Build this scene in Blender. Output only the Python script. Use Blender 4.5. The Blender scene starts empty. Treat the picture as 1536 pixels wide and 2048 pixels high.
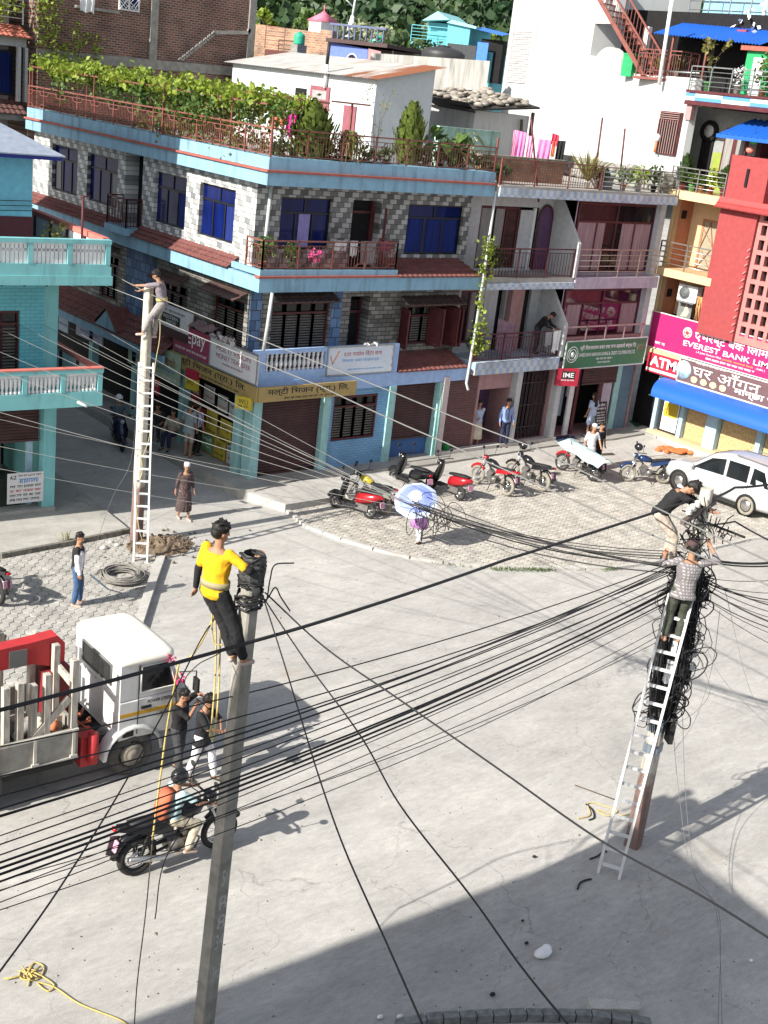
import bpy, bmesh, math, random
from mathutils import Vector as V, Matrix as M4
R = random.Random(7)
SC = bpy.context.scene
COL = SC.collection
PI = math.pi
# ---------------------------------------------------------------- camera
HC = 11.6
CAMP = V((-19.954, -28.321, HC))
AZ = math.radians(48.3); PITCH = math.radians(19.0); ROLL = math.radians(6.86); FPX = 2455.0
FW = V((math.cos(AZ), math.sin(AZ), 0)); RT = V((math.sin(AZ), -math.cos(AZ), 0))
CD = FW * math.cos(PITCH) + V((0, 0, -math.sin(PITCH)))
U0 = RT.cross(CD)
CR = RT * math.cos(ROLL) + U0 * math.sin(ROLL)
CU = U0 * math.cos(ROLL) - RT * math.sin(ROLL)
def ray(x, y):
    return CD + CR * ((x - 768) / FPX) - CU * ((y - 1024) / FPX)
def g(x, y, z=0.0):                      # survey: point of the photo on the horizontal plane z
    v = ray(x, y); return CAMP + v * ((z - HC) / v.z)
def gx(x, y, X):                         # on the vertical plane x = X
    v = ray(x, y); return CAMP + v * ((X - CAMP.x) / v.x)
def gy(x, y, Y):
    v = ray(x, y); return CAMP + v * ((Y - CAMP.y) / v.y)
def gd(x, y, P):                         # same distance along the view as point P
    v = ray(x, y); return CAMP + v * ((V(P) - CAMP).dot(FW) / v.dot(FW))
class Frame:                             # a building's own axes: u along the front, v into it
    def __init__(s, o, az):
        s.o = V(o); s.a = math.radians(az); s.U = V((math.cos(s.a), math.sin(s.a), 0)); s.W = V((-math.sin(s.a), math.cos(s.a), 0))
    def f(s, x, y, v=0.0):               # (u, z) on the plane v
        r = ray(x, y); t = (v - (CAMP - s.o).dot(s.W)) / r.dot(s.W); p = CAMP + r * t - s.o; return p.dot(s.U), p.z
    def s_(s, x, y, u=0.0):              # (v, z) on the plane u
        r = ray(x, y); t = (u - (CAMP - s.o).dot(s.U)) / r.dot(s.U); p = CAMP + r * t - s.o; return p.dot(s.W), p.z
    def w(s, u, v, z): return s.o + s.U * u + s.W * v + V((0, 0, z))
    def l(s, p): p = V(p) - s.o; return V((p.dot(s.U), p.dot(s.W), p.z))
cam = bpy.data.cameras.new('camera'); camo = bpy.data.objects.new('camera', cam); COL.objects.link(camo)
cam.sensor_fit = 'VERTICAL'; cam.sensor_height = 36; cam.lens = 36 * FPX / 2048; cam.clip_start = 0.1; cam.clip_end = 3000
camo.matrix_world = M4(((CR.x, CU.x, -CD.x, CAMP.x), (CR.y, CU.y, -CD.y, CAMP.y), (CR.z, CU.z, -CD.z, CAMP.z), (0, 0, 0, 1)))
SC.camera = camo
# ---------------------------------------------------------------- light
SUN_EL = math.radians(32.5); SUN_AZ = math.radians(181.5)      # direction to the sun, from +X
wd = bpy.data.worlds.new('World'); SC.world = wd; wd.use_nodes = True
nt = wd.node_tree; bg = nt.nodes['Background']
sky = nt.nodes.new('ShaderNodeTexSky'); sky.sky_type = 'NISHITA'; sky.sun_disc = False
sky.sun_elevation = SUN_EL; sky.sun_rotation = PI / 2 - SUN_AZ; sky.air_density = 1.0; sky.dust_density = 1.2
hs = nt.nodes.new('ShaderNodeHueSaturation'); hs.inputs['Saturation'].default_value = .5; nt.links.new(sky.outputs[0], hs.inputs['Color']); nt.links.new(hs.outputs[0], bg.inputs[0]); bg.inputs[1].default_value = 0.1
sd = V((math.cos(SUN_EL) * math.cos(SUN_AZ), math.cos(SUN_EL) * math.sin(SUN_AZ), math.sin(SUN_EL)))
sl = bpy.data.lights.new('sun', 'SUN'); sl.energy = 4.6; sl.angle = math.radians(0.5); sl.color = (1, 0.95, 0.86)
so = bpy.data.objects.new('sun', sl); COL.objects.link(so); so.location = (-60, 0, 60); so.rotation_euler = sd.to_track_quat('Z', 'Y').to_euler()
SC.view_settings.view_transform = 'Standard'; SC.view_settings.look = 'None'; SC.view_settings.exposure = 0.98; SC.view_settings.gamma = 1
try:
    SC.cycles.max_bounces = 6; SC.cycles.diffuse_bounces = 3; SC.cycles.use_denoising = True
except Exception: pass
# ---------------------------------------------------------------- materials
MATS = {}
def nodes(m): return m.node_tree.nodes, m.node_tree.links
def mat(name, col, rough=0.8, metal=0.0, var=0.12, scale=6.0, bump=0.0, dirt=0.0, dirtcol=(0.06, 0.055, 0.045), detail=6, spec=0.35, stretch=None):
    """painted or worn surface: base colour varied by noise, optional dirt streaks and bump"""
    if name in MATS: return MATS[name]
    m = bpy.data.materials.new(name); m.use_nodes = True; MATS[name] = m
    N, L = nodes(m); b = N['Principled BSDF']
    b.inputs['Roughness'].default_value = rough; b.inputs['Metallic'].default_value = metal; b.inputs['Specular IOR Level'].default_value = spec
    tc = N.new('ShaderNodeTexCoord'); mp = N.new('ShaderNodeMapping'); L.new(tc.outputs['Object'], mp.inputs[0])
    if stretch: mp.inputs['Scale'].default_value = stretch
    no = N.new('ShaderNodeTexNoise'); no.inputs['Scale'].default_value = scale; no.inputs['Detail'].default_value = detail; L.new(mp.outputs[0], no.inputs[0])
    cr = N.new('ShaderNodeMapRange'); cr.inputs[1].default_value = 0.3; cr.inputs[2].default_value = 0.7
    cr.inputs[3].default_value = 1 - var; cr.inputs[4].default_value = 1 + var * 0.7; L.new(no.outputs[0], cr.inputs[0])
    mx = N.new('ShaderNodeVectorMath'); mx.operation = 'SCALE'; mx.inputs[0].default_value = col[:3]; L.new(cr.outputs[0], mx.inputs['Scale'])
    out = mx.outputs[0]
    if dirt > 0:
        n2 = N.new('ShaderNodeTexNoise'); n2.inputs['Scale'].default_value = 1.1; n2.inputs['Detail'].default_value = 9; n2.inputs['Roughness'].default_value = 0.65
        mp2 = N.new('ShaderNodeMapping'); mp2.inputs['Scale'].default_value = (3.6, 3.6, 0.42); L.new(tc.outputs['Object'], mp2.inputs[0]); L.new(mp2.outputs[0], n2.inputs[0])
        r2 = N.new('ShaderNodeMapRange'); r2.inputs[1].default_value = 0.5; r2.inputs[2].default_value = 0.72; r2.inputs[4].default_value = dirt; L.new(n2.outputs[0], r2.inputs[0])
        mm = N.new('ShaderNodeMix'); mm.data_type = 'RGBA'; mm.inputs['B'].default_value = (*dirtcol, 1); L.new(r2.outputs[0], mm.inputs['Factor']); L.new(out, mm.inputs['A']); out = mm.outputs['Result']
    L.new(out, b.inputs['Base Color'])
    if bump > 0:
        bp = N.new('ShaderNodeBump'); bp.inputs['Strength'].default_value = bump; bp.inputs['Distance'].default_value = 0.02
        L.new(no.outputs[0], bp.inputs['Height']); L.new(bp.outputs[0], b.inputs['Normal'])
    return m
def bricks(name, c1, c2, mortar, w=0.3, h=0.15, axes='xz', msize=0.012, bias=0.0, offset=0.5, rough=0.75, dirt=0.25, bump=0.3, alt=None):
    if name in MATS: return MATS[name]
    m = bpy.data.materials.new(name); m.use_nodes = True; MATS[name] = m
    N, L = nodes(m); b = N['Principled BSDF']; b.inputs['Roughness'].default_value = rough; b.inputs['Specular IOR Level'].default_value = 0.3
    tc = N.new('ShaderNodeTexCoord'); sp = N.new('ShaderNodeSeparateXYZ'); cb = N.new('ShaderNodeCombineXYZ'); L.new(tc.outputs['Object'], sp.inputs[0])
    if axes == 'sum':                                  # runs on round the corner of a wall
        ad = N.new('ShaderNodeMath'); L.new(sp.outputs[0], ad.inputs[0]); L.new(sp.outputs[1], ad.inputs[1]); L.new(ad.outputs[0], cb.inputs[0]); L.new(sp.outputs[2], cb.inputs[1])
    else:
        L.new(sp.outputs['xyz'.index(axes[0])], cb.inputs[0]); L.new(sp.outputs['xyz'.index(axes[1])], cb.inputs[1])
    br = N.new('ShaderNodeTexBrick'); L.new(cb.outputs[0], br.inputs['Vector'])
    br.inputs['Color1'].default_value = (*c1, 1); br.inputs['Color2'].default_value = (*c2, 1); br.inputs['Mortar'].default_value = (*mortar, 1)
    br.inputs['Scale'].default_value = 1; br.inputs['Brick Width'].default_value = w; br.inputs['Row Height'].default_value = h; br.inputs['Mortar Size'].default_value = msize; br.inputs['Bias'].default_value = bias
    br.offset = offset
    n2 = N.new('ShaderNodeTexNoise'); n2.inputs['Scale'].default_value = 1.3; n2.inputs['Detail'].default_value = 9; L.new(tc.outputs['Object'], n2.inputs[0])
    r2 = N.new('ShaderNodeMapRange'); r2.inputs[1].default_value = 0.42; r2.inputs[2].default_value = 0.75; r2.inputs[3].default_value = 1.08; r2.inputs[4].default_value = 1 - dirt; L.new(n2.outputs[0], r2.inputs[0])
    bo = br.outputs[0]
    if alt:                                            # every second tile pale, stepping diagonally
        def M(op, a, c_=None):
            q = N.new('ShaderNodeMath'); q.operation = op
            for k_, x in ((0, a), (1, c_)):
                if x is None: continue
                if isinstance(x, (int, float)): q.inputs[k_].default_value = x
                else: L.new(x, q.inputs[k_])
            return q.outputs[0]
        s2 = N.new('ShaderNodeSeparateXYZ'); L.new(cb.outputs[0], s2.inputs[0]); row = M('FLOOR', M('DIVIDE', s2.outputs[1], h)); od = M('FLOORED_MODULO', row, 2)
        ix = M('FLOOR', M('DIVIDE', M('ADD', s2.outputs[0], M('MULTIPLY', M('SUBTRACT', 1, od), w * .5)), w)); pr_ = M('FLOORED_MODULO', M('ADD', ix, M('FLOOR', M('DIVIDE', row, 2))), 2)
        ms = N.new('ShaderNodeMix'); ms.data_type = 'RGBA'; ms.inputs['B'].default_value = (*alt, 1); L.new(M('MULTIPLY', pr_, M('SUBTRACT', 1, br.outputs['Fac'])), ms.inputs['Factor']); L.new(br.outputs[0], ms.inputs['A']); bo = ms.outputs['Result']
    sc = N.new('ShaderNodeVectorMath'); sc.operation = 'SCALE'; L.new(bo, sc.inputs[0]); L.new(r2.outputs[0], sc.inputs['Scale'])
    L.new(sc.outputs[0], b.inputs['Base Color'])
    bp = N.new('ShaderNodeBump'); bp.invert = True; bp.inputs['Strength'].default_value = bump; bp.inputs['Distance'].default_value = 0.02; L.new(br.outputs['Fac'], bp.inputs['Height']); L.new(bp.outputs[0], b.inputs['Normal'])
    return m
def leafmat(name, c1, c2, scale=9.0, trans=0.35):
    if name in MATS: return MATS[name]
    m = bpy.data.materials.new(name); m.use_nodes = True; MATS[name] = m
    N, L = nodes(m); b = N['Principled BSDF']; b.inputs['Roughness'].default_value = 0.55
    tc = N.new('ShaderNodeTexCoord'); no = N.new('ShaderNodeTexNoise'); no.inputs['Scale'].default_value = scale; no.inputs['Detail'].default_value = 3; L.new(tc.outputs['Object'], no.inputs[0])
    cr = N.new('ShaderNodeValToRGB'); cr.color_ramp.elements[0].color = (*c1, 1); cr.color_ramp.elements[1].color = (*c2, 1); cr.color_ramp.elements[0].position = 0.35; cr.color_ramp.elements[1].position = 0.65
    L.new(no.outputs[0], cr.inputs[0]); L.new(cr.outputs[0], b.inputs['Base Color'])
    tr = N.new('ShaderNodeBsdfTranslucent'); L.new(cr.outputs[0], tr.inputs[0]); ms = N.new('ShaderNodeMixShader'); ms.inputs[0].default_value = trans
    L.new(b.outputs[0], ms.inputs[1]); L.new(tr.outputs[0], ms.inputs[2]); L.new(ms.outputs[0], N['Material Output'].inputs[0])
    return m
def glassmat(name, col, rough=0.06, var=0.4, scale=3.0, stretch=(1, 1, 0.2)):
    m = mat(name, col, rough=rough, var=var, scale=scale, spec=0.6, stretch=stretch, detail=2); return m
# ---------------------------------------------------------------- mesh builder
class MB:
    def __init__(s): s.v = []; s.f = []; s.mi = []; s.sm = []; s.cur = 0; s.smooth = False; s.mats = []
    def m(s, material):
        if material not in s.mats: s.mats.append(material)
        s.cur = s.mats.index(material); return s
    def add(s, vs, fs, smooth=None):
        n = len(s.v); s.v += [tuple(v) for v in vs]
        for f in fs: s.f.append([n + i for i in f]); s.mi.append(s.cur); s.sm.append(s.smooth if smooth is None else smooth)
        return s
    def quad(s, a, b, c, d): return s.add([a, b, c, d], [(0, 1, 2, 3)])
    def poly(s, pts): return s.add(pts, [tuple(range(len(pts)))])
    def box(s, x0, x1, y0, y1, z0, z1):
        return s.add([(x0, y0, z0), (x1, y0, z0), (x1, y1, z0), (x0, y1, z0), (x0, y0, z1), (x1, y0, z1), (x1, y1, z1), (x0, y1, z1)],
                     [(0, 3, 2, 1), (4, 5, 6, 7), (0, 1, 5, 4), (1, 2, 6, 5), (2, 3, 7, 6), (3, 0, 4, 7)])
    def cbox(s, c, X, Y, Z):             # centre, half-axis vectors
        c = V(c); X = V(X); Y = V(Y); Z = V(Z); o = []
        for k in (-1, 1):
            for i, j in ((-1, -1), (1, -1), (1, 1), (-1, 1)): o.append(c + X * i + Y * j + Z * k)
        return s.add(o, [(0, 3, 2, 1), (4, 5, 6, 7), (0, 1, 5, 4), (1, 2, 6, 5), (2, 3, 7, 6), (3, 0, 4, 7)])
    def bar(s, a, b, w=0.02, h=None, up=(0, 0, 1)):   # rectangular bar from a to b
        a = V(a); b = V(b); d = b - a; L = d.length
        if L < 1e-6: return s
        d = d / L; up = V(up)
        if abs(d.dot(up)) > 0.97: up = V((1, 0, 0)) if abs(d.x) < 0.9 else V((0, 1, 0))
        x = d.cross(up).normalized(); y = x.cross(d); h = w if h is None else h
        return s.cbox((a + b) / 2, x * (w / 2), d * (L / 2), y * (h / 2))
    def tube(s, pts, r, n=8, cap=True, closed=False):
        pts = [V(p) for p in pts]; k = len(pts); rs = r if isinstance(r, (list, tuple)) else [r] * k
        vs = []; fs = []; prev = None
        for i, p in enumerate(pts):
            if closed: t = pts[(i + 1) % k] - pts[i - 1]
            else: t = pts[min(i + 1, k - 1)] - pts[max(i - 1, 0)]
            if t.length < 1e-9: t = V((0, 0, 1))
            t.normalize()
            if prev is None: x = t.orthogonal().normalized()
            else:
                x = prev - t * prev.dot(t)
                x = x.normalized() if x.length > 1e-6 else t.orthogonal().normalized()
            prev = x; y = t.cross(x)
            for j in range(n):
                a = 2 * PI * j / n; vs.append(p + x * (math.cos(a) * rs[i]) + y * (math.sin(a) * rs[i]))
        m = k if closed else k - 1
        for i in range(m):
            i2 = (i + 1) % k
            for j in range(n): fs.append((i * n + j, i * n + (j + 1) % n, i2 * n + (j + 1) % n, i2 * n + j))
        if cap and not closed: fs.append(tuple(range(n - 1, -1, -1))); fs.append(tuple((k - 1) * n + j for j in range(n)))
        return s.add(vs, fs, True)
    def loft(s, rings, cap=True, closed_ring=True, smooth=True):
        n = len(rings[0]); vs = [p for r in rings for p in r]; fs = []
        for i in range(len(rings) - 1):
            for j in range(n if closed_ring else n - 1): fs.append((i * n + j, i * n + (j + 1) % n, (i + 1) * n + (j + 1) % n, (i + 1) * n + j))
        if cap: fs.append(tuple(range(n - 1, -1, -1))); fs.append(tuple((len(rings) - 1) * n + j for j in range(n)))
        return s.add(vs, fs, smooth)
    def lathe(s, prof, c=(0, 0, 0), n=16, axis=(0, 0, 1), cap=True):   # prof: (radius, height) along the axis
        c = V(c); ax = V(axis).normalized(); x = ax.orthogonal().normalized(); y = ax.cross(x)
        return s.loft([[c + ax * h + x * (r * math.cos(2 * PI * j / n)) + y * (r * math.sin(2 * PI * j / n)) for j in range(n)] for r, h in prof], cap)
    def ell(s, c, rx, ry=None, rz=None, n=10, m=7, rot=None):
        ry = rx if ry is None else ry; rz = rx if rz is None else rz; c = V(c); rings = []
        for i in range(m + 1):
            a = -PI / 2 + PI * (i + (0.04 if i == 0 else -0.04 if i == m else 0)) / m; ring = []
            for j in range(n):
                p = V((rx * math.cos(a) * math.cos(2 * PI * j / n), ry * math.cos(a) * math.sin(2 * PI * j / n), rz * math.sin(a)))
                ring.append(c + (rot @ p if rot else p))
            rings.append(ring)
        return s.loft(rings)
    def prism(s, poly, a, b):            # poly of points, extruded by vector a->b offsets
        a = V(a); b = V(b); n = len(poly); vs = [V(p) + a for p in poly] + [V(p) + b for p in poly]
        fs = [tuple(range(n - 1, -1, -1)), tuple(range(n, 2 * n))] + [(i, (i + 1) % n, n + (i + 1) % n, n + i) for i in range(n)]
        return s.add(vs, fs)
    def torus(s, c, R_, r, axis=(0, 0, 1), n=24, k=8):
        c = V(c); ax = V(axis).normalized(); x = ax.orthogonal().normalized(); y = ax.cross(x)
        return s.tube([c + x * (R_ * math.cos(2 * PI * i / n)) + y * (R_ * math.sin(2 * PI * i / n)) for i in range(n)], r, k, closed=True)
    def leaf(s, c, sz, rnd, drop=0.0):
        d = V((rnd.gauss(0, 1), rnd.gauss(0, 1), rnd.gauss(0, 1) - drop)).normalized(); e = d.orthogonal().normalized(); q = d.cross(e); a = rnd.uniform(0, 6.28)
        x = e * math.cos(a) + q * math.sin(a); c = V(c); w = sz * 0.36
        return s.add([c - d * sz * 0.5, c + x * w - d * sz * .05, c + d * sz * 0.55, c - x * w - d * sz * .05], [(0, 1, 2, 3)])
    def each(s, name, material, parent):     # every loose box of this builder as a part of its own
        for i in range(0, len(s.v), 8):
            b = MB(); b.add(s.v[i:i + 8], [(0, 3, 2, 1), (4, 5, 6, 7), (0, 1, 5, 4), (1, 2, 6, 5), (2, 3, 7, 6), (3, 0, 4, 7)]); b.build(name, material, parent)
    def build(s, name, material=None, parent=None, label=None, world=False, kind=None):
        """ONE mesh object; verts are in the parent's axes unless world=True"""
        me = bpy.data.meshes.new(name); vs = s.v
        if world and parent is not None:
            inv = WM[parent.name].inverted(); vs = [inv @ V(v) for v in vs]
        me.from_pydata([tuple(v) for v in vs], [], s.f)
        ml = s.mats if s.mats else [material]
        for x in ml: me.materials.append(x)
        if s.mats: me.polygons.foreach_set('material_index', s.mi)
        me.polygons.foreach_set('use_smooth', s.sm); me.update()
        o = bpy.data.objects.new(name, me); COL.objects.link(o)
        if parent is not None: o.parent = parent; WM[o.name] = WM[parent.name]
        else: WM[o.name] = M4.Identity(4)
        if label: o['label'] = label
        if kind: o['kind'] = kind
        return o
WM = {}; SOFT = []; SOFTM = []
def thing(name, label, cat, loc=(0, 0, 0), rz=0.0, group=None, rot=None):
    o = bpy.data.objects.new(name, None); COL.objects.link(o); o.empty_display_size = 0.1; o.location = loc; o.rotation_euler = rot if rot else (0, 0, rz)
    from mathutils import Euler
    WM[o.name] = M4.Translation(V(loc)) @ Euler(rot if rot else (0, 0, rz)).to_matrix().to_4x4()
    tag(o, label, cat, group); return o
def tag(o, label, cat, group=None):
    o['label'] = label; o['category'] = cat
    if group: o['group'] = group
    return o
def struct(name, mb, m): return mb.build(name, m, kind='structure')
def dup(root, loc, rz=0.0, label=None, group=None):
    r = root.copy(); COL.objects.link(r); r.location = loc; r.rotation_euler = (0, 0, rz)
    if label: r['label'] = label
    if group: r['group'] = group
    for ch in list(root.children):
        c = ch.copy(); COL.objects.link(c); c.parent = r
        for q in list(ch.children): d = q.copy(); COL.objects.link(d); d.parent = c
    return r
# ---------------------------------------------------------------- lettering (meshes of the built-in fonts)
def text(s, parent, O, X, Z, w, h, material, name='lettering', shear=0.0, bold=0.0):
    """lettering fitted in the box w x h: O lower-left, X along, Z up (unit vectors in the parent's axes)"""
    c = bpy.data.curves.new('t', 'FONT'); c.body = s; c.size = 1; c.shear = shear; c.offset = bold
    o = bpy.data.objects.new('t', c); COL.objects.link(o)
    bpy.context.view_layer.update()
    src = bpy.data.meshes.new_from_object(o.evaluated_get(bpy.context.evaluated_depsgraph_get()))
    bpy.data.objects.remove(o); bpy.data.curves.remove(c)
    P = [v.co.copy() for v in src.vertices]; F = [list(p.vertices) for p in src.polygons]; bpy.data.meshes.remove(src)
    if not P: return None
    par = list(range(len(P)))
    def fd(i):
        while par[i] != i: par[i] = par[par[i]]; i = par[i]
        return i
    for f in F:
        for j in f[1:]: par[fd(j)] = fd(f[0])
    ids = {}
    x0 = min(p.x for p in P); x1 = max(p.x for p in P); y0 = min(p.y for p in P); y1 = max(p.y for p in P)
    O = V(O); X = V(X); Z = V(Z); Nn = X.cross(Z); mb = MB(); vs = []
    for i, p in enumerate(P):
        k = ids.setdefault(fd(i), len(ids)) % 4
        vs.append(O + X * ((p.x - x0) / max(x1 - x0, 1e-6) * w) + Z * ((p.y - y0) / max(y1 - y0, 1e-6) * h) + Nn * (0.0008 * k))
    mb.add(vs, F); return mb.build(name, material, parent)
def scribble(parent, O, X, Z, w, h, material, rnd, name='small_lettering', words=4):
    """a line of print too small to read in the photo: short strokes hung from a head line"""
    mb = MB(); O = V(O); X = V(X); Z = V(Z); x = 0.0
    while x < w - 0.02:
        ww = min(w - x, h * rnd.uniform(1.6, 4.0)); t = h * 0.16
        mb.quad(O + X * x + Z * (h - t), O + X * (x + ww) + Z * (h - t), O + X * (x + ww) + Z * h, O + X * x + Z * h)
        k = x + h * 0.12
        while k < x + ww - h * 0.2:
            b = rnd.uniform(0, 0.3) * h; tt = h * rnd.uniform(.14, .24)
            mb.quad(O + X * k + Z * b, O + X * (k + tt) + Z * b, O + X * (k + tt) + Z * (h - t), O + X * k + Z * (h - t))
            if rnd.random() < .6: mb.quad(O + X * (k + tt) + Z * (b + h * .3), O + X * (k + tt + h * .2) + Z * (b + h * .3), O + X * (k + tt + h * .2) + Z * (b + h * .3 + t), O + X * (k + tt) + Z * (b + h * .3 + t))
            k += h * rnd.uniform(0.42, 0.62)
        x += ww + h * 0.5
    return mb.build(name, material, parent)
XA = V((1, 0, 0)); YA = V((0, 1, 0)); ZA = V((0, 0, 1))
# ================================================================ GROUND
def concrete(name, col, stain=0.35):
    m = bpy.data.materials.new(name); m.use_nodes = True; MATS[name] = m
    N, L = nodes(m); b = N['Principled BSDF']; b.inputs['Roughness'].default_value = 0.9; b.inputs['Specular IOR Level'].default_value = 0.2
    tc = N.new('ShaderNodeTexCoord'); col_out = None
    fac = []
    for sc, lo, hi, a, bb, det, st in ((0.22, .35, .68, 1.06, 1 - stain * .42, 8, (1, 1.6, 1)), (1.6, .3, .75, 1.06, 1 - stain * .4, 10, (0.5, 1.4, 1)), (9, .3, .7, .86, 1.1, 9, (.6, 1.5, 1)), (60, .35, .65, .84, 1.1, 4, (1, 1, 1))):
        mp = N.new('ShaderNodeMapping'); mp.inputs['Scale'].default_value = st; L.new(tc.outputs['Object'], mp.inputs[0])
        n = N.new('ShaderNodeTexNoise'); n.inputs['Scale'].default_value = sc; n.inputs['Detail'].default_value = det; n.inputs['Roughness'].default_value = .62; n.inputs['Distortion'].default_value = .5; L.new(mp.outputs[0], n.inputs[0])
        r = N.new('ShaderNodeMapRange'); r.inputs[1].default_value = lo; r.inputs[2].default_value = hi; r.inputs[3].default_value = a; r.inputs[4].default_value = bb; L.new(n.outputs[0], r.inputs[0]); fac.append(r.outputs[0]); last = n
    out = fac[0]
    for x in fac[1:]:
        mu = N.new('ShaderNodeMath'); mu.operation = 'MULTIPLY'; L.new(out, mu.inputs[0]); L.new(x, mu.inputs[1]); out = mu.outputs[0]
    sc = N.new('ShaderNodeVectorMath'); sc.operation = 'SCALE'; sc.inputs[0].default_value = col; L.new(out, sc.inputs['Scale'])
    # fine cracks
    vo = N.new('ShaderNodeTexVoronoi'); vo.feature = 'DISTANCE_TO_EDGE'; vo.inputs['Scale'].default_value = .3; nz = N.new('ShaderNodeTexNoise'); nz.inputs['Scale'].default_value = 1.1; nz.inputs['Detail'].default_value = 6
    L.new(tc.outputs['Object'], nz.inputs[0]); va = N.new('ShaderNodeVectorMath'); va.operation = 'MULTIPLY_ADD'; va.inputs[1].default_value = (1.6, 1.6, 0); L.new(nz.outputs['Color'], va.inputs[0]); L.new(tc.outputs['Object'], va.inputs[2]); L.new(va.outputs[0], vo.inputs['Vector'])
    rc_ = N.new('ShaderNodeMapRange'); rc_.inputs[2].default_value = .004; rc_.inputs[3].default_value = .72; rc_.inputs[4].default_value = 1; L.new(vo.outputs['Distance'], rc_.inputs[0]); mu = N.new('ShaderNodeMath'); mu.operation = 'MULTIPLY'; L.new(out, mu.inputs[0]); L.new(rc_.outputs[0], mu.inputs[1]); L.new(mu.outputs[0], sc.inputs['Scale'])
    n = N.new('ShaderNodeTexNoise'); n.inputs['Scale'].default_value = .55; n.inputs['Detail'].default_value = 7; L.new(tc.outputs['Object'], n.inputs[0])
    r = N.new('ShaderNodeMapRange'); r.inputs[1].default_value = .66; r.inputs[2].default_value = .8; r.inputs[4].default_value = .45; L.new(n.outputs[0], r.inputs[0])
    mx = N.new('ShaderNodeMix'); mx.data_type = 'RGBA'; mx.inputs['B'].default_value = (.33, .235, .15, 1); L.new(r.outputs[0], mx.inputs['Factor']); L.new(sc.outputs[0], mx.inputs['A']); L.new(mx.outputs['Result'], b.inputs['Base Color'])
    bp = N.new('ShaderNodeBump'); bp.inputs['Strength'].default_value = .25; bp.inputs['Distance'].default_value = .01; L.new(last.outputs[0], bp.inputs['Height']); L.new(bp.outputs[0], b.inputs['Normal'])
    return m
M_ROAD = concrete('road_concrete', (.45, .435, .41), .48); M_WALK = concrete('walk_concrete', (.40, .385, .355), .6); M_SLAB = concrete('slab_concrete', (.5, .48, .45), .45)
M_PAVER = mat('paver_stone', (.41, .385, .345), .9, var=.3, scale=2.4, bump=.25, dirt=.35, dirtcol=(.2, .185, .155))
M_PAVER2 = mat('paver_stone_grey', (.36, .345, .32), .9, var=.3, scale=2.4, bump=.25, dirt=.35, dirtcol=(.2, .185, .155))
M_JOINT = mat('joint_sand', (.17, .155, .13), .95, var=.3, scale=9)
M_EARTH = mat('earth', (.17, .125, .085), .95, var=.4, scale=7, bump=.6)
def xy(p): return (p.x, p.y)
def inpoly(x, y, P):
    c = False; j = len(P) - 1
    for i in range(len(P)):
        xi, yi = P[i][:2]; xj, yj = P[j][:2]
        if (yi > y) != (yj > y) and x < (xj - xi) * (y - yi) / (yj - yi) + xi: c = not c
        j = i
    return c
mb = MB()
n = 24; ext = 260
for i in range(n):
    for j in range(n):
        x0 = -150 + i * 520 / n; y0 = -150 + j * 520 / n
        mb.quad((x0, y0, 0), (x0 + 520 / n, y0, 0), (x0 + 520 / n, y0 + 520 / n, 0), (x0, y0 + 520 / n, 0))
struct('road', mb, M_ROAD)
def hexes(poly, z, s, rnd, mb, step_rot=0.0):
    xs = [p[0] for p in poly]; ys = [p[1] for p in poly]; w = s * math.sqrt(3); ca, sa = math.cos(step_rot), math.sin(step_rot)
    cx, cy = sum(xs) / len(xs), sum(ys) / len(ys); ext = max(max(xs) - min(xs), max(ys) - min(ys)); nj = int(ext / (1.5 * s)) + 2; ni = int(ext / w) + 2
    for j in range(-nj, nj):
        for i in range(-ni, ni):
            px = i * w + (w / 2 if j % 2 else 0); py = j * 1.5 * s; x = cx + px * ca - py * sa; y = cy + px * sa + py * ca
            if not inpoly(x, y, poly): continue
            zz = z + rnd.uniform(-.004, .004); tx, ty = rnd.gauss(0, .012), rnd.gauss(0, .012); a = []; b = []
            for k in range(6):
                an = PI / 6 + k * PI / 3 + step_rot; c_, s_ = math.cos(an), math.sin(an)
                for rr, dz, lst in ((s * .965, -.02, a), (s * .9, 0, b)): lst.append((x + c_ * rr, y + s_ * rr, zz + dz + (c_ * tx + s_ * ty) * s))
            mb.add(a + b, [tuple(range(6, 12))] + [(k, (k + 1) % 6, 6 + (k + 1) % 6, 6 + k) for k in range(6)])
def sheet(poly, z): return MB().poly([(p[0], p[1], z) for p in poly])
plaza = [xy(g(*p)) for p in ((575, 1024), (613, 1055), (683, 1081), (747, 1100), (820, 1117), (886, 1127), (971, 1135), (1110, 1140), (1228, 1138), (1300, 1128), (1375, 1110), (1500, 1080))] + [(24, -12.5), (24, -1.2), (8, -1.2), (2, -1.6)]
struct('plaza_bedding', sheet(plaza, .012), M_JOINT)
mb = MB(); hexes(plaza, .03, .125, R, mb, .1); struct('plaza_paving', mb, M_PAVER)
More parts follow.
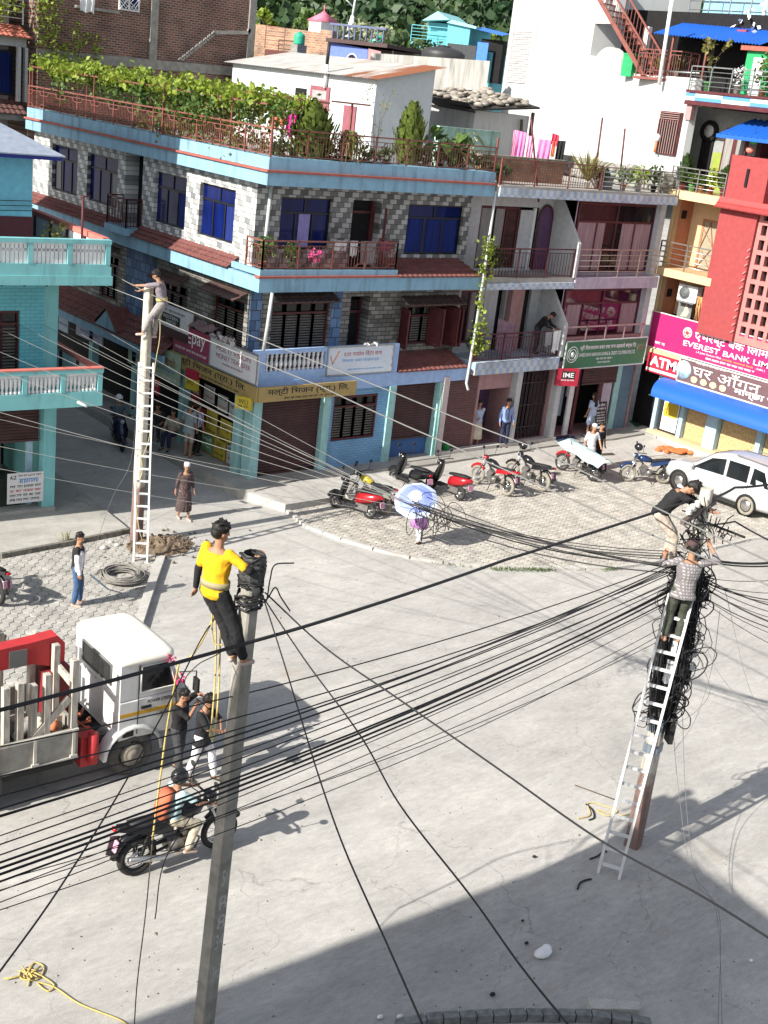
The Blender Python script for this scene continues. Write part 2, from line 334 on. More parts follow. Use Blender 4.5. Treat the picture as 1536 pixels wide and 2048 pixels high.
# kerb round the plaza
mb = MB(); rim = [V((x, y, 0)) for x, y in plaza[:12]] + [V((24, -12.5, 0))]
for a, b in zip(rim[:-1], rim[1:]):
    m_ = max(1, int((b - a).length / .6))
    for k in range(m_):
        p = a.lerp(b, (k + .02) / m_); q = a.lerp(b, (k + .98) / m_); mb.bar(p + ZA * .03, q + ZA * (.03 + R.uniform(-.006, .006)), .12, .09)
struct('plaza_kerb', mb, M_SLAB)
leftp = [xy(g(*p)) for p in ((0, 1118), (255, 1065), (300, 1095), (322, 1120), (312, 1150), (300, 1180), (283, 1235), (262, 1300), (240, 1400))] + [(-16, -10.2), (-16, -3)]
struct('yard_bedding', sheet(leftp, .012), M_JOINT)
mb = MB(); hexes(leftp, .03, .14, R, mb, -.25); struct('yard_paving', mb, M_PAVER2)
mb = MB(); rim = [g(*p) for p in ((322, 1120), (306, 1165), (283, 1235), (262, 1300), (240, 1400))]
for a, b in zip(rim[:-1], rim[1:]):
    d = (b - a).normalized() * .015; mb.bar(a + d + ZA * .06, b - d + ZA * .06, .2, .14)
struct('yard_kerb', mb, M_SLAB)
def raised(name, poly, z, m, z0=-.05): return struct(name, MB().prism([(p[0], p[1], 0) for p in poly], (0, 0, z0), (0, 0, z)), m)
lw = [xy(g(*p, .14)) for p in ((0, 1106), (130, 1082), (256, 1056), (214, 1022), (137, 962))]
raised('left_sidewalk', lw + [(-4.9, 14), (-4.9, 30), (-16, 30), (-16, -2.2)], .14, M_WALK)
mb = MB()
for a, b in zip(lw[:3], lw[1:3]): mb.bar(V((*a, .075)) + V((0, -.06, 0)), V((*b, .075)) + V((0, -.06, 0)), .1, .16)
struct('left_sidewalk_kerb', mb, mat('kerb_mossy', (.16, .15, .13), .95, var=.5, scale=8, bump=.6))
raised('corner_sidewalk', [(-.95, -.62), (-.6, -.95)] + [xy(g(*p, .3)) for p in ((600, 955), (730, 943), (854, 929), (904, 922), (1108, 890), (1230, 877), (1290, 866))] + [(17.7, -1.0), (17.7, 40), (-1.05, 40), (-1.05, 1)], .3, M_WALK)
# sloping apron in front of the sidewalk, a thick slab at its left end
mb = MB(); top = [((496, 985), .26), ((571, 1009), .24), ((656, 996), .2), ((740, 985), .12), ((846, 976), .07), ((961, 955), .055), ((1088, 937), .05), ((1240, 925), .05), ((1300, 912), .05), ((1365, 906), .05)]
front = [g(*p, z) for p, z in top]; back = [V((-.5, -.9, .27))] + [g(*p, .24) for p in ((571, 967), (656, 952), (740, 944), (846, 932), (961, 915), (1088, 896), (1240, 878), (1300, 868), (1318, 866))]
for i in range(len(front) - 1):
    a, b, c, d = front[i], front[i + 1], back[i + 1], back[i]; mb.quad(a, b, c, d); mb.quad(V((a.x, a.y, -.02)), V((b.x, b.y, -.02)), b, a)
a, d = front[0], back[0]; mb.quad(V((d.x, d.y, -.02)), V((a.x, a.y, -.02)), a, d)
struct('apron', mb, M_SLAB)
raised('bank_plinth', [(17.75, -.9), (17.75, -30), (30, -30), (30, 4), (17.9, 4)], .296, M_SLAB)
# grass tufts along the kerb
M_GRASS = leafmat('grass_green', (.06, .11, .02), (.12, .17, .04))
mb = MB()
for (a, b, n_) in (((985, 1139), (1110, 1141), 260), ((1205, 1140), (1240, 1137), 60), ((860, 1126), (985, 1138), 40)):
    A = g(*a, .03); B = g(*b, .03)
    for k in range(n_):
        p = A.lerp(B, R.random()) + V((R.gauss(0, .05), R.gauss(0, .05), 0)); h = R.uniform(.04, .13); q = p + V((R.gauss(0, .04), R.gauss(0, .04), h)); w = V((R.gauss(0, 1), R.gauss(0, 1), 0)).normalized() * .012
        mb.add([p - w, p + w, q], [(0, 1, 2)])
o = mb.build('grass', M_GRASS, kind='stuff'); tag(o, 'short green grass growing along the plaza kerb', 'grass')
# stone edge at the bottom of the photo
ed = [g(*p) for p in ((790, 2062), (850, 2048), (950, 2042), (1050, 2038), (1180, 2040), (1300, 2056))]
t = thing('stone_kerb', 'low curved grey stone kerb at the bottom edge of the road', 'kerb', (ed[2].x, ed[2].y, 0))
mb = MB(); mats_ = [mat('kerb_stone', (.2, .2, .2), .9, var=.4, scale=9, bump=.5)]
for a, b in zip(ed[:-1], ed[1:]):
    k_ = max(1, int((b - a).length / .22))
    for k in range(k_): mb.bar(a.lerp(b, (k + .04) / k_) + ZA * .06, a.lerp(b, (k + .96) / k_) + ZA * (.06 + R.uniform(-.01, .01)), .13, .14)
mb.build('edging', mats_[0], t, world=True)
mb = MB(); nrm = V((CD.x, CD.y, 0)).normalized() * -1
for k in range(90):
    a = ed[0].lerp(ed[-1], R.random()); p = a + nrm * R.uniform(.12, .5); s = R.uniform(.05, .1); mb.ell((p.x, p.y, .03), s, s * R.uniform(.6, 1), .04, 7, 5)
mb.build('cobbles', mat('cobble', (.3, .29, .27), .9, var=.4, scale=5, bump=.4), t, world=True)
b = MB()
for k in range(420):
    p = g(R.uniform(0, 1536), R.uniform(1130, 2040), .004); s_ = R.uniform(.006, .022) * (1 if R.random() < .93 else 2); b.ell(p, s_, s_ * .8, s_ * .6, 5, 3)
o = b.build('grit', mat('grit', (.3, .27, .23), .9, var=.6, scale=3), kind='stuff'); tag(o, 'loose grit and small stones scattered over the road', 'grit')
def rock_slab(name, label, pts, h, m, z0=0.0):
    c = sum((V(p) for p in pts), V()) / len(pts); t = MB(); q = [V(p) - V((c.x, c.y, 0)) for p in pts]; t.prism([V((p.x, p.y, 0)) for p in q], (0, 0, z0), (0, 0, z0 + h)); o = t.build(name, m); o.location = (c.x, c.y, 0); return tag(o, label, 'slab')
rock_slab('concrete_slab', 'loose pale concrete slab lying on the stone kerb at the bottom of the photo', [g(1172, 2010), g(1276, 2018), g(1277, 2034), g(1180, 2032)], .13, M_SLAB)
# dug earth round the left pole
mb = MB(); c0 = g(318, 1092); nx = 26
rows = []
for i in range(22):
    row = []
    for j in range(22):
        u = -1 + 2 * i / 21; v = -1 + 2 * j / 21; rr = math.hypot(u, v); h = max(0, 1 - rr) ** .8 * .26 * (0.7 + .6 * R.random()) - .03
        row.append(V((c0.x + u * 1.0, c0.y + v * .75, h)))
    rows.append(row)
for i in range(21):
    for j in range(21): mb.quad(rows[i][j], rows[i + 1][j], rows[i + 1][j + 1], rows[i][j + 1])
for k in range(240):
    a = R.uniform(0, 6.28); d = abs(R.gauss(0, .62)); p = c0 + V((math.cos(a) * d * 1.35, math.sin(a) * d * .95, 0)); s = R.uniform(.012, .05)
    mb.ell((p.x, p.y, max(.03, (1 - d) * .2)), s, s * .8, s * .7, 6, 4)
o = mb.build('earth_heap', M_EARTH, kind='stuff'); tag(o, 'heap of dug brown earth and stones round the foot of the left pole', 'earth')
# ================================================================ SHARED BUILDING PIECES
def bxp(mb, P, u0, u1, z0, z1, d0, d1):
    """box in wall coordinates: u along, z up, d into the wall"""
    c = [P(u0, z0, d0), P(u1, z0, d0), P(u1, z0, d1), P(u0, z0, d1), P(u0, z1, d0), P(u1, z1, d0), P(u1, z1, d1), P(u0, z1, d1)]
    return mb.add(c, [(0, 3, 2, 1), (4, 5, 6, 7), (0, 1, 5, 4), (1, 2, 6, 5), (2, 3, 7, 6), (3, 0, 4, 7)])
def wall_grid(mb, P, u0, u1, z0, z1, ops, depth=.22):
    us = sorted({u0, u1, *[a for o in ops for a in o[:2] if u0 < a < u1]}); zs = sorted({z0, z1, *[a for o in ops for a in o[2:4] if z0 < a < z1]})
    for a, b in zip(us[:-1], us[1:]):
        for c, d in zip(zs[:-1], zs[1:]):
            mu, mz = (a + b) / 2, (c + d) / 2
            if any(o[0] < mu < o[1] and o[2] < mz < o[3] for o in ops): continue
            mb.quad(P(a, c, 0), P(b, c, 0), P(b, d, 0), P(a, d, 0))
    for o in ops:
        a, b, c, d = o[:4]; dp = o[4] if len(o) > 4 else depth
        mb.quad(P(a, c, 0), P(a, d, 0), P(a, d, dp), P(a, c, dp)); mb.quad(P(b, c, 0), P(b, c, dp), P(b, d, dp), P(b, d, 0))
        mb.quad(P(a, d, 0), P(b, d, 0), P(b, d, dp), P(a, d, dp)); mb.quad(P(a, c, 0), P(a, c, dp), P(b, c, dp), P(b, c, 0))
    return mb
def window(par, P, u0, u1, z0, z1, d=.1, mframe=None, mglass=None, cols=3, transom=.32, fw=.05, name='window', curtains=0, mcurt=None, colf=None):
    f = MB(); e = .002
    for a, b in ((u0, u0 + fw), (u1 - fw, u1)): bxp(f, P, a + e, b - e, z0 + e, z1 - e, d, d + .07)
    for a, b in ((z0, z0 + fw), (z1 - fw, z1)): bxp(f, P, u0 + fw, u1 - fw, a + e, b - e, d, d + .07)
    zt = z1 - (z1 - z0) * transom if transom else z1
    if transom: bxp(f, P, u0 + fw, u1 - fw, zt - fw / 2, zt + fw / 2, d - .004, d + .066)
    cf = colf or [(i + 1) / cols for i in range(cols - 1)]
    for q in cf:
        u = u0 + (u1 - u0) * q; bxp(f, P, u - fw / 2, u + fw / 2, z0 + fw, zt - (fw / 2 if transom else fw), d, d + .066)
    if transom: u = (u0 + u1) / 2; bxp(f, P, u - fw / 2, u + fw / 2, zt + fw / 2, z1 - fw, d, d + .066)
    o = f.build(name, mframe, par)
    p = MB(); bxp(p, P, u0 + fw * .5, u1 - fw * .5, z0 + fw * .5, z1 - fw * .5, d + .03, d + .038); p.build('pane', mglass, o)
    if curtains:
        cur = curtains if isinstance(curtains, (list, tuple)) else [(0.05, .95)]
        for a, b in cur:
            q = MB(); ua = u0 + (u1 - u0) * a; ub = u0 + (u1 - u0) * b; m_ = max(4, int((ub - ua) / .05)); r1 = []; r2 = []
            for i in range(m_ + 1):
                u = ua + (ub - ua) * i / m_; dd = d + .02 + (.006 if i % 2 else -.004); r1.append(P(u, z0 + fw, dd)); r2.append(P(u, zt - fw * .5, dd))
            q.loft([r1, r2], cap=False, closed_ring=False, smooth=False); q.build('curtain', mcurt, o)
    return o
def shutter(par, P, u0, u1, z0, z1, d, m, name='roller_shutter'):
    mb = MB(); n_ = max(3, int((z1 - z0) / .085)); pts = []
    for i in range(n_ + 1):
        z = z0 + (z1 - z0) * i / n_
        pts.append((z, d)); 
        if i < n_: pts.append((z + (z1 - z0) / n_ * .55, d - .03)); pts.append((z + (z1 - z0) / n_ * .9, d - .012))
    mb.loft([[P(u0, z, dd) for z, dd in pts], [P(u1, z, dd) for z, dd in pts]], cap=False, closed_ring=False, smooth=False)
    bxp(mb, P, u0, u1, z0 - .06, z0 - .003, d - .035, d + .01)
    return mb.build(name, m, par)
def tiles(mb, A, B, C, D, rows=4, w=.2):
    """a pent roof of pressed tiles between eave A-B and top D-C (rolled along the eave, stepped by rows)"""
    A, B, C, D = V(A), V(B), V(C), V(D); L = (B - A).length; n_ = max(2, int(L / w)); nrm = (B - A).cross(D - A).normalized()
    if nrm.z < 0: nrm = -nrm
    for r in range(rows):
        t0, t1 = r / rows, (r + 1) / rows; a0 = A.lerp(D, t0); b0 = B.lerp(C, t0); a1 = A.lerp(D, t1); b1 = B.lerp(C, t1); lo = []; hi = []; sk = []
        for i in range(n_ * 4 + 1):
            s_ = i / (n_ * 4); h = .03 * abs(math.sin(PI * s_ * n_)) ; lo.append(a0.lerp(b0, s_) + nrm * (h + .035)); hi.append(a1.lerp(b1, s_) + nrm * (h + .002)); sk.append(a0.lerp(b0, s_) + nrm * (h * .2 - .005))
        mb.loft([sk, lo, hi], cap=False, closed_ring=False, smooth=False)
    return mb
def railing(mb, pts, h, post=1.0, bar_gap=.11, rail=.04, br=.014, style='bars', z0=.06):
    """metal railing along points (bottom line); style bars / tubes / pattern"""
    pts = [V(p) for p in pts]
    for a, b in zip(pts[:-1], pts[1:]):
        L = (b - a).length; n_ = max(1, round(L / post))
        mb.bar(a + ZA * h, b + ZA * h, rail, rail)
        if style == 'tubes':
            for k in range(1, 5): mb.tube([a + ZA * (h * k / 5), b + ZA * (h * k / 5)], .016, 6)
        else: mb.bar(a + ZA * z0, b + ZA * z0, rail * .7, rail * .6); mb.bar(a + ZA * (h - .13), b + ZA * (h - .13), rail * .5, rail * .5)
        for k in range(n_ + 1):
            p = a.lerp(b, k / n_); mb.bar(p, p + ZA * (h + .02), rail, rail)
        if style != 'tubes':
            m_ = int(L / bar_gap); d = (b - a).normalized()
            for k in range(m_):
                s_ = (k + .5) / m_; p = a.lerp(b, s_); u = (s_ * n_) % 1
                if style == 'pattern':
                    lo, hi = (z0, h - .13) if .22 < u < .78 else (z0 + .12, h - .26)
                    mb.bar(p + ZA * lo, p + ZA * hi, br, br)
                else: mb.bar(p + ZA * z0, p + ZA * (h - .13), br, br)
            if style == 'pattern':
                for k in range(n_):
                    A = a.lerp(b, k / n_); B = a.lerp(b, (k + 1) / n_); W = (B - A)
                    for q0, q1, za, zb in ((0, .2, h - .26, h - .26), (.2, .3, h - .26, h - .14), (.7, .8, h - .14, h - .26), (.8, 1, h - .26, h - .26), (0, .2, .17, .17), (.2, .3, .17, .08), (.7, .8, .08, .17), (.8, 1, .17, .17)):
                        mb.bar(A + W * q0 + ZA * za, A + W * q1 + ZA * zb, br * 1.5, br * 1.5)
    return mb
def baluster_panel(mb, a, b, z0, z1, gap=.17):
    a, b = V(a), V(b); n_ = max(2, int((b - a).length / gap)); H = z1 - z0
    prof = [(.05, 0), (.05, .08), (.028, .14), (.055, .3), (.06, .42), (.03, .66), (.028, .72), (.05, .84), (.03, .9), (.055, .95), (.055, 1)]
    for k in range(n_):
        p = a.lerp(b, (k + .5) / n_); mb.lathe([(r, h * H) for r, h in prof], (p.x, p.y, z0), 8)
    return mb
def flat_sign(name, label, cat, corner, X, Z, w, h, m, group=None, depth=.06, mrim=None):
    """board: corner lower-left in world, X along, Z up"""
    X = V(X).normalized(); Z = V(Z).normalized(); Nn = X.cross(Z); c = V(corner)
    t = thing(name, label, cat, tuple(c), 0, group); mb = MB(); mb.cbox(X * w / 2 + Z * h / 2 - Nn * depth / 2, X * w / 2, Z * h / 2, Nn * depth / 2); mb.build('board', m, t)
    if mrim:
        r = MB()
        for a, b in (((0, 0), (w, 0)), ((w, 0), (w, h)), ((w, h), (0, h)), ((0, h), (0, 0))): r.bar(X * a[0] + Z * a[1], X * b[0] + Z * b[1], .04, .04, up=tuple(Nn))
        r.build('frame', mrim, t)
    t_ = (t, Nn * .004, X, Z); return t_
# colours
BLUE = mat('paint_sky_blue', (.22, .39, .52), .75, dirt=.55, var=.12, scale=3); BLUE2 = mat('paint_pale_blue', (.33, .47, .74), .75, dirt=.12)
TEALP = mat('paint_sea_green', (.30, .52, .52), .75, dirt=.3); REDOX = mat('red_oxide', (.36, .10, .075), .8, dirt=.3, var=.2)
TILE = mat('red_tile', (.17, .062, .055), .75, var=.3, scale=5, dirt=.55, dirtcol=(.12, .085, .08)); RAILM = mat('rail_brown', (.21, .075, .06), .6, var=.2); DKFRAME = mat('dark_frame', (.012, .012, .016), .4)
MAROON = mat('maroon_wood', (.085, .018, .022), .55, var=.25, scale=4); SHUT = mat('shutter_maroon', (.075, .034, .034), .6, var=.25, scale=2.5, dirt=.3)
GLB = glassmat('glass_blue', (.004, .010, .085), .12); GLB.node_tree.nodes['Principled BSDF'].inputs['Specular IOR Level'].default_value = .22; GLD = glassmat('glass_dark', (.012, .014, .016), .1); GLD.node_tree.nodes['Principled BSDF'].inputs['Specular IOR Level'].default_value = .3; CURB = mat('curtain_blue', (.006, .02, .14), .9, var=.5, scale=8, stretch=(3, 3, .1))
CURW = mat('curtain_grey', (.26, .25, .24), .9, var=.4, scale=10, stretch=(3, 3, .1)); CURP = mat('curtain_pink', (.33, .22, .24), .9, var=.4, scale=9, stretch=(3, 3, .1))
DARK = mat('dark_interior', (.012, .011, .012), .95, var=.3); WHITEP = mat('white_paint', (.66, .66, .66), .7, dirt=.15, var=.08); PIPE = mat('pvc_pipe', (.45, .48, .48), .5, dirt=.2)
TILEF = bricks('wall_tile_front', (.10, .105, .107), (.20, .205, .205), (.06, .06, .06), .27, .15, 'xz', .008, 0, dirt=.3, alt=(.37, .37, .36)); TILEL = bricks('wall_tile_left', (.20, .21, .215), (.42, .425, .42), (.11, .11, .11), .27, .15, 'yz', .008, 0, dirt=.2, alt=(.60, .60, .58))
STONEF = bricks('stone_tile_front', (.10, .095, .085), (.30, .285, .26), (.04, .04, .04), .34, .135, 'xz', .012, 0, dirt=.3); STONEL = bricks('stone_tile_left', (.10, .095, .085), (.30, .285, .26), (.04, .04, .04), .34, .135, 'yz', .012, 0, dirt=.3)
BLUEBRICK = bricks('blue_brick', (.16, .33, .52), (.20, .37, .56), (.10, .22, .36), .24, .085, 'xz', .008, 0, dirt=.2); TILEBL = bricks('blue_tile', (.05, .09, .17), (.13, .22, .38), (.03, .03, .03), .3, .3, 'sum', .012, 0)
# ================================================================ MAIN CORNER BUILDING
MAIN = thing('corner_building', 'three storey corner building clad in grey and white checkered tiles with a planted roof terrace', 'building', (0, 0, 0))
PF = lambda u, z, d: V((u, .95 + d, z)); PL = lambda u, z, d: V((0 + d, u, z)); PG = lambda u, z, d: V((u, .06 + d, z)); XR = 8.3; YB = 15.4
mb = MB(); mb.m(TILEF)
wf = [(.85, 2.68, 6.85, 8.33), (3.45, 4.55, 6.3, 8.33, .5), (5.65, 8.0, 6.74, 8.28)]
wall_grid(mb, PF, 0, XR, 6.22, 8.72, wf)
mb.m(TILEL); wl = [(11.93, 13.9, 6.81, 8.38), (9.05, 11.2, 6.81, 8.38), (4.72, 6.63, 6.78, 8.33), (2.03, 3.95, 6.8, 8.33)]
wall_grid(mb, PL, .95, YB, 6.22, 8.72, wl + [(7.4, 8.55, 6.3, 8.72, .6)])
mb.m(STONEF); wf2 = [(.85, 2.95, 3.3, 5.3), (3.75, 4.5, 3.25, 5.45, .5), (5.85, 8.0, 3.85, 5.1)]
wall_grid(mb, PF, 0, XR, 2.8, 5.8, wf2)
mb.m(STONEL); wl2 = [(8.75, 10.0, 3.75, 5.25), (4.3, 5.9, 3.7, 5.1), (.95 + .2, 2.8, 3.7, 5.28), (11.2, 12.6, 3.75, 5.25)]
wall_grid(mb, PL, .95, YB, 2.8, 5.8, wl2)
mb.m(BLUE); mb.box(.02, XR - .02, 1.2, YB - .02, 8.7, 9.05)
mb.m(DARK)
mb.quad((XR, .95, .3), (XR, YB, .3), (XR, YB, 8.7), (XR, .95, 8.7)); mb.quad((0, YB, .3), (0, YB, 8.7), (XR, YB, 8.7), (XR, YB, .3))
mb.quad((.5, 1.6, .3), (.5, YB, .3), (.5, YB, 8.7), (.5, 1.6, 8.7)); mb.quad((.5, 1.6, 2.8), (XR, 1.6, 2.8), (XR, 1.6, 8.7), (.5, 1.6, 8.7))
mb.build('wall', None, MAIN)
# oblique recess beside the doors, blue tiled strips on the corner and by the door
mb = MB(); mb.m(TILEF).quad((4.56, 1.44, 6.3), (5.35, .944, 6.3), (5.35, .944, 8.33), (4.56, 1.44, 8.33)); mb.m(STONEF).quad((4.51, 1.44, 3.25), (5.3, .944, 3.25), (5.3, .944, 5.45), (4.51, 1.44, 5.45)); mb.build('recess_wall', None, MAIN)
mb = MB(); mb.box(3.02, 3.4, .93, .948, 3.25, 5.79); mb.box(.05, .45, .93, .948, 3.25, 5.79); mb.box(-.018, -.002, 6.3, 8.2, 3.4, 5.79); mb.each('blue_tile_strip', TILEBL, MAIN)
for o in wl: window(MAIN, PL, o[1], o[0], o[2], o[3], .1, DKFRAME, GLB, 3, .3, .055, curtains={11.93: [(.06, .24)], 9.05: [(.76, .95)]}.get(o[0], [(.7, .95)]), mcurt=CURB if o[0] < 8 else CURW)
window(MAIN, PF, *wf[0][:4], .1, DKFRAME, GLB, 3, .3, .055, curtains=[(.4, .62)], mcurt=mat('lilac_cloth', (.26, .24, .5), .9)); window(MAIN, PF, *wf[2][:4], .1, DKFRAME, GLB, 3, .27, .055, curtains=[(.05, .34), (.4, .95)], mcurt=CURB)
def slatwin(par, P, u0, u1, z0, z1, n_=4, d=.08, name='window'):
    f = MB(); cols_ = [(u0 + (u1 - u0) * i / n_, u0 + (u1 - u0) * (i + 1) / n_) for i in range(n_)]
    sg = 1 if u1 > u0 else -1
    for a, b in cols_:
        for q in (a, b): bxp(f, P, q - .035, q + .035, z0, z1, d, d + .07)
    for z in (z0, z1 - .36, z1 - .06): bxp(f, P, min(u0, u1), max(u0, u1), z, z + .06, d - .003, d + .06)
    o = f.build(name, MAROON, par); s_ = MB()
    for a, b in cols_:
        z = z0 + .1
        while z < z1 - .4:
            bxp(s_, P, min(a, b) + .05, max(a, b) - .05, z, z + .045, d + .03, d + .045); z += .08
    s_.build('slats', mat('louvre_grey', (.11, .10, .09), .6, var=.2), o)
    p = MB(); bxp(p, P, min(u0, u1), max(u0, u1), z0, z1, d + .075, d + .08); p.build('pane', GLD, o); return o
slatwin(MAIN, PF, *wf2[0][:4]); slatwin(MAIN, PF, wf2[2][0], wf2[2][1] - .2, 3.85, 5.1)
for o in wl2: slatwin(MAIN, PL, o[1], o[0], o[2], o[3], 3)
for x, a in ((5.86, -.25), (7.05, .35), (7.75, .3), (8.02, .1)):   # opened casement leaves of the right window
    mb = MB(); p = V((x, .93, 3.85)); q = p + V((a * .5, -.5, 0))
    for A, B in ((p, q), (p + ZA * 1.2, q + ZA * 1.2), (p, p + ZA * 1.2), (q, q + ZA * 1.2)): mb.bar(A, B, .05, .06)
    mb.quad(p + ZA * .05, q + ZA * .05, q + ZA * 1.15, p + ZA * 1.15); mb.build('casement', MAROON, MAIN)
for P, u0, u1, z in ((PF, .75, 3.0, 5.38), (PF, 5.75, 8.2, 5.2), (PL, 6.0, 4.2, 5.16), (PL, 2.95, 1.0, 5.36), (PL, 10.1, 8.65, 5.33)):
    mb = MB(); tiles(mb, P(u0, z, -.5), P(u1, z, -.5), P(u1, z + .22, 0), P(u0, z + .22, 0), 2, .22); mb.build('window_awning', mat('awning_tile', (.085, .05, .045), .7, var=.3, dirt=.3), MAIN)
for z0, u0, u1 in ((6.3, 3.45, 4.55), (3.25, 3.75, 4.5)):
    mb = MB(); mb.box(u0, u1, 1.40, 1.43, z0, z0 + 2.0); o = mb.build('door', DARK, MAIN); f = MB()
    for a, b in ((u0, u0 + .08), (u1 - .08, u1)): f.box(a, b, 1.34, 1.398, z0, z0 + 2.05)
    f.box(u0 + .08, u1 - .08, 1.34, 1.398, z0 + 1.6, z0 + 1.68); f.build('frame', MAROON, o)
mb = MB(); mb.bar((4.5, 1.38, 7.2), (4.75, .9, 7.2), .05, 1.85); mb.build('door_leaf', MAROON, MAIN)
# slabs: fascia bands with ledges
def band(name, z0, z1, m, e, ytop=YB, x1=XR, e2=None):
    mb = MB(); mb.prism([(-e, -e + .35, 0), (x1, -e + .35, 0), (x1, 1.1, 0), (.15, 1.1, 0), (.15, ytop, 0), (-e, ytop, 0)], (0, 0, z0), (0, 0, z1)); return mb.build(name, m, MAIN)
band('floor_band', 5.8, 6.2, BLUE, .35); band('cornice', 8.72, 9.07, BLUE, .35); band('ledge', 9.073, 9.13, REDOX, .42); band('parapet', 9.133, 9.46, BLUE, .3)
band('floor_band', 2.8, 3.22, BLUE2, .35, 4.4); band('ledge', 6.203, 6.26, REDOX, .40, .2, 4.72)
mb = MB(); mb.box(-.33, 4.7, .03, .15, 6.262, 6.42); mb.box(-.33, -.2, .15, 1.5, 6.262, 6.42); mb.build('balcony_kerb', BLUE, MAIN)
mb = MB(); mb.box(-.3, XR, 0.08, YB - .03, 9.0, 9.1); mb.build('roof', M_WALK, MAIN)
# tile pents
for a in (((4.72, -.06, 6.2), (XR - .1, -.06, 6.2), (XR - .3, .95, 6.62), (4.72, .95, 6.62), 4), ((-.42, YB, 6.2), (-.42, 8.65, 6.2), (0, 8.65, 6.52), (0, YB, 6.52), 3), ((-.42, 7.3, 6.2), (-.42, 1.6, 6.2), (0, 1.6, 6.52), (0, 7.3, 6.52), 3), ((5.15, -.06, 3.22), (XR - .1, -.06, 3.22), (XR - .2, .95, 3.62), (5.15, .95, 3.62), 3)): mb = MB(); tiles(mb, *a, .2); mb.build('tiled_pent_roof', TILE, MAIN)
mb = MB(); tiles(mb, (-.75, 13.3, 3.0), (-.75, 4.4, 3.0), (0, 4.4, 3.62), (0, 13.3, 3.62), 4, .2)
tiles(mb, (-.82, 7.2, 3.1), (-.82, 8.0, 3.75), (0, 8.0, 3.75), (0, 7.2, 3.1), 2, .2); tiles(mb, (-.82, 8.0, 3.75), (-.82, 8.85, 3.1), (0, 8.85, 3.1), (0, 8.0, 3.75), 2, .2)
mb.build('tiled_pent_roof', TILE, MAIN)
mb = MB(); mb.prism([(-.78, 7.3, 3.08), (-.78, 8.75, 3.08), (-.78, 8.0, 3.68)], (0, 0, 0), (.05, 0, 0)); mb.box(-.72, -.6, 4.4, 13.3, 2.72, 2.98); mb.build('gable', BLUE, MAIN)
# little balcony in the recess
mb = MB(); mb.box(-.6, .02, 7.25, 8.7, 6.2, 6.42); mb.build('balcony_base', BLUE, MAIN)
mb = MB(); railing(mb, [(0, 7.35, 6.42), (-.55, 7.35, 6.42), (-.55, 8.6, 6.42), (0, 8.6, 6.42)], .9, 1.2, .1); mb.build('balcony_railing', MAROON, MAIN)
# railings
mb = MB(); railing(mb, [(-.25, .9, 6.42), (-.25, .08, 6.42), (4.62, .08, 6.42), (4.62, .9, 6.42)], .8, 1.25, .11, style='pattern'); mb.build('balcony_railing', RAILM, MAIN)
mb = MB(); railing(mb, [(-.25, YB, 9.46), (-.25, .1, 9.46), (XR - .05, .1, 9.46)], .74, 1.25, .1, style='pattern')
for p in ((-.25, YB - .1), (-.25, 5.9), (-.25, .1), (XR - .06, .1)): mb.bar((p[0], p[1], 9.46), (p[0], p[1], 9.46 + (1.5 if p[1] > 5 else 1.05)), .05)
mb.build('terrace_railing', RAILM, MAIN)
# first floor front parapet with balusters
mb = MB(); mb.box(-.3, 2.25, .02, .14, 3.22, 3.5); mb.box(-.3, 2.25, .02, .14, 4.02, 4.14); mb.box(-.3, .1, .021, .139, 3.5, 4.02); mb.box(2.25, 5.12, .02, .14, 3.22, 4.14); mb.build('balcony_parapet', BLUE2, MAIN)
mb = MB(); baluster_panel(mb, (.1, .08, 0), (2.25, .08, 0), 3.5, 4.02, .165); mb.build('balusters', WHITEP, MAIN)
mb = MB(); mb.box(-.34, .02, .15, 4.3, 3.22, 3.3); mb.build('balcony_floor', BLUE2, MAIN)
# ground floor
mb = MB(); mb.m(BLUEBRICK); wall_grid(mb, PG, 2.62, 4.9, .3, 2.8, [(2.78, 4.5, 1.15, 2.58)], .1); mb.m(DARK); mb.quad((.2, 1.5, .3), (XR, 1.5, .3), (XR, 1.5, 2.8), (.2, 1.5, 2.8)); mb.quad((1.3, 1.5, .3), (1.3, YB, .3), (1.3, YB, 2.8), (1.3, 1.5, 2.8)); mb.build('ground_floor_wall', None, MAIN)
slatwin(MAIN, PG, 2.8, 4.48, 1.17, 2.56, 4, .02)
mb = MB()
for x in (2.34, 4.9, 7.02): mb.box(x, x + .27, -.03, .4, .3, 2.79)
mb.box(-.2, .1, -.02, .42, .3, 2.79); mb.box(-.33, -.06, .5, .8, .3, 2.79); mb.box(-.3, -.02, 3.7, 3.95, .3, 2.79); mb.box(-.5, -.25, 6.4, 6.65, .3, 2.79); mb.box(-.5, -.25, 9.4, 9.65, .3, 2.79)
mb.each('pillar', TEALP, MAIN)
shutter(MAIN, PG, .12, 2.33, .36, 2.79, .12, SHUT); shutter(MAIN, PG, 5.18, 7.01, .98, 2.79, .16, SHUT)
mb = MB(); mb.box(5.2, 7.0, .3, .5, .3, .9); mb.build('shop_counter', mat('counter_blue', (.05, .12, .3), .7), MAIN)
for pts in ([(.42, .9, 8.7), (.36, .88, 7.4), (.3, .86, 6.4)], [(.1, -.02, 5.8), (.02, -.04, 4.9), (-.06, -.05, 4.15)]): mb = MB(); mb.tube(pts, .05, 8); mb.build('drain_pipe', PIPE, MAIN)
mb = MB(); mb.tube([(8.36, .02, 8.9), (8.26, -.08, 6.4), (8.13, -.16, 4.2), (8.02, -.2, 2.75), (8.0, -.35, 2.55)], .045, 8); mb.build('drain_pipe', PIPE, MAIN)
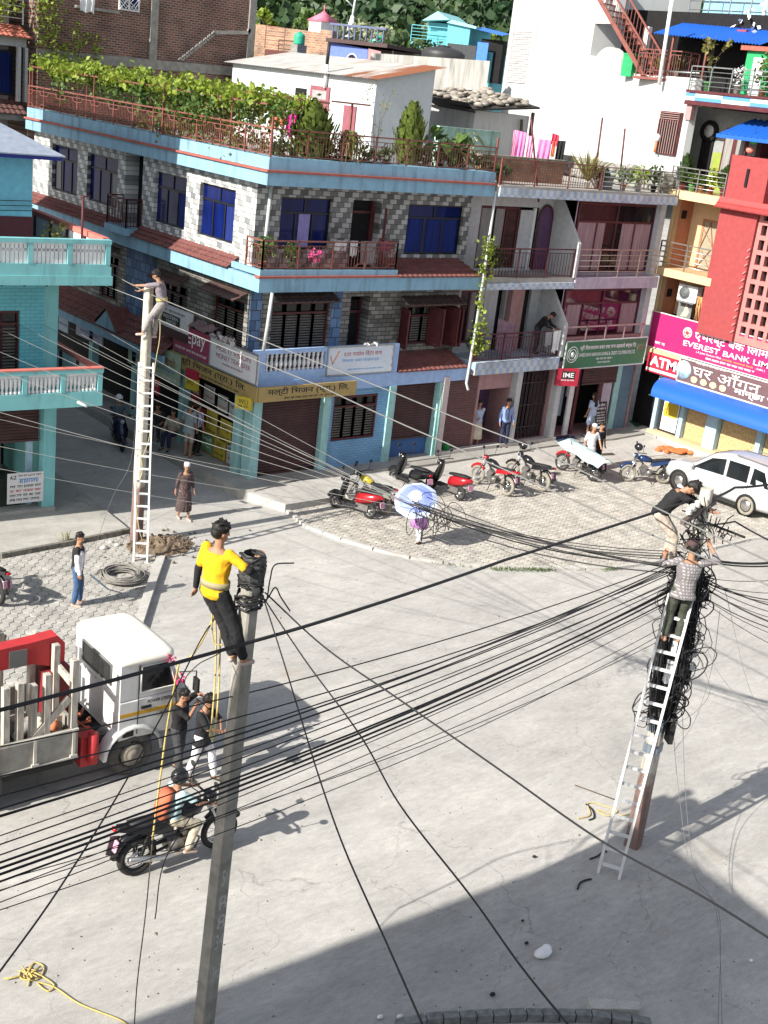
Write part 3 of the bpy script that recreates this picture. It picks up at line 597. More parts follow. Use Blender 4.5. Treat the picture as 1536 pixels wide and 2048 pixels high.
mb = MB(); mb.tube([(7.15, .0, 2.7), (7.1, -.12, .35)], .035, 8); mb.build('drain_pipe', mat('green_pipe', (.16, .3, .26), .6), MAIN)
# left ground floor: posters on the shop front, bench edge
mb = MB(); mb.box(-.02, .08, .8, 3.7, .3, 1.25); mb.build('shop_counter', mat('counter_ochre', (.28, .2, .08), .7, dirt=.4), MAIN)
RP = random.Random(5); cols_ = [mat('poster_%s' % n_, c, .6, var=.15) for n_, c in (('yellow', (.42, .34, .04)), ('red', (.32, .03, .03)), ('white', (.42, .42, .40)), ('green', (.12, .3, .14)), ('blue', (.06, .12, .32)))]
BLK = mat('print_black', (.02, .02, .02), .7); INKB = mat('print_blue', (.08, .22, .5), .7); INKR = mat('print_red', (.45, .05, .05), .7); WH = mat('print_white', (.78, .78, .78), .7)
poster_spots = [(1.25, .95, .62, .7, 0), (2.05, .95, .62, .78, 0), (.95, 1.75, .5, .5, 2), (1.55, 1.85, .55, .5, 2), (2.3, 1.95, .6, .5, 2), (.92, .38, .5, .62, 2), (1.5, .38, .62, .62, 0), (2.25, .4, .6, .5, 3), (.8, .95, .4, .55, 1), (2.75, .95, .45, .7, 1), (3.1, 1.6, .5, .6, 1)]
for i, (y, z, w, h, c) in enumerate(poster_spots):
    names = ['yellow', 'red', 'white', 'green', 'blue']
    t = thing('poster', '%s poster on the money transfer shop front, %s' % (names[c], ['beside the other big yellow one', 'second yellow one from the corner', 'high up nearest the corner pillar', 'high up, second from the corner', 'high up, third from the corner', 'down low by the corner pillar', 'down low under the yellow ones', 'down low and furthest into the street', 'small, closest to the corner pillar', 'lower one furthest into the street', 'upper one furthest into the street'][i]), 'poster', (-.05, y + w, z), 0, 'posters on the shop front')
    b = MB(); b.box(-.012, 0, -w, 0, 0, h); b.build('sheet', cols_[c], t)
    O = V((-.014, -.05, h * .55)); 
    if c == 0: text('WU', t, (-.016, -.1, h * .45), (0, -1, 0), (0, 0, 1), w * .6, h * .34, BLK); scribble(t, (-.016, -.06, h * .1), (0, -1, 0), (0, 0, 1), w - .12, .09, BLK, RP)
    else:
        scribble(t, (-.016, -.05, h * .65), (0, -1, 0), (0, 0, 1), w - .1, .1, BLK if c == 2 else WH, RP); scribble(t, (-.016, -.05, h * .2), (0, -1, 0), (0, 0, 1), w - .1, .07, INKR if c == 2 else WH, RP)
# ================================================================ SIGNS ON THE CORNER BUILDING
RS = random.Random(11)
SGOLD = mat('sign_gold', (.36, .26, .10), .6, var=.1); SPLUM = mat('sign_plum', (.27, .035, .085), .55, var=.08); SWHITE = mat('sign_white', (.62, .62, .63), .6, var=.05); SRED = mat('sign_red', (.38, .02, .045), .5, var=.06)
STEEL = mat('steel_grey', (.3, .31, .32), .45, metal=.6, var=.15)
s, o, X, Z = flat_sign('shop_sign', 'long gold shop board with black lettering over the front shutter', 'sign', (-.36, -.43, 2.74), XA, ZA, 3.55, .44, SGOLD)
text('मल्टी िभजन (प्रा.) िल.', s, o + X * .3 + Z * .15, X, Z, 2.95, .26, BLK, bold=.012); scribble(s, o + X * .9 + Z * .04, X, Z, 1.9, .075, BLK, RS)
s, o, X, Z = flat_sign('shop_sign', 'gold shop board with black lettering running along the street side under the plum sign', 'sign', (-.43, 4.4, 2.74), -YA, ZA, 4.8, .44, SGOLD)
text('मल्टी िभजन (प्रा.) िल.', s, o + X * .25 + Z * .15, X, Z, 4.0, .26, BLK, bold=.012); scribble(s, o + X * 1.0 + Z * .04, X, Z, 2.9, .075, BLK, RS)
s, o, X, Z = flat_sign('money_transfer_sign', 'plum red board lettered IME pay beside the white MULTI VISION board', 'sign', (-.44, 4.25, 3.24), -YA, ZA, 2.1, .86, SPLUM)
text('IME', s, o + X * .2 + Z * .38, X, Z, .85, .34, WH, bold=.02); text('pay', s, o + X * 1.1 + Z * .28, X, Z, .75, .42, WH, bold=.005); scribble(s, o + X * .15 + Z * .1, X, Z, 1.8, .08, WH, RS)
mb = MB(); r1 = []; r2 = []
for i in range(12): r1.append(o + X * (2.2 * i / 11) + Z * (.9 + R.uniform(-.02, .1)) + V((-.06, 0, 0))); r2.append(o + X * (2.2 * i / 11) + Z * (1.05 + R.uniform(-.05, .12)) + V((.25, 0, 0)))
mb.loft([r1, r2], cap=False, closed_ring=False, smooth=False); mb.build('torn_cover', mat('torn_plastic', (.2, .13, .13), .6, var=.3), s)
s, o, X, Z = flat_sign('money_transfer_sign', 'white board lettered MULTI VISION MONEY TRANSFER at the corner of the building', 'sign', (-.44, 2.13, 3.24), -YA, ZA, 2.5, .86, SWHITE, mrim=STEEL)
text('MULTI VISION', s, o + X * .35 + Z * .55, X, Z, 1.8, .16, SPLUM); text('MONEY TRANSFER', s, o + X * .35 + Z * .33, X, Z, 1.8, .14, SPLUM); scribble(s, o + X * .7 + Z * .17, X, Z, 1.1, .06, SPLUM, RS)
mb = MB()
for i in range(26): mb.leaf(o + X * R.uniform(.05, 1.3) + Z * (.9 + R.uniform(-.05, .1)) + V((R.uniform(-.1, .12), 0, 0)), .25, R)
mb.build('cloth_scraps', mat('scrap_cloth', (.5, .46, .46), .9, var=.5, scale=7), s)
s, o, X, Z = flat_sign('finance_sign', 'white flex board with red and blue lettering on the pale blue balcony parapet', 'sign', (2.32, .0, 3.27), XA, ZA, 2.55, .86, mat('flex_pale', (.62, .68, .76), .6, var=.05), mrim=STEEL)
text('दउर गाडोल िवेटेर सया', s, o + X * .6 + Z * .56, X, Z, 1.5, .16, INKR); text('िवकास शहर फाइनान्स', s, o + X * .55 + Z * .36, X, Z, 1.45, .14, mat('print_sky', (.1, .3, .65), .7)); scribble(s, o + X * .8 + Z * .12, X, Z, 1.4, .05, mat('print_sky', (.1, .3, .65)), RS)
mb = MB(); mb.tube([o + X * .1 + Z * .6, o + X * .2 + Z * .35, o + X * .42 + Z * .75], .018, 5); mb.build('tick_mark', mat('print_orange', (.6, .2, .05), .7), s)
mb = MB()
for i in range(7): mb.leaf(o + X * R.uniform(1.3, 2.1) + Z * .9, .18, R)
mb.build('paper_scraps', WH, s)
# western union box sign on a bracket
s, o, X, Z = flat_sign('western_union_sign', 'white and black WESTERN UNION box sign on brackets above the tiled pent roof', 'sign', gx(322, 648, -.5), -YA, ZA, 1.55, .62, SWHITE, depth=.2)
mb = MB(); a = o + X * .02 + Z * .1; mb.quad(a, a + X * 1.1, a + X * 1.1 + Z * .32, a + Z * .32); mb.build('black_panel', BLK, s)
text('WESTERN', s, o + V((-.004, 0, 0)) + X * .1 + Z * .27, X, Z, .9, .11, WH); text('UNION', s, o + V((-.004, 0, 0)) + X * .3 + Z * .13, X, Z, .6, .11, WH); scribble(s, o + X * .1 + Z * .47, X, Z, 1.3, .08, BLK, RS)
mb = MB(); mb.cbox(X * .78 - Z * .14 + V((.1, 0, 0)), X * .77, Z * .13, V((.1, 0, 0))); mb.build('dark_base', mat('box_plum', (.05, .015, .02), .6), s)
mb = MB(); mb.tube([X * 1.45 + V((.1, 0, -.25)), X * 1.45 + V((.1, 0, -1.1))], .03); mb.build('bracket', STEEL, s)
def hang_sign(name, label, px0, py0, px1, py1, xpl, h, m, lines, group=None, depth=.04):
    A = gx(px0, py0, xpl); B = gx(px1, py1, xpl); d = B - A; w = d.length; s, o, X, Z = flat_sign(name, label, 'sign', A - ZA * h, d, ZA, w, h, m, group, depth)
    for kind, x, z, ww, hh, mm in lines:
        if kind == '~': scribble(s, o + X * x * w + Z * z * h, X, Z, ww * w, hh * h, mm, RS)
        else: text(kind, s, o + X * x * w + Z * z * h, X, Z, ww * w, hh * h, mm, bold=.012)
    return s
hang_sign('shop_banner', 'pale green photo studio banner with brown lettering hung over the dark arcade', 258, 668, 361, 712, -.5, .95, mat('banner_green', (.36, .45, .32), .7, var=.15), [('फोटो & िभिडयो', .12, .5, .8, .3, mat('print_brown', (.25, .1, .03))), ('~', .1, .28, .8, .1, INKB), ('~', .05, .04, .9, .1, WH)])
mb = MB(); b_ = bpy.data.objects['shop_banner']
hang_sign('shop_banner', 'lilac shop banner further up the arcade with dark lettering', 153, 625, 206, 650, -.5, .75, mat('banner_lilac', (.40, .38, .46), .7, var=.15), [('~', .1, .55, .8, .22, SPLUM), ('~', .15, .25, .7, .12, INKB)])
hang_sign('shop_banner', 'small white and blue shop board furthest up the arcade', 118, 611, 137, 619, -.5, .85, mat('banner_pale', (.35, .42, .48), .7, var=.15), [('~', .1, .6, .8, .2, BLK), ('~', .1, .2, .8, .15, INKB)])
def boxsign(name, label, C, X, w, h, d, m, group=None):
    X = V(X).normalized(); Nn = X.cross(ZA); t = thing(name, label, 'sign', tuple(C), 0, group); mb = MB(); mb.cbox((0, 0, 0), X * w / 2, Nn * d / 2, ZA * h / 2); mb.build('box', m, t); return t, Nn * (d / 2 + .004), X, ZA
YEL = mat('sign_yellow', (.5, .39, .03), .5, var=.05)
t, nn, X, Z = boxsign('money_transfer_box', 'small yellow box sign sticking out from the corner pillar', gx(488, 806, -.55), (.5, -.85, 0), .5, .36, .12, YEL); text('WU', t, nn - X * .15 - Z * .02, X, Z, .3, .14, BLK); scribble(t, nn - X * .17 - Z * .12, X, Z, .34, .06, BLK, RS)
t, nn, X, Z = boxsign('money_transfer_box', 'red and yellow box sign under the street side gold board', gx(384, 768, -.5), (.2, -1, 0), .5, .34, .12, YEL); text('WU', t, nn - X * .18 - Z * .02, X, Z, .3, .14, BLK)
mb = MB(); mb.cbox(Z * .3, X * .25, nn, Z * .125); mb.build('red_top', SRED, t)
t, nn, X, Z = boxsign('shop_board', 'small dark red hanging board in the arcade by the ladder pole', gx(310, 772, -.45), (0, -1, 0), .55, .5, .05, SRED); scribble(t, nn - X * .22, X, Z, .44, .1, WH, RS)
# ================================================================ CHECKERED-BAND BUILDING (right of the corner building)
def checks(name, c1, c2, w, h, axes='xz', dirt=.45):
    if name in MATS: return MATS[name]
    m = bpy.data.materials.new(name); m.use_nodes = True; MATS[name] = m; N, L = nodes(m); b = N['Principled BSDF']; b.inputs['Roughness'].default_value = .7
    tc = N.new('ShaderNodeTexCoord'); mp = N.new('ShaderNodeMapping'); mp.inputs['Scale'].default_value = (1 / w if 'x' in axes else .001, 1 / w if 'y' in axes else .001, 1 / h); mp.inputs['Location'].default_value = (.01, .31, .02); L.new(tc.outputs['Object'], mp.inputs[0])
    ck = N.new('ShaderNodeTexChecker'); ck.inputs['Scale'].default_value = 1; ck.inputs[1].default_value = (*c1, 1); ck.inputs[2].default_value = (*c2, 1); L.new(mp.outputs[0], ck.inputs[0])
    no = N.new('ShaderNodeTexNoise'); no.inputs['Scale'].default_value = 1.6; no.inputs['Detail'].default_value = 9; L.new(tc.outputs['Object'], no.inputs[0])
    r = N.new('ShaderNodeMapRange'); r.inputs[1].default_value = .48; r.inputs[2].default_value = .72; r.inputs[4].default_value = dirt; L.new(no.outputs[0], r.inputs[0])
    mx = N.new('ShaderNodeMix'); mx.data_type = 'RGBA'; mx.inputs['B'].default_value = (.07, .065, .055, 1); L.new(r.outputs[0], mx.inputs['Factor']); L.new(ck.outputs[0], mx.inputs['A']); L.new(mx.outputs['Result'], b.inputs['Base Color']); return m
CHK = checks('check_tile', (.30, .42, .58), (.52, .53, .53), .165, .21); LILAC = mat('paint_lilac', (.42, .36, .43), .75, dirt=.35, var=.12); PINKW = mat('paint_pink', (.38, .22, .22), .75, dirt=.25); PALEW = mat('paint_pale_white', (.46, .47, .48), .75, dirt=.2); MAUVE = mat('paint_mauve', (.10, .05, .11), .7, var=.2)
CB = thing('checkered_band_building', 'three storey building with blue and white checkered floor bands and glazed right half', 'building', (8.4, 0, 0))
o_ = lambda x: x - 8.4
PB = lambda u, z, d: V((u - 8.4, 1.3 + d, z)); PR = lambda u, z, d: V((u - 8.4, .38 + d, z)); PGc = lambda u, z, d: V((u - 8.4, .2 + d, z))
mb = MB(); mb.m(PALEW); wall_grid(mb, PB, 8.4, 12.7, 6.1, 8.8, [(9.1, 11.9, 6.25, 8.3, .08)]); wall_grid(mb, PB, 8.4, 12.7, 3.2, 5.8, [(8.7, 9.7, 3.7, 5.5), (10.45, 10.85, 3.3, 5.7), (11.7, 12.1, 3.3, 5.7)])
mb.m(LILAC); wall_grid(mb, PR, 12.72, 17.3, 6.1, 8.8, [(12.75, 17.0, 6.25, 8.68, .05)]); wall_grid(mb, PR, 12.72, 17.3, 3.2, 5.8, [(12.75, 17.0, 3.95, 5.68, .05)])
mb.m(DARK); mb.box(.02, 8.88, 1.6, 10, .3, 8.79); mb.build('wall', None, CB)
def slab(name, u0, u1, v0, v1, z0, z1, m): b = MB(); b.box(u0 - 8.4, u1 - 8.4, v0, v1, z0, z1); return b.build(name, m, CB)
slab('floor_band', 8.42, 17.5, -.12, 1.6, 8.75, 9.02, CHK); slab('floor_band', 8.42, 12.64, -.12, 1.4, 5.79, 6.0, CHK); slab('floor_band', 8.42, 12.5, -.12, 1.4, 2.96, 3.38, CHK); slab('floor_slab', 8.44, 12.62, -.06, 1.4, 6.003, 6.16, M_WALK); slab('floor_band', 12.66, 17.2, -.12, .9, 5.77, 6.17, LILAC); slab('floor_band', 12.66, 17.2, -.05, .9, 2.96, 3.2, LILAC)
b = MB(); b.box(.05, 9.1, -.1, 14, 9.023, 9.1); b.build('roof', M_WALK, CB)
for z0 in (3.38, 6.16):                                   # slanting party walls
    b = MB(); b.prism([(o_(12.6), 1.3, z0), (o_(12.6), -.12, z0), (o_(12.6), -.12, z0 + 1.15), (o_(12.6), .95, z0 + 2.5), (o_(12.6), 1.3, z0 + 2.5)], (-.06, 0, 0), (.06, 0, 0)); b.build('party_wall', PALEW, CB)
# upper left: sliding windows with grey curtains, arched door
window(CB, PB, 9.1, 10.95, 6.27, 8.28, .02, MAROON, GLD, 3, 0, .07, curtains=[(.03, .28), (.4, .62)], mcurt=CURW)
b = MB(); bxp(b, PB, 11.0, 11.6, 6.27, 8.2, .0, .04); b.build('door_leaf', PALEW, CB)
b = MB(); bxp(b, PB, 11.6, 11.72, 6.2, 8.28, -.02, .06); b.build('door_frame', WHITEP, CB)
b = MB(); pts = [PB(11.85, 6.2, -.02), PB(12.55, 6.2, -.02), PB(12.55, 7.9, -.02)] + [PB(12.2 + .35 * math.cos(a), 7.9 + .5 * math.sin(a), -.02) for a in [PI * k / 10 for k in range(1, 10)]] + [PB(11.85, 7.9, -.02)]
b.prism([p - V((0, 0, 0)) for p in pts], (0, -.02, 0), (0, .0, 0)); b.build('arched_door', MAUVE, CB)
b = MB(); b.tube([p + V((0, -.03, 0)) for p in pts[1:]] + [pts[0] + V((0, -.03, 0))], .035, 5); b.build('arch_frame', MAROON, CB)
# lower left
window(CB, PB, 8.7, 9.7, 3.7, 5.5, .05, MAROON, GLD, 2, 0, .08, curtains=[(.5, .8)], mcurt=CURW)
for u in (10.5, 11.7):
    b = MB(); bxp(b, PB, u + .4, u + 1.0, 3.38, 5.75, -.25, -.02) if u < 11 else bxp(b, PB, u, u + .38, 3.38, 5.7, .1, .12); b.build('pillar' if u < 11 else 'door', PINKW if u < 11 else DARK, CB)
# right: tall glazing
window(CB, PR, 12.85, 17.0, 6.27, 8.66, .0, MAROON, GLD, 4, .27, .07, curtains=[(.02, .36), (.58, .97)], mcurt=CURP)
window(CB, PR, 12.85, 17.0, 3.97, 5.66, .0, MAROON, glassmat('glass_plum', (.05, .012, .03), .06), 4, .3, .07, curtains=[(.05, .22), (.75, .97)], mcurt=CURP)
b = MB(); b.box(o_(17.05), o_(17.35), .2, .5, 3.2, 8.74); b.build('corner_pillar', PALEW, CB)
b = MB(); railing(b, [(.05, -.04, 6.16), (o_(12.5), -.04, 6.16)], .95, 1.6, .14); b.build('balcony_railing', MAROON, CB)
b = MB(); railing(b, [(.0, .05, 3.38), (o_(12.5), .05, 3.38)], .9, 1.6, .13); b.build('balcony_railing', MAROON, CB)
b = MB(); railing(b, [(o_(12.72), -.04, 6.17), (o_(17.1), -.04, 6.17)], .95, 1.1, style='tubes'); b.build('balcony_railing', mat('steel_rail', (.4, .34, .3), .4, metal=.5), CB)
b = MB(); b.box(o_(12.7), o_(17.0), -.02, .1, 3.9, 4.05); b.build('sill', PINKW, CB)
b = MB()
for k in range(5): x = o_(12.7 + k * 1.05); b.bar((x, -.05, 3.9), (x, -.05, 4.45), .05)
b.bar((o_(12.7), -.05, 4.42), (o_(17.0), -.05, 4.42), .05); b.build('balcony_railing', mat('rail_pink', (.4, .26, .25), .5), CB)
# roof terrace railings
b = MB(); railing(b, [(.0, -.05, 9.1), (o_(13.2), -.05, 9.1)], .8, 1.7, .12, style='bars'); b.build('terrace_railing', RAILM, CB)
b = MB(); railing(b, [(o_(13.3), -.05, 9.1), (o_(17.4), -.05, 9.1)], .78, 1.1, style='tubes'); b.build('terrace_railing', STEEL, CB)
# ground floor
b = MB(); b.m(PINKW); wall_grid(b, PGc, 8.4, 17.3, .3, 2.96, [(8.42, 8.95, .35, 2.6), (9.1, 10.55, .32, 2.35, 1.0), (10.9, 12.65, .35, 2.9, .9), (12.95, 17.25, .32, 2.9, 1.1)]); b.build('ground_floor_wall', None, CB)
shutter(CB, PGc, 7.4, 8.95, .4, 2.9, -.02, mat('shutter_rose', (.15, .075, .07), .6, var=.2, dirt=.2))
b = MB(); bxp(b, PGc, 9.12, 10.5, .32, 2.34, .9, .95); b.build('passage_wall', MAUVE, CB)
b = MB(); bxp(b, PGc, 9.15, 10.0, 1.5, 2.3, .86, .895); b.build('window', GLB, CB)
for u in (7.16, 10.58, 12.66):
    b = MB(); bxp(b, PGc, u, u + .24, .3, 2.96, -.28, .05); b.build('pillar', PALEW if u > 8 else mat('pillar_pinkwhite', (.5, .42, .42), .7, dirt=.3), CB)
b = MB()
for k in range(18): bxp(b, PGc, 10.95 + k * .095, 10.975 + k * .095, .4, 2.85, .12 + .03 * (k % 2), .16 + .03 * (k % 2))
for z in (.8, 1.6, 2.4): bxp(b, PGc, 10.92, 12.62, z, z + .03, .1, .115)
b.build('collapsible_gate', mat('gate_dark', (.045, .03, .035), .5), CB)
b = MB(); bxp(b, PGc, 12.97, 17.2, .34, 2.9, 1.05, 1.1); b.build('shop_back', DARK, CB)
for u0, u1, m_, nm in ((13.75, 14.0, WHITEP, 'door_jamb'), (14.1, 14.25, MAROON, 'door_jamb'), (15.35, 15.55, MAROON, 'door_jamb'), (15.6, 16.1, LILAC, 'door_panel'), (16.25, 16.55, TEALP, 'pillar'), (16.55, 17.2, mat('wall_blue_grey', (.10, .17, .24), .7, dirt=.2), 'side_wall')):
    b = MB(); bxp(b, PGc, u0, u1, .32, 2.9, .05, .12); b.build(nm, m_, CB)
shutter(CB, PGc, 14.26, 16.2, 2.25, 2.9, .0, SHUT)
b = MB(); bxp(b, PGc, 13.5, 13.75, 1.0, 2.3, .3, .34); bxp(b, PGc, 13.05, 13.5, .5, 1.1, .5, .54); b.build('shop_furniture', mat('shop_pale', (.3, .34, .38), .5), CB)
b = MB(); bxp(b, PGc, 14.6, 14.72, 1.5, 2.3, .9, .95); bxp(b, PGc, 14.95, 15.07, 1.4, 2.3, .9, .95); b.build('shop_window', mat('shop_bright', (.7, .72, .6), .5), CB)
b = MB(); bxp(b, PGc, 7.4, 13.0, .28, .42, -.32, -.06); b.build('threshold', M_SLAB, CB)
# the green co-operative sign, the IME box, the standing board
s, o, X, Z = flat_sign('cooperative_sign', 'green board with white lettering and round emblem above the shop doors', 'sign', (12.66, -.2, 2.95), XA, ZA, 4.45, 1.0, mat('sign_green', (.045, .17, .075), .55, var=.1), mrim=mat('sign_edge', (.5, .5, .5), .5))
text('श्री िशवनारायण बचत तथा ऋण सहकारी संस्था िल.', s, o + X * .75 + Z * .62, X, Z, 3.1, .22, WH, bold=.02); text('SHREE SHIVA NARAYAN SAVING & CREDIT CO-OPERATIVE LTD.', s, o + X * .75 + Z * .42, X, Z, 3.1, .13, WH, bold=.01)
scribble(s, o + X * 1.7 + Z * .26, X, Z, .9, .08, WH, RS); scribble(s, o + X * 1.8 + Z * .13, X, Z, .7, .07, WH, RS)
b = MB(); c_ = o + X * .38 + Z * .52
for r0 in (.28, .19): b.torus(c_, r0, .018, (0, -1, 0), 20, 5)
b.lathe([(.1, 0), (.1, .01)], c_, 12, (0, -1, 0)); b.build('emblem', WH, s)
b = MB(); a = o + X * 3.95 + Z * .55
for k in range(9): b.bar(a + X * k * .045, a + X * (k * .045 + .02) + Z * R.uniform(.12, .26), .022, .012)
b.build('photo_print', mat('print_tan', (.3, .22, .15), .7), s)
t, nn, X, Z = boxsign('money_transfer_box', 'red IME box sign beside the white shop pillar', gy(1134, 754, -.25), (.9, -.35, 0), .85, .62, .14, SRED)
b = MB(); b.add([nn - X * .25 + Z * -.05, nn + X * .27 + Z * -.05, nn + X * .27 + Z * .22, nn - X * .25 + Z * .22], [(0, 1, 2, 3)]); b.build('black_panel', BLK, t); text('IME', t, nn * 1.04 - X * .2 + Z * .0, X, Z, .42, .17, WH, bold=.01); scribble(t, nn - X * .25 - Z * .13, X, Z, .5, .05, WH, RS)
A = gy(1192, 856, -.35); t = thing('standing_board', 'black standing board with white lettering and arrow beside the shop door', 'sign', (A.x, A.y, .3)); d = .12; Z2 = V((0, .25, 1.22)).normalized()
b = MB(); b.cbox(XA * .33 + Z2 * .68, XA * .33, Z2 * .62, V((0, -.015, .003))); b.build('board', mat('board_black', (.03, .025, .028), .6), t)
b = MB()
for u in (0, .66): b.bar(XA * u, XA * u + Z2 * 1.32, .03)
b.build('stand', STEEL, t)
oo = V((0, -.025, 0)); text('घर आँगन', t, oo + XA * .12 + Z2 * 1.13, XA, Z2, .45, .12, WH, bold=.01); scribble(t, oo + XA * .1 + Z2 * 1.0, XA, Z2, .5, .08, WH, RS)
for k in range(5): scribble(t, oo + XA * .1 + Z2 * (.88 - k * .1), XA, Z2, .46, .05, WH, RS)
b = MB(); b.poly([oo + XA * .06 + Z2 * .33, oo + XA * .4 + Z2 * .33, oo + XA * .4 + Z2 * .29, oo + XA * .58 + Z2 * .37, oo + XA * .4 + Z2 * .45, oo + XA * .4 + Z2 * .41, oo + XA * .06 + Z2 * .41]); b.build('arrow', WH, t)
b = MB(); b.cbox(oo + XA * .33 + Z2 * .17, XA * .31, Z2 * .09, V((0, -.004, 0))); b.build('red_panel', mat('board_red', (.28, .02, .03), .6), t); scribble(t, oo * 1.3 + XA * .1 + Z2 * .15, XA, Z2, .42, .05, WH, RS)
# ================================================================ BANK HOUSE (orange above, shops below)
BF = Frame((17.9, .35, 0), -90)
ORANGE = mat('paint_apricot', (.60, .33, .16), .75, dirt=.15, var=.08); CREAM = mat('paint_cream', (.60, .43, .25), .75, dirt=.12, var=.06); BRICKO = mat('paint_terracotta', (.40, .17, .10), .75, dirt=.2); LBLUE = mat('paint_grey_blue', (.34, .50, .60), .7, dirt=.15)
BK = thing('orange_bank_house', 'narrow apricot house with a bank and eating house on its ground floor', 'building', (17.9, .35, 0), math.radians(-90))
PK = lambda u, z, d: V((u, d, z)); PK2 = lambda u, z, d: V((u, 1.1 + d, z))
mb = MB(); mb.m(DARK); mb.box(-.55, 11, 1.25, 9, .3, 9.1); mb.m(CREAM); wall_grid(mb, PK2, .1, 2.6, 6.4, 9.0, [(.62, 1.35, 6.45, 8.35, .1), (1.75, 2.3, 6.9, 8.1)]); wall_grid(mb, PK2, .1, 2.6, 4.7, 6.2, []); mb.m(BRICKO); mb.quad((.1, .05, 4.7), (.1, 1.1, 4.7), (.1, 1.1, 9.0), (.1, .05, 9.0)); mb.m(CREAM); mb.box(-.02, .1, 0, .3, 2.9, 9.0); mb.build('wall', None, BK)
b = MB(); b.box(-.1, 2.5, -.35, 1.3, 6.2, 6.48); b.build('balcony_slab', CREAM, BK); b = MB(); b.box(-.12, 2.6, -.32, 1.3, 8.98, 9.28); b.build('roof_slab', CREAM, BK)
b = MB(); railing(b, [(.0, 1.0, 6.48), (0, -.28, 6.48), (2.4, -.28, 6.48)], .95, 1.2, style='tubes'); b.build('balcony_railing', mat('steel_bright', (.5, .48, .45), .3, metal=.8), BK)
window(BK, PK2, .62, 1.35, 6.45, 8.35, .0, mat('door_tan', (.35, .17, .09), .6), mat('door_mesh', (.3, .27, .2), .7), 1, 0, .09, name='door', colf=[])
b = MB()
for (a, c) in (((.7, 7.3), (1.0, 8.25)), ((1.28, 7.3), (.98, 8.25)), ((.7, 8.0), (1.28, 7.4)), ((.7, 6.6), (1.2, 7.3)), ((1.28, 6.6), (.8, 7.2))): b.bar(PK2(a[0], a[1], -.01), PK2(c[0], c[1], -.01), .025)
b.build('door_grille', mat('door_tan'  , (.35, .17, .09)), BK)
window(BK, PK2, 1.75, 2.3, 6.9, 8.1, .05, PINKW, GLD, 2, .5, .06)
for u, z in ((.02, 8.4), (.02, 5.5)):
    b = MB(); b.box(.102, .112, .45, .75, z - .15, z + .15); b.build('vent', DARK, BK)
# air conditioner and odds on the ledge
t = thing('air_conditioner', 'white outdoor air conditioner unit under the apricot balcony', 'air conditioner', tuple(BF.w(.85, .25, 5.42)), math.radians(-90)); b = MB(); b.box(0, .85, -.15, .15, 0, .58); b.build('casing', WHITEP, t); b = MB(); b.torus((.3, -.155, .29), .22, .02, (0, 1, 0)); b.torus((.3, -.155, .29), .12, .015, (0, 1, 0)); b.lathe([(.23, 0), (.23, .006)], (.3, -.152, .29), 18, (0, -1, 0)); b.build('fan_grille', mat('grille_grey', (.12, .13, .13), .5), t); b = MB(); b.box(.05, .8, -.2, .2, -.06, -.003); b.build('bracket', STEEL, t)
t = thing('framed_board', 'grey board with a white leaf emblem leaning below the air conditioner', 'board', tuple(BF.w(.8, .35, 4.72)), math.radians(-90)); b = MB(); b.box(0, .62, 0, .04, 0, .72); b.build('panel', mat('board_grey', (.16, .17, .17), .6), t); b = MB(); b.poly([(.16, -.003, .08), (.45, -.003, .12), (.52, -.003, .3), (.34, -.003, .62), (.28, -.003, .3)]); b.build('emblem', mat('emblem_cream', (.6, .55, .35), .6), t)
t = thing('cable_bundle', 'tan bundle of cables hanging by the air conditioner', 'cable', tuple(BF.w(1.85, .1, 4.75))); b = MB()
for k in range(9): x = R.uniform(-.12, .12); b.tube([(0, x, .95), (R.uniform(-.05, .05), x * .6 + R.uniform(-.1, .1), .5), (0, x * 1.3 - .08, 0)], .018, 5)
b.build('strands', mat('cable_tan', (.45, .25, .1), .7, var=.4), t)
t = thing('meter_box', 'white junction box with cables beside the tan cable bundle', 'box', tuple(BF.w(2.0, .2, 4.75)), math.radians(-90)); b = MB(); b.box(0, .5, 0, .2, .15, .75); b.build('case', WHITEP, t); b = MB(); b.tube([(.1, -.02, .7), (.3, -.05, .4), (.15, -.03, .1)], .02, 5); b.tube([(.4, -.02, .7), (.2, -.05, .45), (.42, -.03, .05)], .02, 5); b.build('wires', BLK, t)
# ground floor of the bank house
b = MB(); b.m(DARK); b.box(-.5, 11, .55, 1.2, .3, 3.0); b.m(mat('glass_black', (.02, .025, .03), .1)); wall_grid(b, lambda u, z, d: V((u, .42 + d, z)), .8, 11, 1.6, 2.9, []); b.build('shop_wall', None, BK)
for u, w, y0 in ((.83, .16, -.02), (2.05, .18, -.02), (2.55, .16, .3), (3.28, .5, -.05), (5.45, .2, -.05), (7.6, .4, -.05)):
    b = MB(); b.box(u, u + w, y0, .4, .3, 2.75 if y0 > -.04 or w < .4 else 1.75); b.build('pillar', LBLUE, BK)
BAMB = mat('bamboo_mat', (.50, .36, .18), .75, var=.55, scale=5, stretch=(9, 9, 1.6), bump=.3)
for u0, u1 in ((2.26, 3.26), (3.82, 5.43), (5.68, 7.58)):
    b = MB(); b.box(u0, u1, .2, .25, .45, 1.72); b.build('bamboo_panel', BAMB, BK)
b = MB(); b.box(.8, 11, -.15, .4, .303, .44); b.build('sill', CREAM, BK)
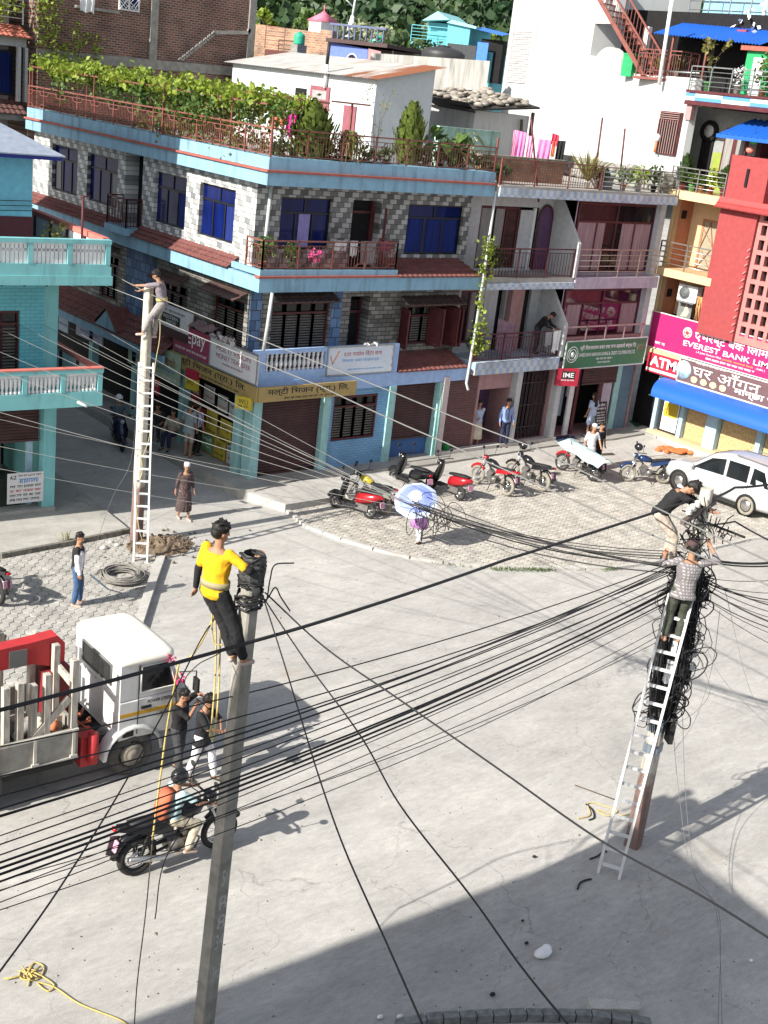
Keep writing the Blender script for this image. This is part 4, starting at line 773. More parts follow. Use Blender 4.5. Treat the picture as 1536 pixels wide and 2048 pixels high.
for i, (u, z) in enumerate(((4.25, 1.95), (4.95, 1.95), (5.9, 1.95))):
    t = thing('menu_poster', 'black dish poster above the bamboo panel, %s' % ['nearest the wide pillar', 'second from the wide pillar', 'furthest right'][i], 'poster', tuple(BF.w(u, .40, z - .18)), math.radians(-90)); b = MB(); b.box(0, .55, 0, .015, 0, .6); b.build('sheet', mat('poster_black', (.02, .02, .02), .4), t)
    b = MB(); b.torus((.27, -.006, .36), .14, .02, (0, 1, 0), 16, 5); b.ell((.27, -.006, .36), .09, .01, .09); b.build('dish', mat('dish_print', (.35, .28, .26), .6), t); scribble(t, (.1, -.004, .08), (1, 0, 0), (0, 0, 1), .34, .05, WH, RS)
# ATM door with posters
t = thing('atm_door', 'glass cash machine door in a black frame with yellow and white posters', 'door', tuple(BF.w(1.08, .12, .44)), math.radians(-90)); b = MB()
for a, c in ((0, .07), (.85, .92)): b.box(a, c, 0, .06, 0, 2.2)
b.box(.07, .85, 0, .06, 0, .08); b.box(.07, .85, .003, .05, 1.18, 1.34); b.build('frame', BLK, t)
b = MB(); b.box(.1, .82, .01, .03, .08, 1.17); b.build('lower_poster', WH, t); b = MB(); b.box(.14, .78, .0, .012, .62, 1.14); b.build('yellow_panel', YEL, t); b = MB(); b.box(.1, .82, .01, .03, 1.36, 2.1); b.build('upper_poster', mat('poster_pink', (.7, .45, .45), .6), t); b = MB(); b.ell((.5, .005, 1.72), .27, .012, .27, 16); b.build('yellow_disc', YEL, t); scribble(t, (.2, -.004, .3), (1, 0, 0), (0, 0, 1), .5, .06, INKB, RS); scribble(t, (.2, -.006, .85), (1, 0, 0), (0, 0, 1), .5, .06, mat('print_orange', (.6, .2, .05)), RS)
# signs of the bank
MAG = mat('sign_magenta', (.38, .018, .125), .5, var=.06); BROWN = mat('sign_brown', (.13, .075, .08), .55, var=.1)
NB = V((0, -1, 0))
s, o, X, Z = flat_sign('bank_sign', 'long magenta EVEREST BANK board across the apricot and red houses', 'sign', tuple(BF.w(.06, -.12, 3.5)), NB, ZA, 8.2, 1.33, MAG, depth=.12, mrim=mat('sign_rim', (.55, .5, .48), .5))
b = MB(); c_ = o + X * 1.72 + Z * .86; b.lathe([(.2, 0), (.2, .012)], c_, 24, (-1, 0, 0)); b.build('emblem_disc', WH, s); b = MB(); b.ell(c_ + V((-.016, 0, 0)), .004, .085, .075, 12); b.build('emblem_centre', INKR, s); b = MB()
for k in range(6): a = k * PI / 3; b.ell(c_ + V((-.016, math.cos(a) * .13, math.sin(a) * .12)), .004, .04, .03, 8); b.build('emblem_petal', mat('emblem_petal', (.5, .12, .1), .6), s); b = MB()
text('एभरेष्ट बैंक िलिमटेड', s, o + X * 2.05 + Z * .62, X, Z, 3.7, .44, WH, bold=.012); text('EVEREST BANK LIMITED', s, o + X * 1.62 + Z * .38, X, Z, 4.6, .2, WH, bold=.008)
text('( A Joint Venture With', s, o + X * 2.25 + Z * .22, X, Z, 1.1, .1, WH); text('punjab national bank', s, o + X * 3.42 + Z * .22, X, Z, 1.3, .1, YEL); text(', India )', s, o + X * 4.8 + Z * .22, X, Z, .4, .1, WH); scribble(s, o + X * 2.7 + Z * .09, X, Z, 2.1, .08, WH, RS); scribble(s, o + X * .35 + Z * .15, X, Z, .45, .1, WH, RS)
b = MB(); b.box(-.1, 2.0, -.3, .4, 3.16, 3.48); b.build('floor_band', CREAM, BK)
s, o, X, Z = flat_sign('atm_sign', 'red ATM box sign beside the eating house board', 'sign', tuple(BF.w(.38, -.35, 2.62)), NB, ZA, 1.5, .72, SRED, depth=.16)
text('ATM', s, o + X * .14 + Z * .26, X, Z, 1.2, .38, WH, bold=.03); b = MB(); b.add([o + X * .02 + Z * .06, o + X * 1.48 + Z * .06, o + X * 1.48 + Z * .16, o + X * .02 + Z * .16], [(0, 1, 2, 3)]); b.build('white_strip', WH, s)
s, o, X, Z = flat_sign('eating_house_sign', 'brown eating house board with large white lettering and food pictures', 'sign', tuple(BF.w(1.88, -.38, 2.62)), NB, ZA, 6.3, .86, BROWN, depth=.1, mrim=WHITEP)
text('घर आँगन', s, o + X * .62 + Z * .34, X, Z, 2.9, .46, WH); text('मान्छा घर', s, o + X * 2.5 + Z * .08, X, Z, 1.9, .26, WH, bold=.02)
b = MB(); b.lathe([(.34, 0), (.34, .006)], o + X * .22 + Z * .45, 20, (-1, 0, 0)); b.build('round_picture', mat('picture_sky', (.4, .55, .58), .6, var=.4, scale=9), s)
for k in range(4):
    b = MB(); b.ell(o + X * (.75 + k * .42) + Z * .2, .008, .16, .12, 12); b.build('food_picture', mat('picture_food', (.55, .5, .3), .6, var=.5, scale=14), s)
b = MB(); b.add([o + X * .02 + Z * -.12, o + X * 6.3 + Z * -.12, o + X * 6.3 + Z * .0, o + X * .02 + Z * .0], [(0, 1, 2, 3)]); b.build('white_strip', WHITEP, s); scribble(s, o + V((-.004, 0, 0)) + X * .5 + Z * -.1, X, Z, 5.4, .07, SPLUM, RS); scribble(s, o + X * .7 + Z * .79, X, Z, 1.3, .06, WH, RS)
# curved blue awning
t = thing('blue_awning', 'bright blue curved metal awning over the eating house front', 'awning', tuple(BF.w(1.35, 0, 0)), math.radians(-90)); b = MB(); rows = []
BLUEM = mat('blue_sheet', (.014, .10, .46), .4, var=.05, spec=.5)
for i in range(9):
    a = i / 8 * PI / 2; rows.append([( (-.0 if u == 0 else u) + (.15 * (1 - math.cos(a)) if u == 0 else 0), -.38 - .85 * math.sin(a), 1.98 + .62 * math.cos(a)) for u in [0, .6, 1.2, 2.4, 3.6, 4.8, 6.4]])
b.loft(rows, cap=False, closed_ring=False); b.add([(p[0], p[1], p[2]) for p in (r[0] for r in rows)] + [(.05, -.38, 1.98)], [tuple(range(10))]); b.build('sheet', BLUEM, t)
b = MB()
for u in (.05, 2.2, 4.4): b.bar((u, -.38, 1.98), (u, -1.2, 1.99), .03)
b.build('bracket', STEEL, t)
# ================================================================ RED HOUSE
RDW = mat('paint_brick_red', (.29, .05, .052), .75, var=.12, dirt=.12); PINKT = mat('paint_salmon', (.44, .17, .16), .75, dirt=.1)
RH = thing('red_house', 'brick red house wall with a salmon block screen beside the apricot house', 'building', tuple(BF.w(2.28, -.32, 0)), math.radians(-90))
b = MB(); b.m(RDW); b.box(0, 1.55, 0, 3, 4.5, 9.0); b.box(.02, 1.6, .05, 3, 9.3, 10.75); b.m(RDW); b.box(1.55, 9, 1.2, 3, 4.5, 10.6); b.build('wall', None, RH)
b = MB(); b.prism([(-.12, -.2, 9.0), (-.12, 0, 9.3), (-.12, .4, 9.3), (-.12, .4, 9.0)], (0, 0, 0), (9, 0, 0)); tiles(b, (-.1, -.32, 8.95), (8, -.32, 8.95), (8, .05, 9.2), (-.1, .05, 9.2), 2, .12); b.build('tiled_cornice', mat('cornice_red', (.38, .06, .06), .7, dirt=.2), RH)
b = MB(); b.box(.75, .85, -.006, .05, 9.75, 10.35); b.build('slot', DARK, RH)
b = MB(); ops = []
for i in range(6):
    for j in range(9): ops.append((1.72 + i * .36, 1.94 + i * .36, 4.75 + j * .5, 5.1 + j * .5))
wall_grid(b, lambda u, z, d: V((u, .12 + d, z)), 1.56, 4.0, 4.5, 9.0, ops, .2); b.build('block_screen', PINKT, RH); b = MB(); b.box(1.56, 9, .34, 1.1, 4.5, 9.0); b.build('window', GLD, RH)
for k in range(12): b = MB(); b.bar((1.45, -.03, 4.8 + k * .26), (1.55, -.03, 4.9 + k * .26), .05, .05); b.build('quoin', PINKT, RH)
# blue tin canopy over the red house, hanging flower balls
t = thing('blue_canopy', 'bright blue ribbed metal canopy above the red parapet at the right edge', 'awning', tuple(BF.w(1.75, -.4, 11.35)), math.radians(-90)); b = MB()
for k in range(12):
    u = k * .25; b.add([(u, -.25, 0), (u + .12, -.25, 0), (u + .12, 1.6, .62), (u, 1.6, .62)], [(0, 1, 2, 3)]); b.add([(u + .12, -.25, 0), (u + .16, -.25, .05), (u + .16, 1.6, .67), (u + .12, 1.6, .62)], [(0, 1, 2, 3)]); b.add([(u + .16, -.25, .05), (u + .25, -.25, 0), (u + .25, 1.6, .62), (u + .16, 1.6, .67)], [(0, 1, 2, 3)])
b.box(0, 3, -.27, -.25, -.1, .02); b.add([(0, -.25, -.1), (0, -.25, 0), (0, 1.6, .62), (0, 1.6, -.1)], [(0, 1, 2, 3)]); b.build('sheet', BLUEM, t)
b = MB()
for u in (.9, 2.4): b.bar((u, .3, -1.1), (u, .3, .15), .05)
b.build('post', MAROON, t)
for nm, px, py, m_ in (('green', 1508, 282, mat('ball_green', (.05, .4, .12), .5)), ('salmon', 1500, 300, mat('ball_salmon', (.6, .2, .15), .5))):
    p = BF.w(*[*([BF.f(px, py, -.2)[0]]), -.2, BF.f(px, py, -.2)[1]]); t = thing('hanging_planter', nm + ' hanging planter ball under the blue canopy', 'planter', tuple(p)); b = MB(); b.ell((0, 0, 0), .14, .14, .12, 12, 8); b.build('bowl', m_, t); b = MB(); b.tube([(0, 0, .1), (0, 0, .5)], .006, 4); b.build('cord', BLK, t)
# ================================================================ PLANT HELPERS
LEAF1 = leafmat('leaf_bright', (.11, .20, .018), (.34, .40, .05), 7, .4); LEAF2 = leafmat('leaf_mid', (.035, .085, .015), (.11, .18, .03), 6, .3); LEAF3 = leafmat('leaf_dark', (.015, .04, .01), (.05, .09, .02), 6, .2)
LEAFT = leafmat('leaf_thuja', (.05, .085, .012), (.16, .20, .035), 11, .2); LEAFD = leafmat('leaf_dry', (.09, .10, .02), (.25, .22, .06), 9, .3); BARK = mat('bark', (.09, .065, .045), .9, var=.4, scale=12)
POTR = mat('pot_red', (.28, .05, .06), .6, var=.2); POTG = mat('pot_green', (.16, .45, .18), .5); POTB = mat('pot_black', (.02, .02, .022), .6); POTC = mat('pot_clay', (.4, .2, .11), .8, var=.25); POTW = mat('pot_white', (.55, .55, .5), .6, dirt=.3)
RPn = random.Random(21)
def pot(t, r, h, m, name='pot'): MB().lathe([(r * .72, 0), (r, h), (r * 1.08, h), (r * 1.08, h * .9)], n=12).build(name, m, t)
def plant(name, label, loc, kind, h, r, pm=None, lm=None, group=None, ph=.25, n=220, leaf=.1):
    t = thing(name, label, 'plant', tuple(loc), RPn.uniform(0, 6), group); z0 = 0
    if pm: pot(t, ph * .55, ph, pm); z0 = ph * .9
    st = MB(); fo = MB(); rr = RPn
    if kind == 'bush':
        for k in range(4): st.tube([(0, 0, z0), (rr.gauss(0, r * .3), rr.gauss(0, r * .3), z0 + h * .6)], [.015, .006], 5)
        for k in range(n):
            d = V((rr.gauss(0, 1), rr.gauss(0, 1), rr.gauss(0, 1))).normalized() * (rr.random() ** .4); fo.leaf((d.x * r, d.y * r, z0 + h * .5 + d.z * h * .5), leaf * rr.uniform(.6, 1.3), rr)
    elif kind == 'thuja':
        st.tube([(0, 0, z0), (0, 0, z0 + h * .7)], [.03, .01], 6)
        for k in range(n):
            u = rr.random(); w = r * (math.sin(PI * min(1, u * .85 + .15)) ** .8) * (1 + .22 * math.sin(k * 1.7)); a = rr.uniform(0, 6.28); q = w * rr.uniform(.55, 1.05); p = V((math.cos(a) * q, math.sin(a) * q, z0 + u * h)); s = leaf * rr.uniform(.7, 1.5)
            x = V((-math.sin(a), math.cos(a), 0)) * s * .33; y = V((math.cos(a) * .35, math.sin(a) * .35, 1)) * s
            fo.add([p - x, p + x, p + x * .7 + y * .8, p + y, p - x * .7 + y * .8], [(0, 1, 2, 3, 4)])
    elif kind == 'spiky':
        for k in range(n):
            a = rr.uniform(0, 6.28); l = h * rr.uniform(.6, 1.1); e = rr.uniform(.15, .75); w = V((-math.sin(a), math.cos(a), 0)) * leaf * .25; p = V((0, 0, z0)); pts = [p + V((math.cos(a) * l * e * q, math.sin(a) * l * e * q, l * (q - .35 * e * q * q))) for q in (0, .5, 1)]
            fo.add([pts[0] - w * .6, pts[0] + w * .6, pts[1] + w, pts[2], pts[1] - w], [(0, 1, 2, 3, 4)])
    elif kind == 'weep':
        for k in range(n):
            a = rr.uniform(0, 6.28); q = r * rr.uniform(.3, 1.1); top = h * rr.uniform(.7, 1); L = h * rr.uniform(.5, 1.5); pts = [V((0, 0, z0 + h * .6)), V((math.cos(a) * q * .5, math.sin(a) * q * .5, z0 + top)), V((math.cos(a) * q, math.sin(a) * q, z0 + top - L * .4)), V((math.cos(a) * q * 1.05, math.sin(a) * q * 1.05, z0 + top - L))]; w = V((-math.sin(a), math.cos(a), 0)) * leaf * .12
            fo.add([pts[0] - w, pts[0] + w, pts[1] + w, pts[2] + w, pts[3], pts[2] - w, pts[1] - w], [(0, 1, 2, 6), (6, 2, 3, 5), (5, 3, 4)])
        for k in range(n * 3):
            a = rr.uniform(0, 6.28); q = r * rr.uniform(.3, 1.05); fo.leaf((math.cos(a) * q, math.sin(a) * q, z0 + h * rr.uniform(-.5, .9)), leaf * .55, rr, 1.5)
    elif kind == 'taro':
        for k in range(n):
            a = rr.uniform(0, 6.28); q = r * rr.uniform(.2, 1); p = V((math.cos(a) * q, math.sin(a) * q, z0 + h * rr.uniform(.35, 1))); st.tube([(0, 0, z0), (p.x * .6, p.y * .6, p.z * .7), p], .012, 5)
            s = leaf * rr.uniform(.7, 1.2); d = V((math.cos(a), math.sin(a), -.6 - rr.random() * .6)).normalized(); x = V((-math.sin(a), math.cos(a), rr.gauss(0, .2))).normalized()
            fo.add([p, p + x * s * .5 - d * s * .25, p + x * s * .48 + d * s * .3, p + d * s, p - x * s * .48 + d * s * .3, p - x * s * .5 - d * s * .25], [(0, 1, 2, 3), (0, 3, 4, 5)])
    elif kind == 'wispy':
        for k in range(7):
            a = rr.uniform(0, 6.28); pts = [V((0, 0, z0)), V((math.cos(a) * r * .3, math.sin(a) * r * .3, z0 + h * .6)), V((math.cos(a) * r, math.sin(a) * r, z0 + h * rr.uniform(.75, 1.1)))]; st.tube(pts, [.009, .006, .003], 4)
            for q in range(n // 7): s_ = rr.uniform(.25, 1); p = pts[1].lerp(pts[2], s_) if s_ > .5 else pts[0].lerp(pts[1], s_ * 2); fo.leaf(p + V((rr.gauss(0, .06), rr.gauss(0, .06), rr.gauss(0, .05))), leaf, rr)
    if st.v: st.build('stem', BARK, t)
    fo.build('foliage', lm or LEAF2, t); return t
# ================================================================ VINE TRELLIS ON THE TERRACE
t = thing('vine_trellis', 'leafy bright green vine covering a pipe trellis along the street side of the terrace', 'vine', (0, 0, 9.1))
b = MB()
for y in (15.2, 10.5, 5.9, 2.2): b.bar((-.2, y, .3), (-.2, y, 1.75), .04); b.bar((1.9, y, 0), (1.9, y, 1.75), .04); b.bar((-.2, y, 1.73), (1.9, y, 1.73), .035)
b.bar((-.2, .5, 1.7), (-.2, 15.2, 1.75), .04); b.bar((1.9, .5, 1.7), (1.9, 15.2, 1.75), .04); b.build('frame', RAILM, t)
b = MB(); rv = random.Random(3)
def vtop(y): return 1.72 + .12 * math.sin(y * 1.9) + .08 * math.sin(y * 4.3)
for k in range(5200):                                     # the roof of leaves
    y = .8 + 14.3 * rv.random(); x = rv.uniform(-.45, 1.9); b.leaf((x, y, vtop(y) + rv.gauss(0, .13) + (.12 if x < .1 else 0)), rv.uniform(.07, .25), rv)
b.build('foliage', LEAF1, t)
b = MB()
for c in range(95):                                       # hanging curtains of leaves, uneven lengths
    y = rv.uniform(.5, 13.5) if c % 3 else rv.uniform(.3, 7.5); x = rv.uniform(-.35, .7); L = rv.uniform(.3, 1.5) * (1 if y < 9 else .6); n_ = int(40 * L)
    for k in range(n_): z = vtop(y) - L * rv.random() ** .9; b.leaf((x + rv.gauss(0, .12), y + rv.gauss(0, .14), z), rv.uniform(.08, .18), rv, .6)
b.build('hanging_foliage', LEAF2, t)
b = MB()
for c in range(40):
    y = rv.uniform(.4, 6.5); x = rv.uniform(-.2, .9); L = rv.uniform(.6, 1.7)
    for k in range(int(30 * L)): b.leaf((x + rv.gauss(0, .16), y + rv.gauss(0, .2), 1.65 - L * rv.random()), rv.uniform(.06, .15), rv, .6)
b.build('yellowing_foliage', LEAFD, t)
b = MB()
for k in range(30): y = rv.uniform(.5, 14); x = rv.uniform(-.1, 1.2); b.tube([(x, y, 0), (x + rv.gauss(0, .2), y + rv.gauss(0, .2), 1.1), (x + rv.gauss(0, .2), y + rv.gauss(0, .2), 2)], .012, 4)
b.build('stem', BARK, t)
# shrubs in tubs behind the front railing
def rp(px, py, y, z=9.12): p = gy(px, py, y); return V((p.x, y, z))
plant('thuja_bush', 'rounded bright green thuja bush behind the terrace railing near the corner', rp(625, 280, .8), 'thuja', 1.45, .62, POTB, LEAFT, None, .3, 900, .17)
plant('thuja_bush', 'tall pointed thuja bush left of the big taro leaves', rp(820, 280, .8), 'thuja', 1.75, .42, POTR, LEAFT, None, .3, 900, .17)
plant('weeping_plant', 'weeping feathery plant spilling over the terrace railing between the two thujas', rp(697, 300, .45, 9.4), 'weep', .75, .5, POTB, LEAFD, None, .2, 130, .11)
for i, (px, hh, lb) in enumerate(((885, 1.35, 'broad green taro leaves just right of the tall thuja'), (925, 1.25, 'broad green taro leaves above the right end of the terrace railing'), (905, 1.0, 'low broad taro leaves between the two taller taros'))):
    plant('taro_plant', lb, rp(px, 300, .8 + .3 * (i == 2)), 'taro', hh, .5, POTB, LEAF2 if i else LEAF2, 'taro plants', .25, 16, .42)
plant('wispy_plant', 'thin wispy flowering plant against the hut corner', rp(752, 290, 1.2), 'wispy', 2.1, .5, POTC, LEAFD, None, .25, 70, .07)
plant('white_flower_bush', 'pale flowering bush behind the taro leaves at the end of the terrace', rp(940, 280, 1.6), 'bush', 1.5, .5, None, leafmat('leaf_pale', (.16, .2, .08), (.4, .42, .28)), None, 0, 320, .09)
for i, (px, pm, lm, k) in enumerate(((660, POTB, LEAF3, 'bush'), (735, POTR, LEAF2, 'bush'), (770, POTB, LEAF3, 'bush'), (850, POTW, LEAF3, 'bush'), (970, POTB, LEAF3, 'bush'), (585, POTC, LEAF2, 'spiky'), (560, POTB, LEAF3, 'bush'))):
    plant('potted_plant', ['dark leafy pot plant beside the rounded thuja', 'pot plant under the weeping plant', 'dark pot plant right of the weeping plant', 'pot plant in a white pot below the tall thuja', 'pot plant at the far right end of the terrace', 'spiky pot plant behind the terrace corner post', 'dark pot plant at the terrace corner'][i], rp(px, 310, .55), k, .55, .32, pm, lm, 'pot plants behind the terrace railing', .3, 120 if k == 'bush' else 26, .13)
for i in range(6):
    plant('potted_plant', 'small leafy pot plant along the street side of the terrace under the vine', (.25, 1.2 + i * 1.3, 9.12), 'bush', .5, .25, [POTB, POTR, POTC][i % 3], LEAFD, 'pot plants under the vine', .25, 90, .11)
plant('potted_plant', 'leafy pot plant at the left end of the second floor balcony', (.1, .5, 6.4), 'bush', .75, .35, POTC, LEAF2, 'balcony pots', .2, 160, .12); plant('potted_plant', 'flowering pot plant on the second floor balcony beside the blue window', (1.0, .45, 6.4), 'bush', .6, .3, POTG, LEAF2, 'balcony pots', .2, 120, .11)
# clothes on the second floor balcony and terrace
def cloth(name, label, A, B, drop, m, group=None, cat='laundry', folds=5, swing=.04):
    A = V(A); B = V(B); c = (A + B) / 2; d = (B - A); nn = d.cross(ZA).normalized(); rows = []
    for j in range(6):
        rows.append([A - c + d * (i / 12) + nn * (math.sin(i / 12 * folds * 6.28 / 2 + j * .4) * swing * (.4 + j / 5)) - ZA * (drop * j / 5 * (1 - .08 * math.sin(i * .9))) for i in range(13)])
    b = MB(); b.loft(rows, cap=False, closed_ring=False); o = b.build(name, m); o.location = c; tag(o, label, cat, group); return o
CL = {n_: mat('cloth_' + n_, c, .9, var=.2, scale=5) for n_, c in (('pink', (.72, .22, .48)), ('rose', (.75, .33, .5)), ('magenta', (.62, .03, .28)), ('orange', (.62, .2, .1)), ('black', (.015, .015, .018)), ('red', (.55, .04, .08)), ('white', (.7, .7, .7)), ('grey', (.3, .29, .3)), ('plum', (.25, .06, .12)), ('blue', (.05, .16, .5)))}
for i, (x, w, dr, c, lb) in enumerate(((2.25, .5, .3, 'white', 'white cloth hung on the second floor balcony railing beside the flowers'), (2.85, .3, .45, 'white', 'narrow white cloth hung on the middle of the second floor balcony railing'), (3.25, .6, .7, 'grey', 'grey sheet hung behind the second floor balcony railing'), (4.0, .45, .3, 'plum', 'dark plum cloth at the right end of the second floor balcony'))): cloth('hung_cloth', lb, (x, .16, 7.25), (x + w, .16, 7.25), dr, CL[c], 'cloths on the balcony railing')
plant('flower_pot', 'pink flowering pot plant on the second floor balcony', (1.75, .35, 6.42), 'bush', .45, .25, POTW, mat('petal_pink', (.6, .08, .25), .7, var=.4), None, .15, 80, .1)
# ================================================================ TERRACE HUT WITH TIN ROOF
HUTW = mat('hut_white', (.52, .56, .58), .8, dirt=.06, var=.06); TIN = bricks('tin_sheet', (.34, .34, .33), (.42, .41, .39), (.2, .19, .18), 30, .11, 'xy', .02, 0, dirt=.3, bump=.5)
t = thing('terrace_hut', 'white plastered hut with a low rusty tin roof on the terrace', 'hut', (8.0, 6.05, 9.1)); hl = 9.0; hw = 2.6
b = MB(); b.prism([(0, 0, 0), (hw, 0, 0), (hw, 0, 3.25), (0, 0, 2.7)], (0, 0, 0), (0, hl, 0)); b.build('wall', HUTW, t)
b = MB(); e = .28; nx = 60
A0, B0, C0, D0 = V((-e, -e, 2.68)), V((-e, hl + e, 2.68)), V((hw + e, hl + e, 3.36)), V((hw + e, -e, 3.36))
for k in range(nx):
    a, c = k / nx, (k + .5) / nx; d_ = (k + 1) / nx
    for q0, q1, z0_, z1_ in ((a, c, 0, .03), (c, d_, .03, 0)): b.add([A0.lerp(B0, q0) + ZA * z0_, A0.lerp(B0, q1) + ZA * z1_, D0.lerp(C0, q1) + ZA * z1_, D0.lerp(C0, q0) + ZA * z0_], [(0, 3, 2, 1)])
m_ = mat('tin_rust', (.42, .41, .39), .6, var=.2, scale=2, dirt=.0); N, L = nodes(m_); 
tc = N.new('ShaderNodeTexCoord'); sp = N.new('ShaderNodeSeparateXYZ'); L.new(tc.outputs['Object'], sp.inputs[0]); no = N.new('ShaderNodeTexNoise'); no.inputs['Scale'].default_value = 1.0; no.inputs['Detail'].default_value = 8; mp = N.new('ShaderNodeMapping'); mp.inputs['Scale'].default_value = (.25, 1.3, 1); L.new(tc.outputs['Object'], mp.inputs[0]); L.new(mp.outputs[0], no.inputs[0])
mr = N.new('ShaderNodeMapRange'); mr.inputs[1].default_value = 3.2; mr.inputs[2].default_value = 0; mr.inputs[3].default_value = -.12; mr.inputs[4].default_value = .16; L.new(sp.outputs[1], mr.inputs[0]); ad = N.new('ShaderNodeMath'); L.new(no.outputs[0], ad.inputs[0]); L.new(mr.outputs[0], ad.inputs[1]); r2 = N.new('ShaderNodeMapRange'); r2.inputs[1].default_value = .5; r2.inputs[2].default_value = .62; L.new(ad.outputs[0], r2.inputs[0])
mx = N.new('ShaderNodeMix'); mx.data_type = 'RGBA'; mx.inputs['B'].default_value = (.23, .085, .04, 1); pb = N['Principled BSDF']; src = pb.inputs['Base Color'].links[0].from_socket; L.new(src, mx.inputs['A']); L.new(r2.outputs[0], mx.inputs['Factor']); L.new(mx.outputs['Result'], pb.inputs['Base Color'])
b.build('tin_roof', m_, t)
def on_hut(px, py): p = gx(px, py, 7.98); return p.y - 6.05, p.z - 9.1
y1, z1 = on_hut(623, 170); y2, z2 = on_hut(655, 240); b = MB(); b.box(-.06, -.002, y2, y1, .1, z1); o = b.build('door', mat('door_rose', (.26, .09, .11), .6), t); b = MB(); b.box(-.07, -.062, y2 + .15, y1 - .15, z1 - .45, z1 - .15); b.build('fanlight', CL['grey'], o)
y1, z1 = on_hut(592, 175); y2, z2 = on_hut(610, 215); b = MB(); b.box(-.04, -.002, y2, y1, z2, z1); b.build('window', DARK, t)
y1, z1 = on_hut(690, 210); y2, z2 = on_hut(708, 270); b = MB(); b.box(-.06, -.002, y2, y1, .1, z1); b.build('door', mat('door_rose', (.26, .09, .11)), t)
b = MB(); b.m(WHITEP); p = gx(652, 150, 7.9); b.tube([(-.1, p.y - 6.05, 2.2), (-.1, p.y - 6.05, 3.0)], .07, 8); b.m(POTB); b.tube([(-.1, p.y - 6.05, 2.98), (-.08, p.y - 6.05, 3.75)], .06, 8); b.build('stove_pipe', None, t)
t = thing('clothes_line_post', 'dark red pipe T frame for clothes lines on the terrace', 'clothes line', (0, 0, 9.1), 0, 'pipe frames on the terrace'); p = gy(600, 200, 1.2); b = MB(); b.bar((p.x, 1.2, 0), (p.x, 1.2, p.z - 9.1), .06); b.bar((p.x - 1.6, 1.6, p.z - 9.1 + .06), (p.x + .9, 1.0, p.z - 9.1), .06); b.build('pipe', RAILM, t)
t = thing('clothes_line_post', 'small dark red T post in front of the hut door', 'clothes line', (0, 0, 9.1), 0, 'pipe frames on the terrace'); p = gy(705, 207, 1.8); b = MB(); b.bar((p.x, 1.8, 0), (p.x, 1.8, p.z - 9.1), .05); b.bar((p.x - .7, 1.9, p.z - 9.1), (p.x + .6, 1.7, p.z - 9.1), .05); b.build('pipe', RAILM, t)
hd = V((6.6, 4.6, 10))
for i, (p0, p1, dr, c, lb) in enumerate((((543, 190), (574, 192), 1.0, 'orange', 'orange and red patterned cloth hanging left on the terrace clothes line'), ((577, 193), (598, 194), 1.25, 'magenta', 'long magenta cloth hanging on the terrace clothes line'), ((600, 196), (617, 197), .8, 'plum', 'plum cloth hanging in front of the hut door'), ((619, 197), (631, 198), .45, 'white', 'small white cloth on the terrace clothes line'), ((632, 198), (642, 199), .5, 'rose', 'small rose cloth on the terrace clothes line'))): cloth('laundry', lb, gd(*p0, hd), gd(*p1, hd), dr, CL[c], 'laundry on the terrace line')
# ================================================================ BRICK HOUSE BEHIND
BRICK = bricks('old_brick', (.11, .034, .027), (.23, .075, .05), (.22, .18, .15), .24, .085, 'xz', .02, -.1, dirt=.5, bump=1.0); CONC = mat('raw_concrete', (.24, .23, .21), .9, var=.25, dirt=.35, bump=.3)
t = thing('brick_house', 'unplastered dark red brick house with raw concrete beams behind the vine terrace', 'building', (0, 15.8, 0)); b = MB(); b.box(.25, 9.15, 0, 9, 8, 17); b.build('wall', BRICK, t)
b = MB(); b.bar((.2, -.01, 11.28), (9.3, -.01, 11.5), .1, .34); b.build('beam', CONC, t)
for x, z0, z1 in ((4.83, 11.5, 17), (9.2, 8, 17.2)): b = MB(); b.box(x - .14, x + .16, -.08, .1, z0, z1); b.build('column', CONC, t)
b = MB(); st = [(6.0, 11.65)]
for k in range(9): st += [(6.0 + k * .18 + .02, 11.7 + k * .14), (6.0 + (k + 1) * .18, 11.7 + k * .14 + .02)]
st += [(9.1, 13.0), (9.1, 13.14), (7.6, 13.12)]
for (a, c), (d, e_) in zip(st[:-2], st[1:-1]): b.bar((a, -.02, c), (d, -.02, e_), .12, .13)
b.build('stair_scar', mat('mortar_grey', (.3, .28, .26), .9, var=.3), t)
PBk = lambda u, z, d: V((u, d - .05, z)); window(t, PBk, 3.35, 4.2, 13.15, 14.6, .0, WHITEP, GLB, 2, 0, .06)
b = MB()
for k in range(5): b.bar((3.35 + k * .2, -.07, 13.15), (3.75 + k * .2 if k < 3 else 4.2, -.07, 13.6), .02); b.bar((3.55 + k * .16, -.07, 13.15), (3.35, -.07, 13.4 + k * .1), .02)
b.build('window_grille', WHITEP, t)
b = MB(); b.box(1.6, 3.25, -.3, -.02, 13.0, 13.1); b.build('ledge', CONC, t)
cloth('laundry', 'pale clothes on the brick house ledge at the top edge of the photo', gy(160, -5, 15.4), gy(190, 0, 15.4), .45, CL['white'])
t = thing('climbing_vine', 'thin vines climbing the brick wall above the trellis', 'vine', (0, 15.7, 0)); b = MB()
for x, z0, z1 in ((.75, 10.6, 13.6), (1.7, 11.0, 12.6), (2.4, 11.0, 12.2), (.3, 11.6, 13.6), (1.2, 10.8, 11.8)):
    for k in range(int(70 * (z1 - z0))): b.leaf((x + rv.gauss(0, .16), -.12 + rv.gauss(0, .07), rv.uniform(z0, z1)), rv.uniform(.08, .18), rv)
b.build('foliage', LEAF1, t); b = MB()
for x, z0, z1 in ((.75, 10.6, 13.6), (1.7, 11.0, 12.6), (2.4, 11.0, 12.2)): b.tube([(x, -.05, z0), (x + .1, -.05, (z0 + z1) / 2), (x, -.05, z1)], .012, 4)
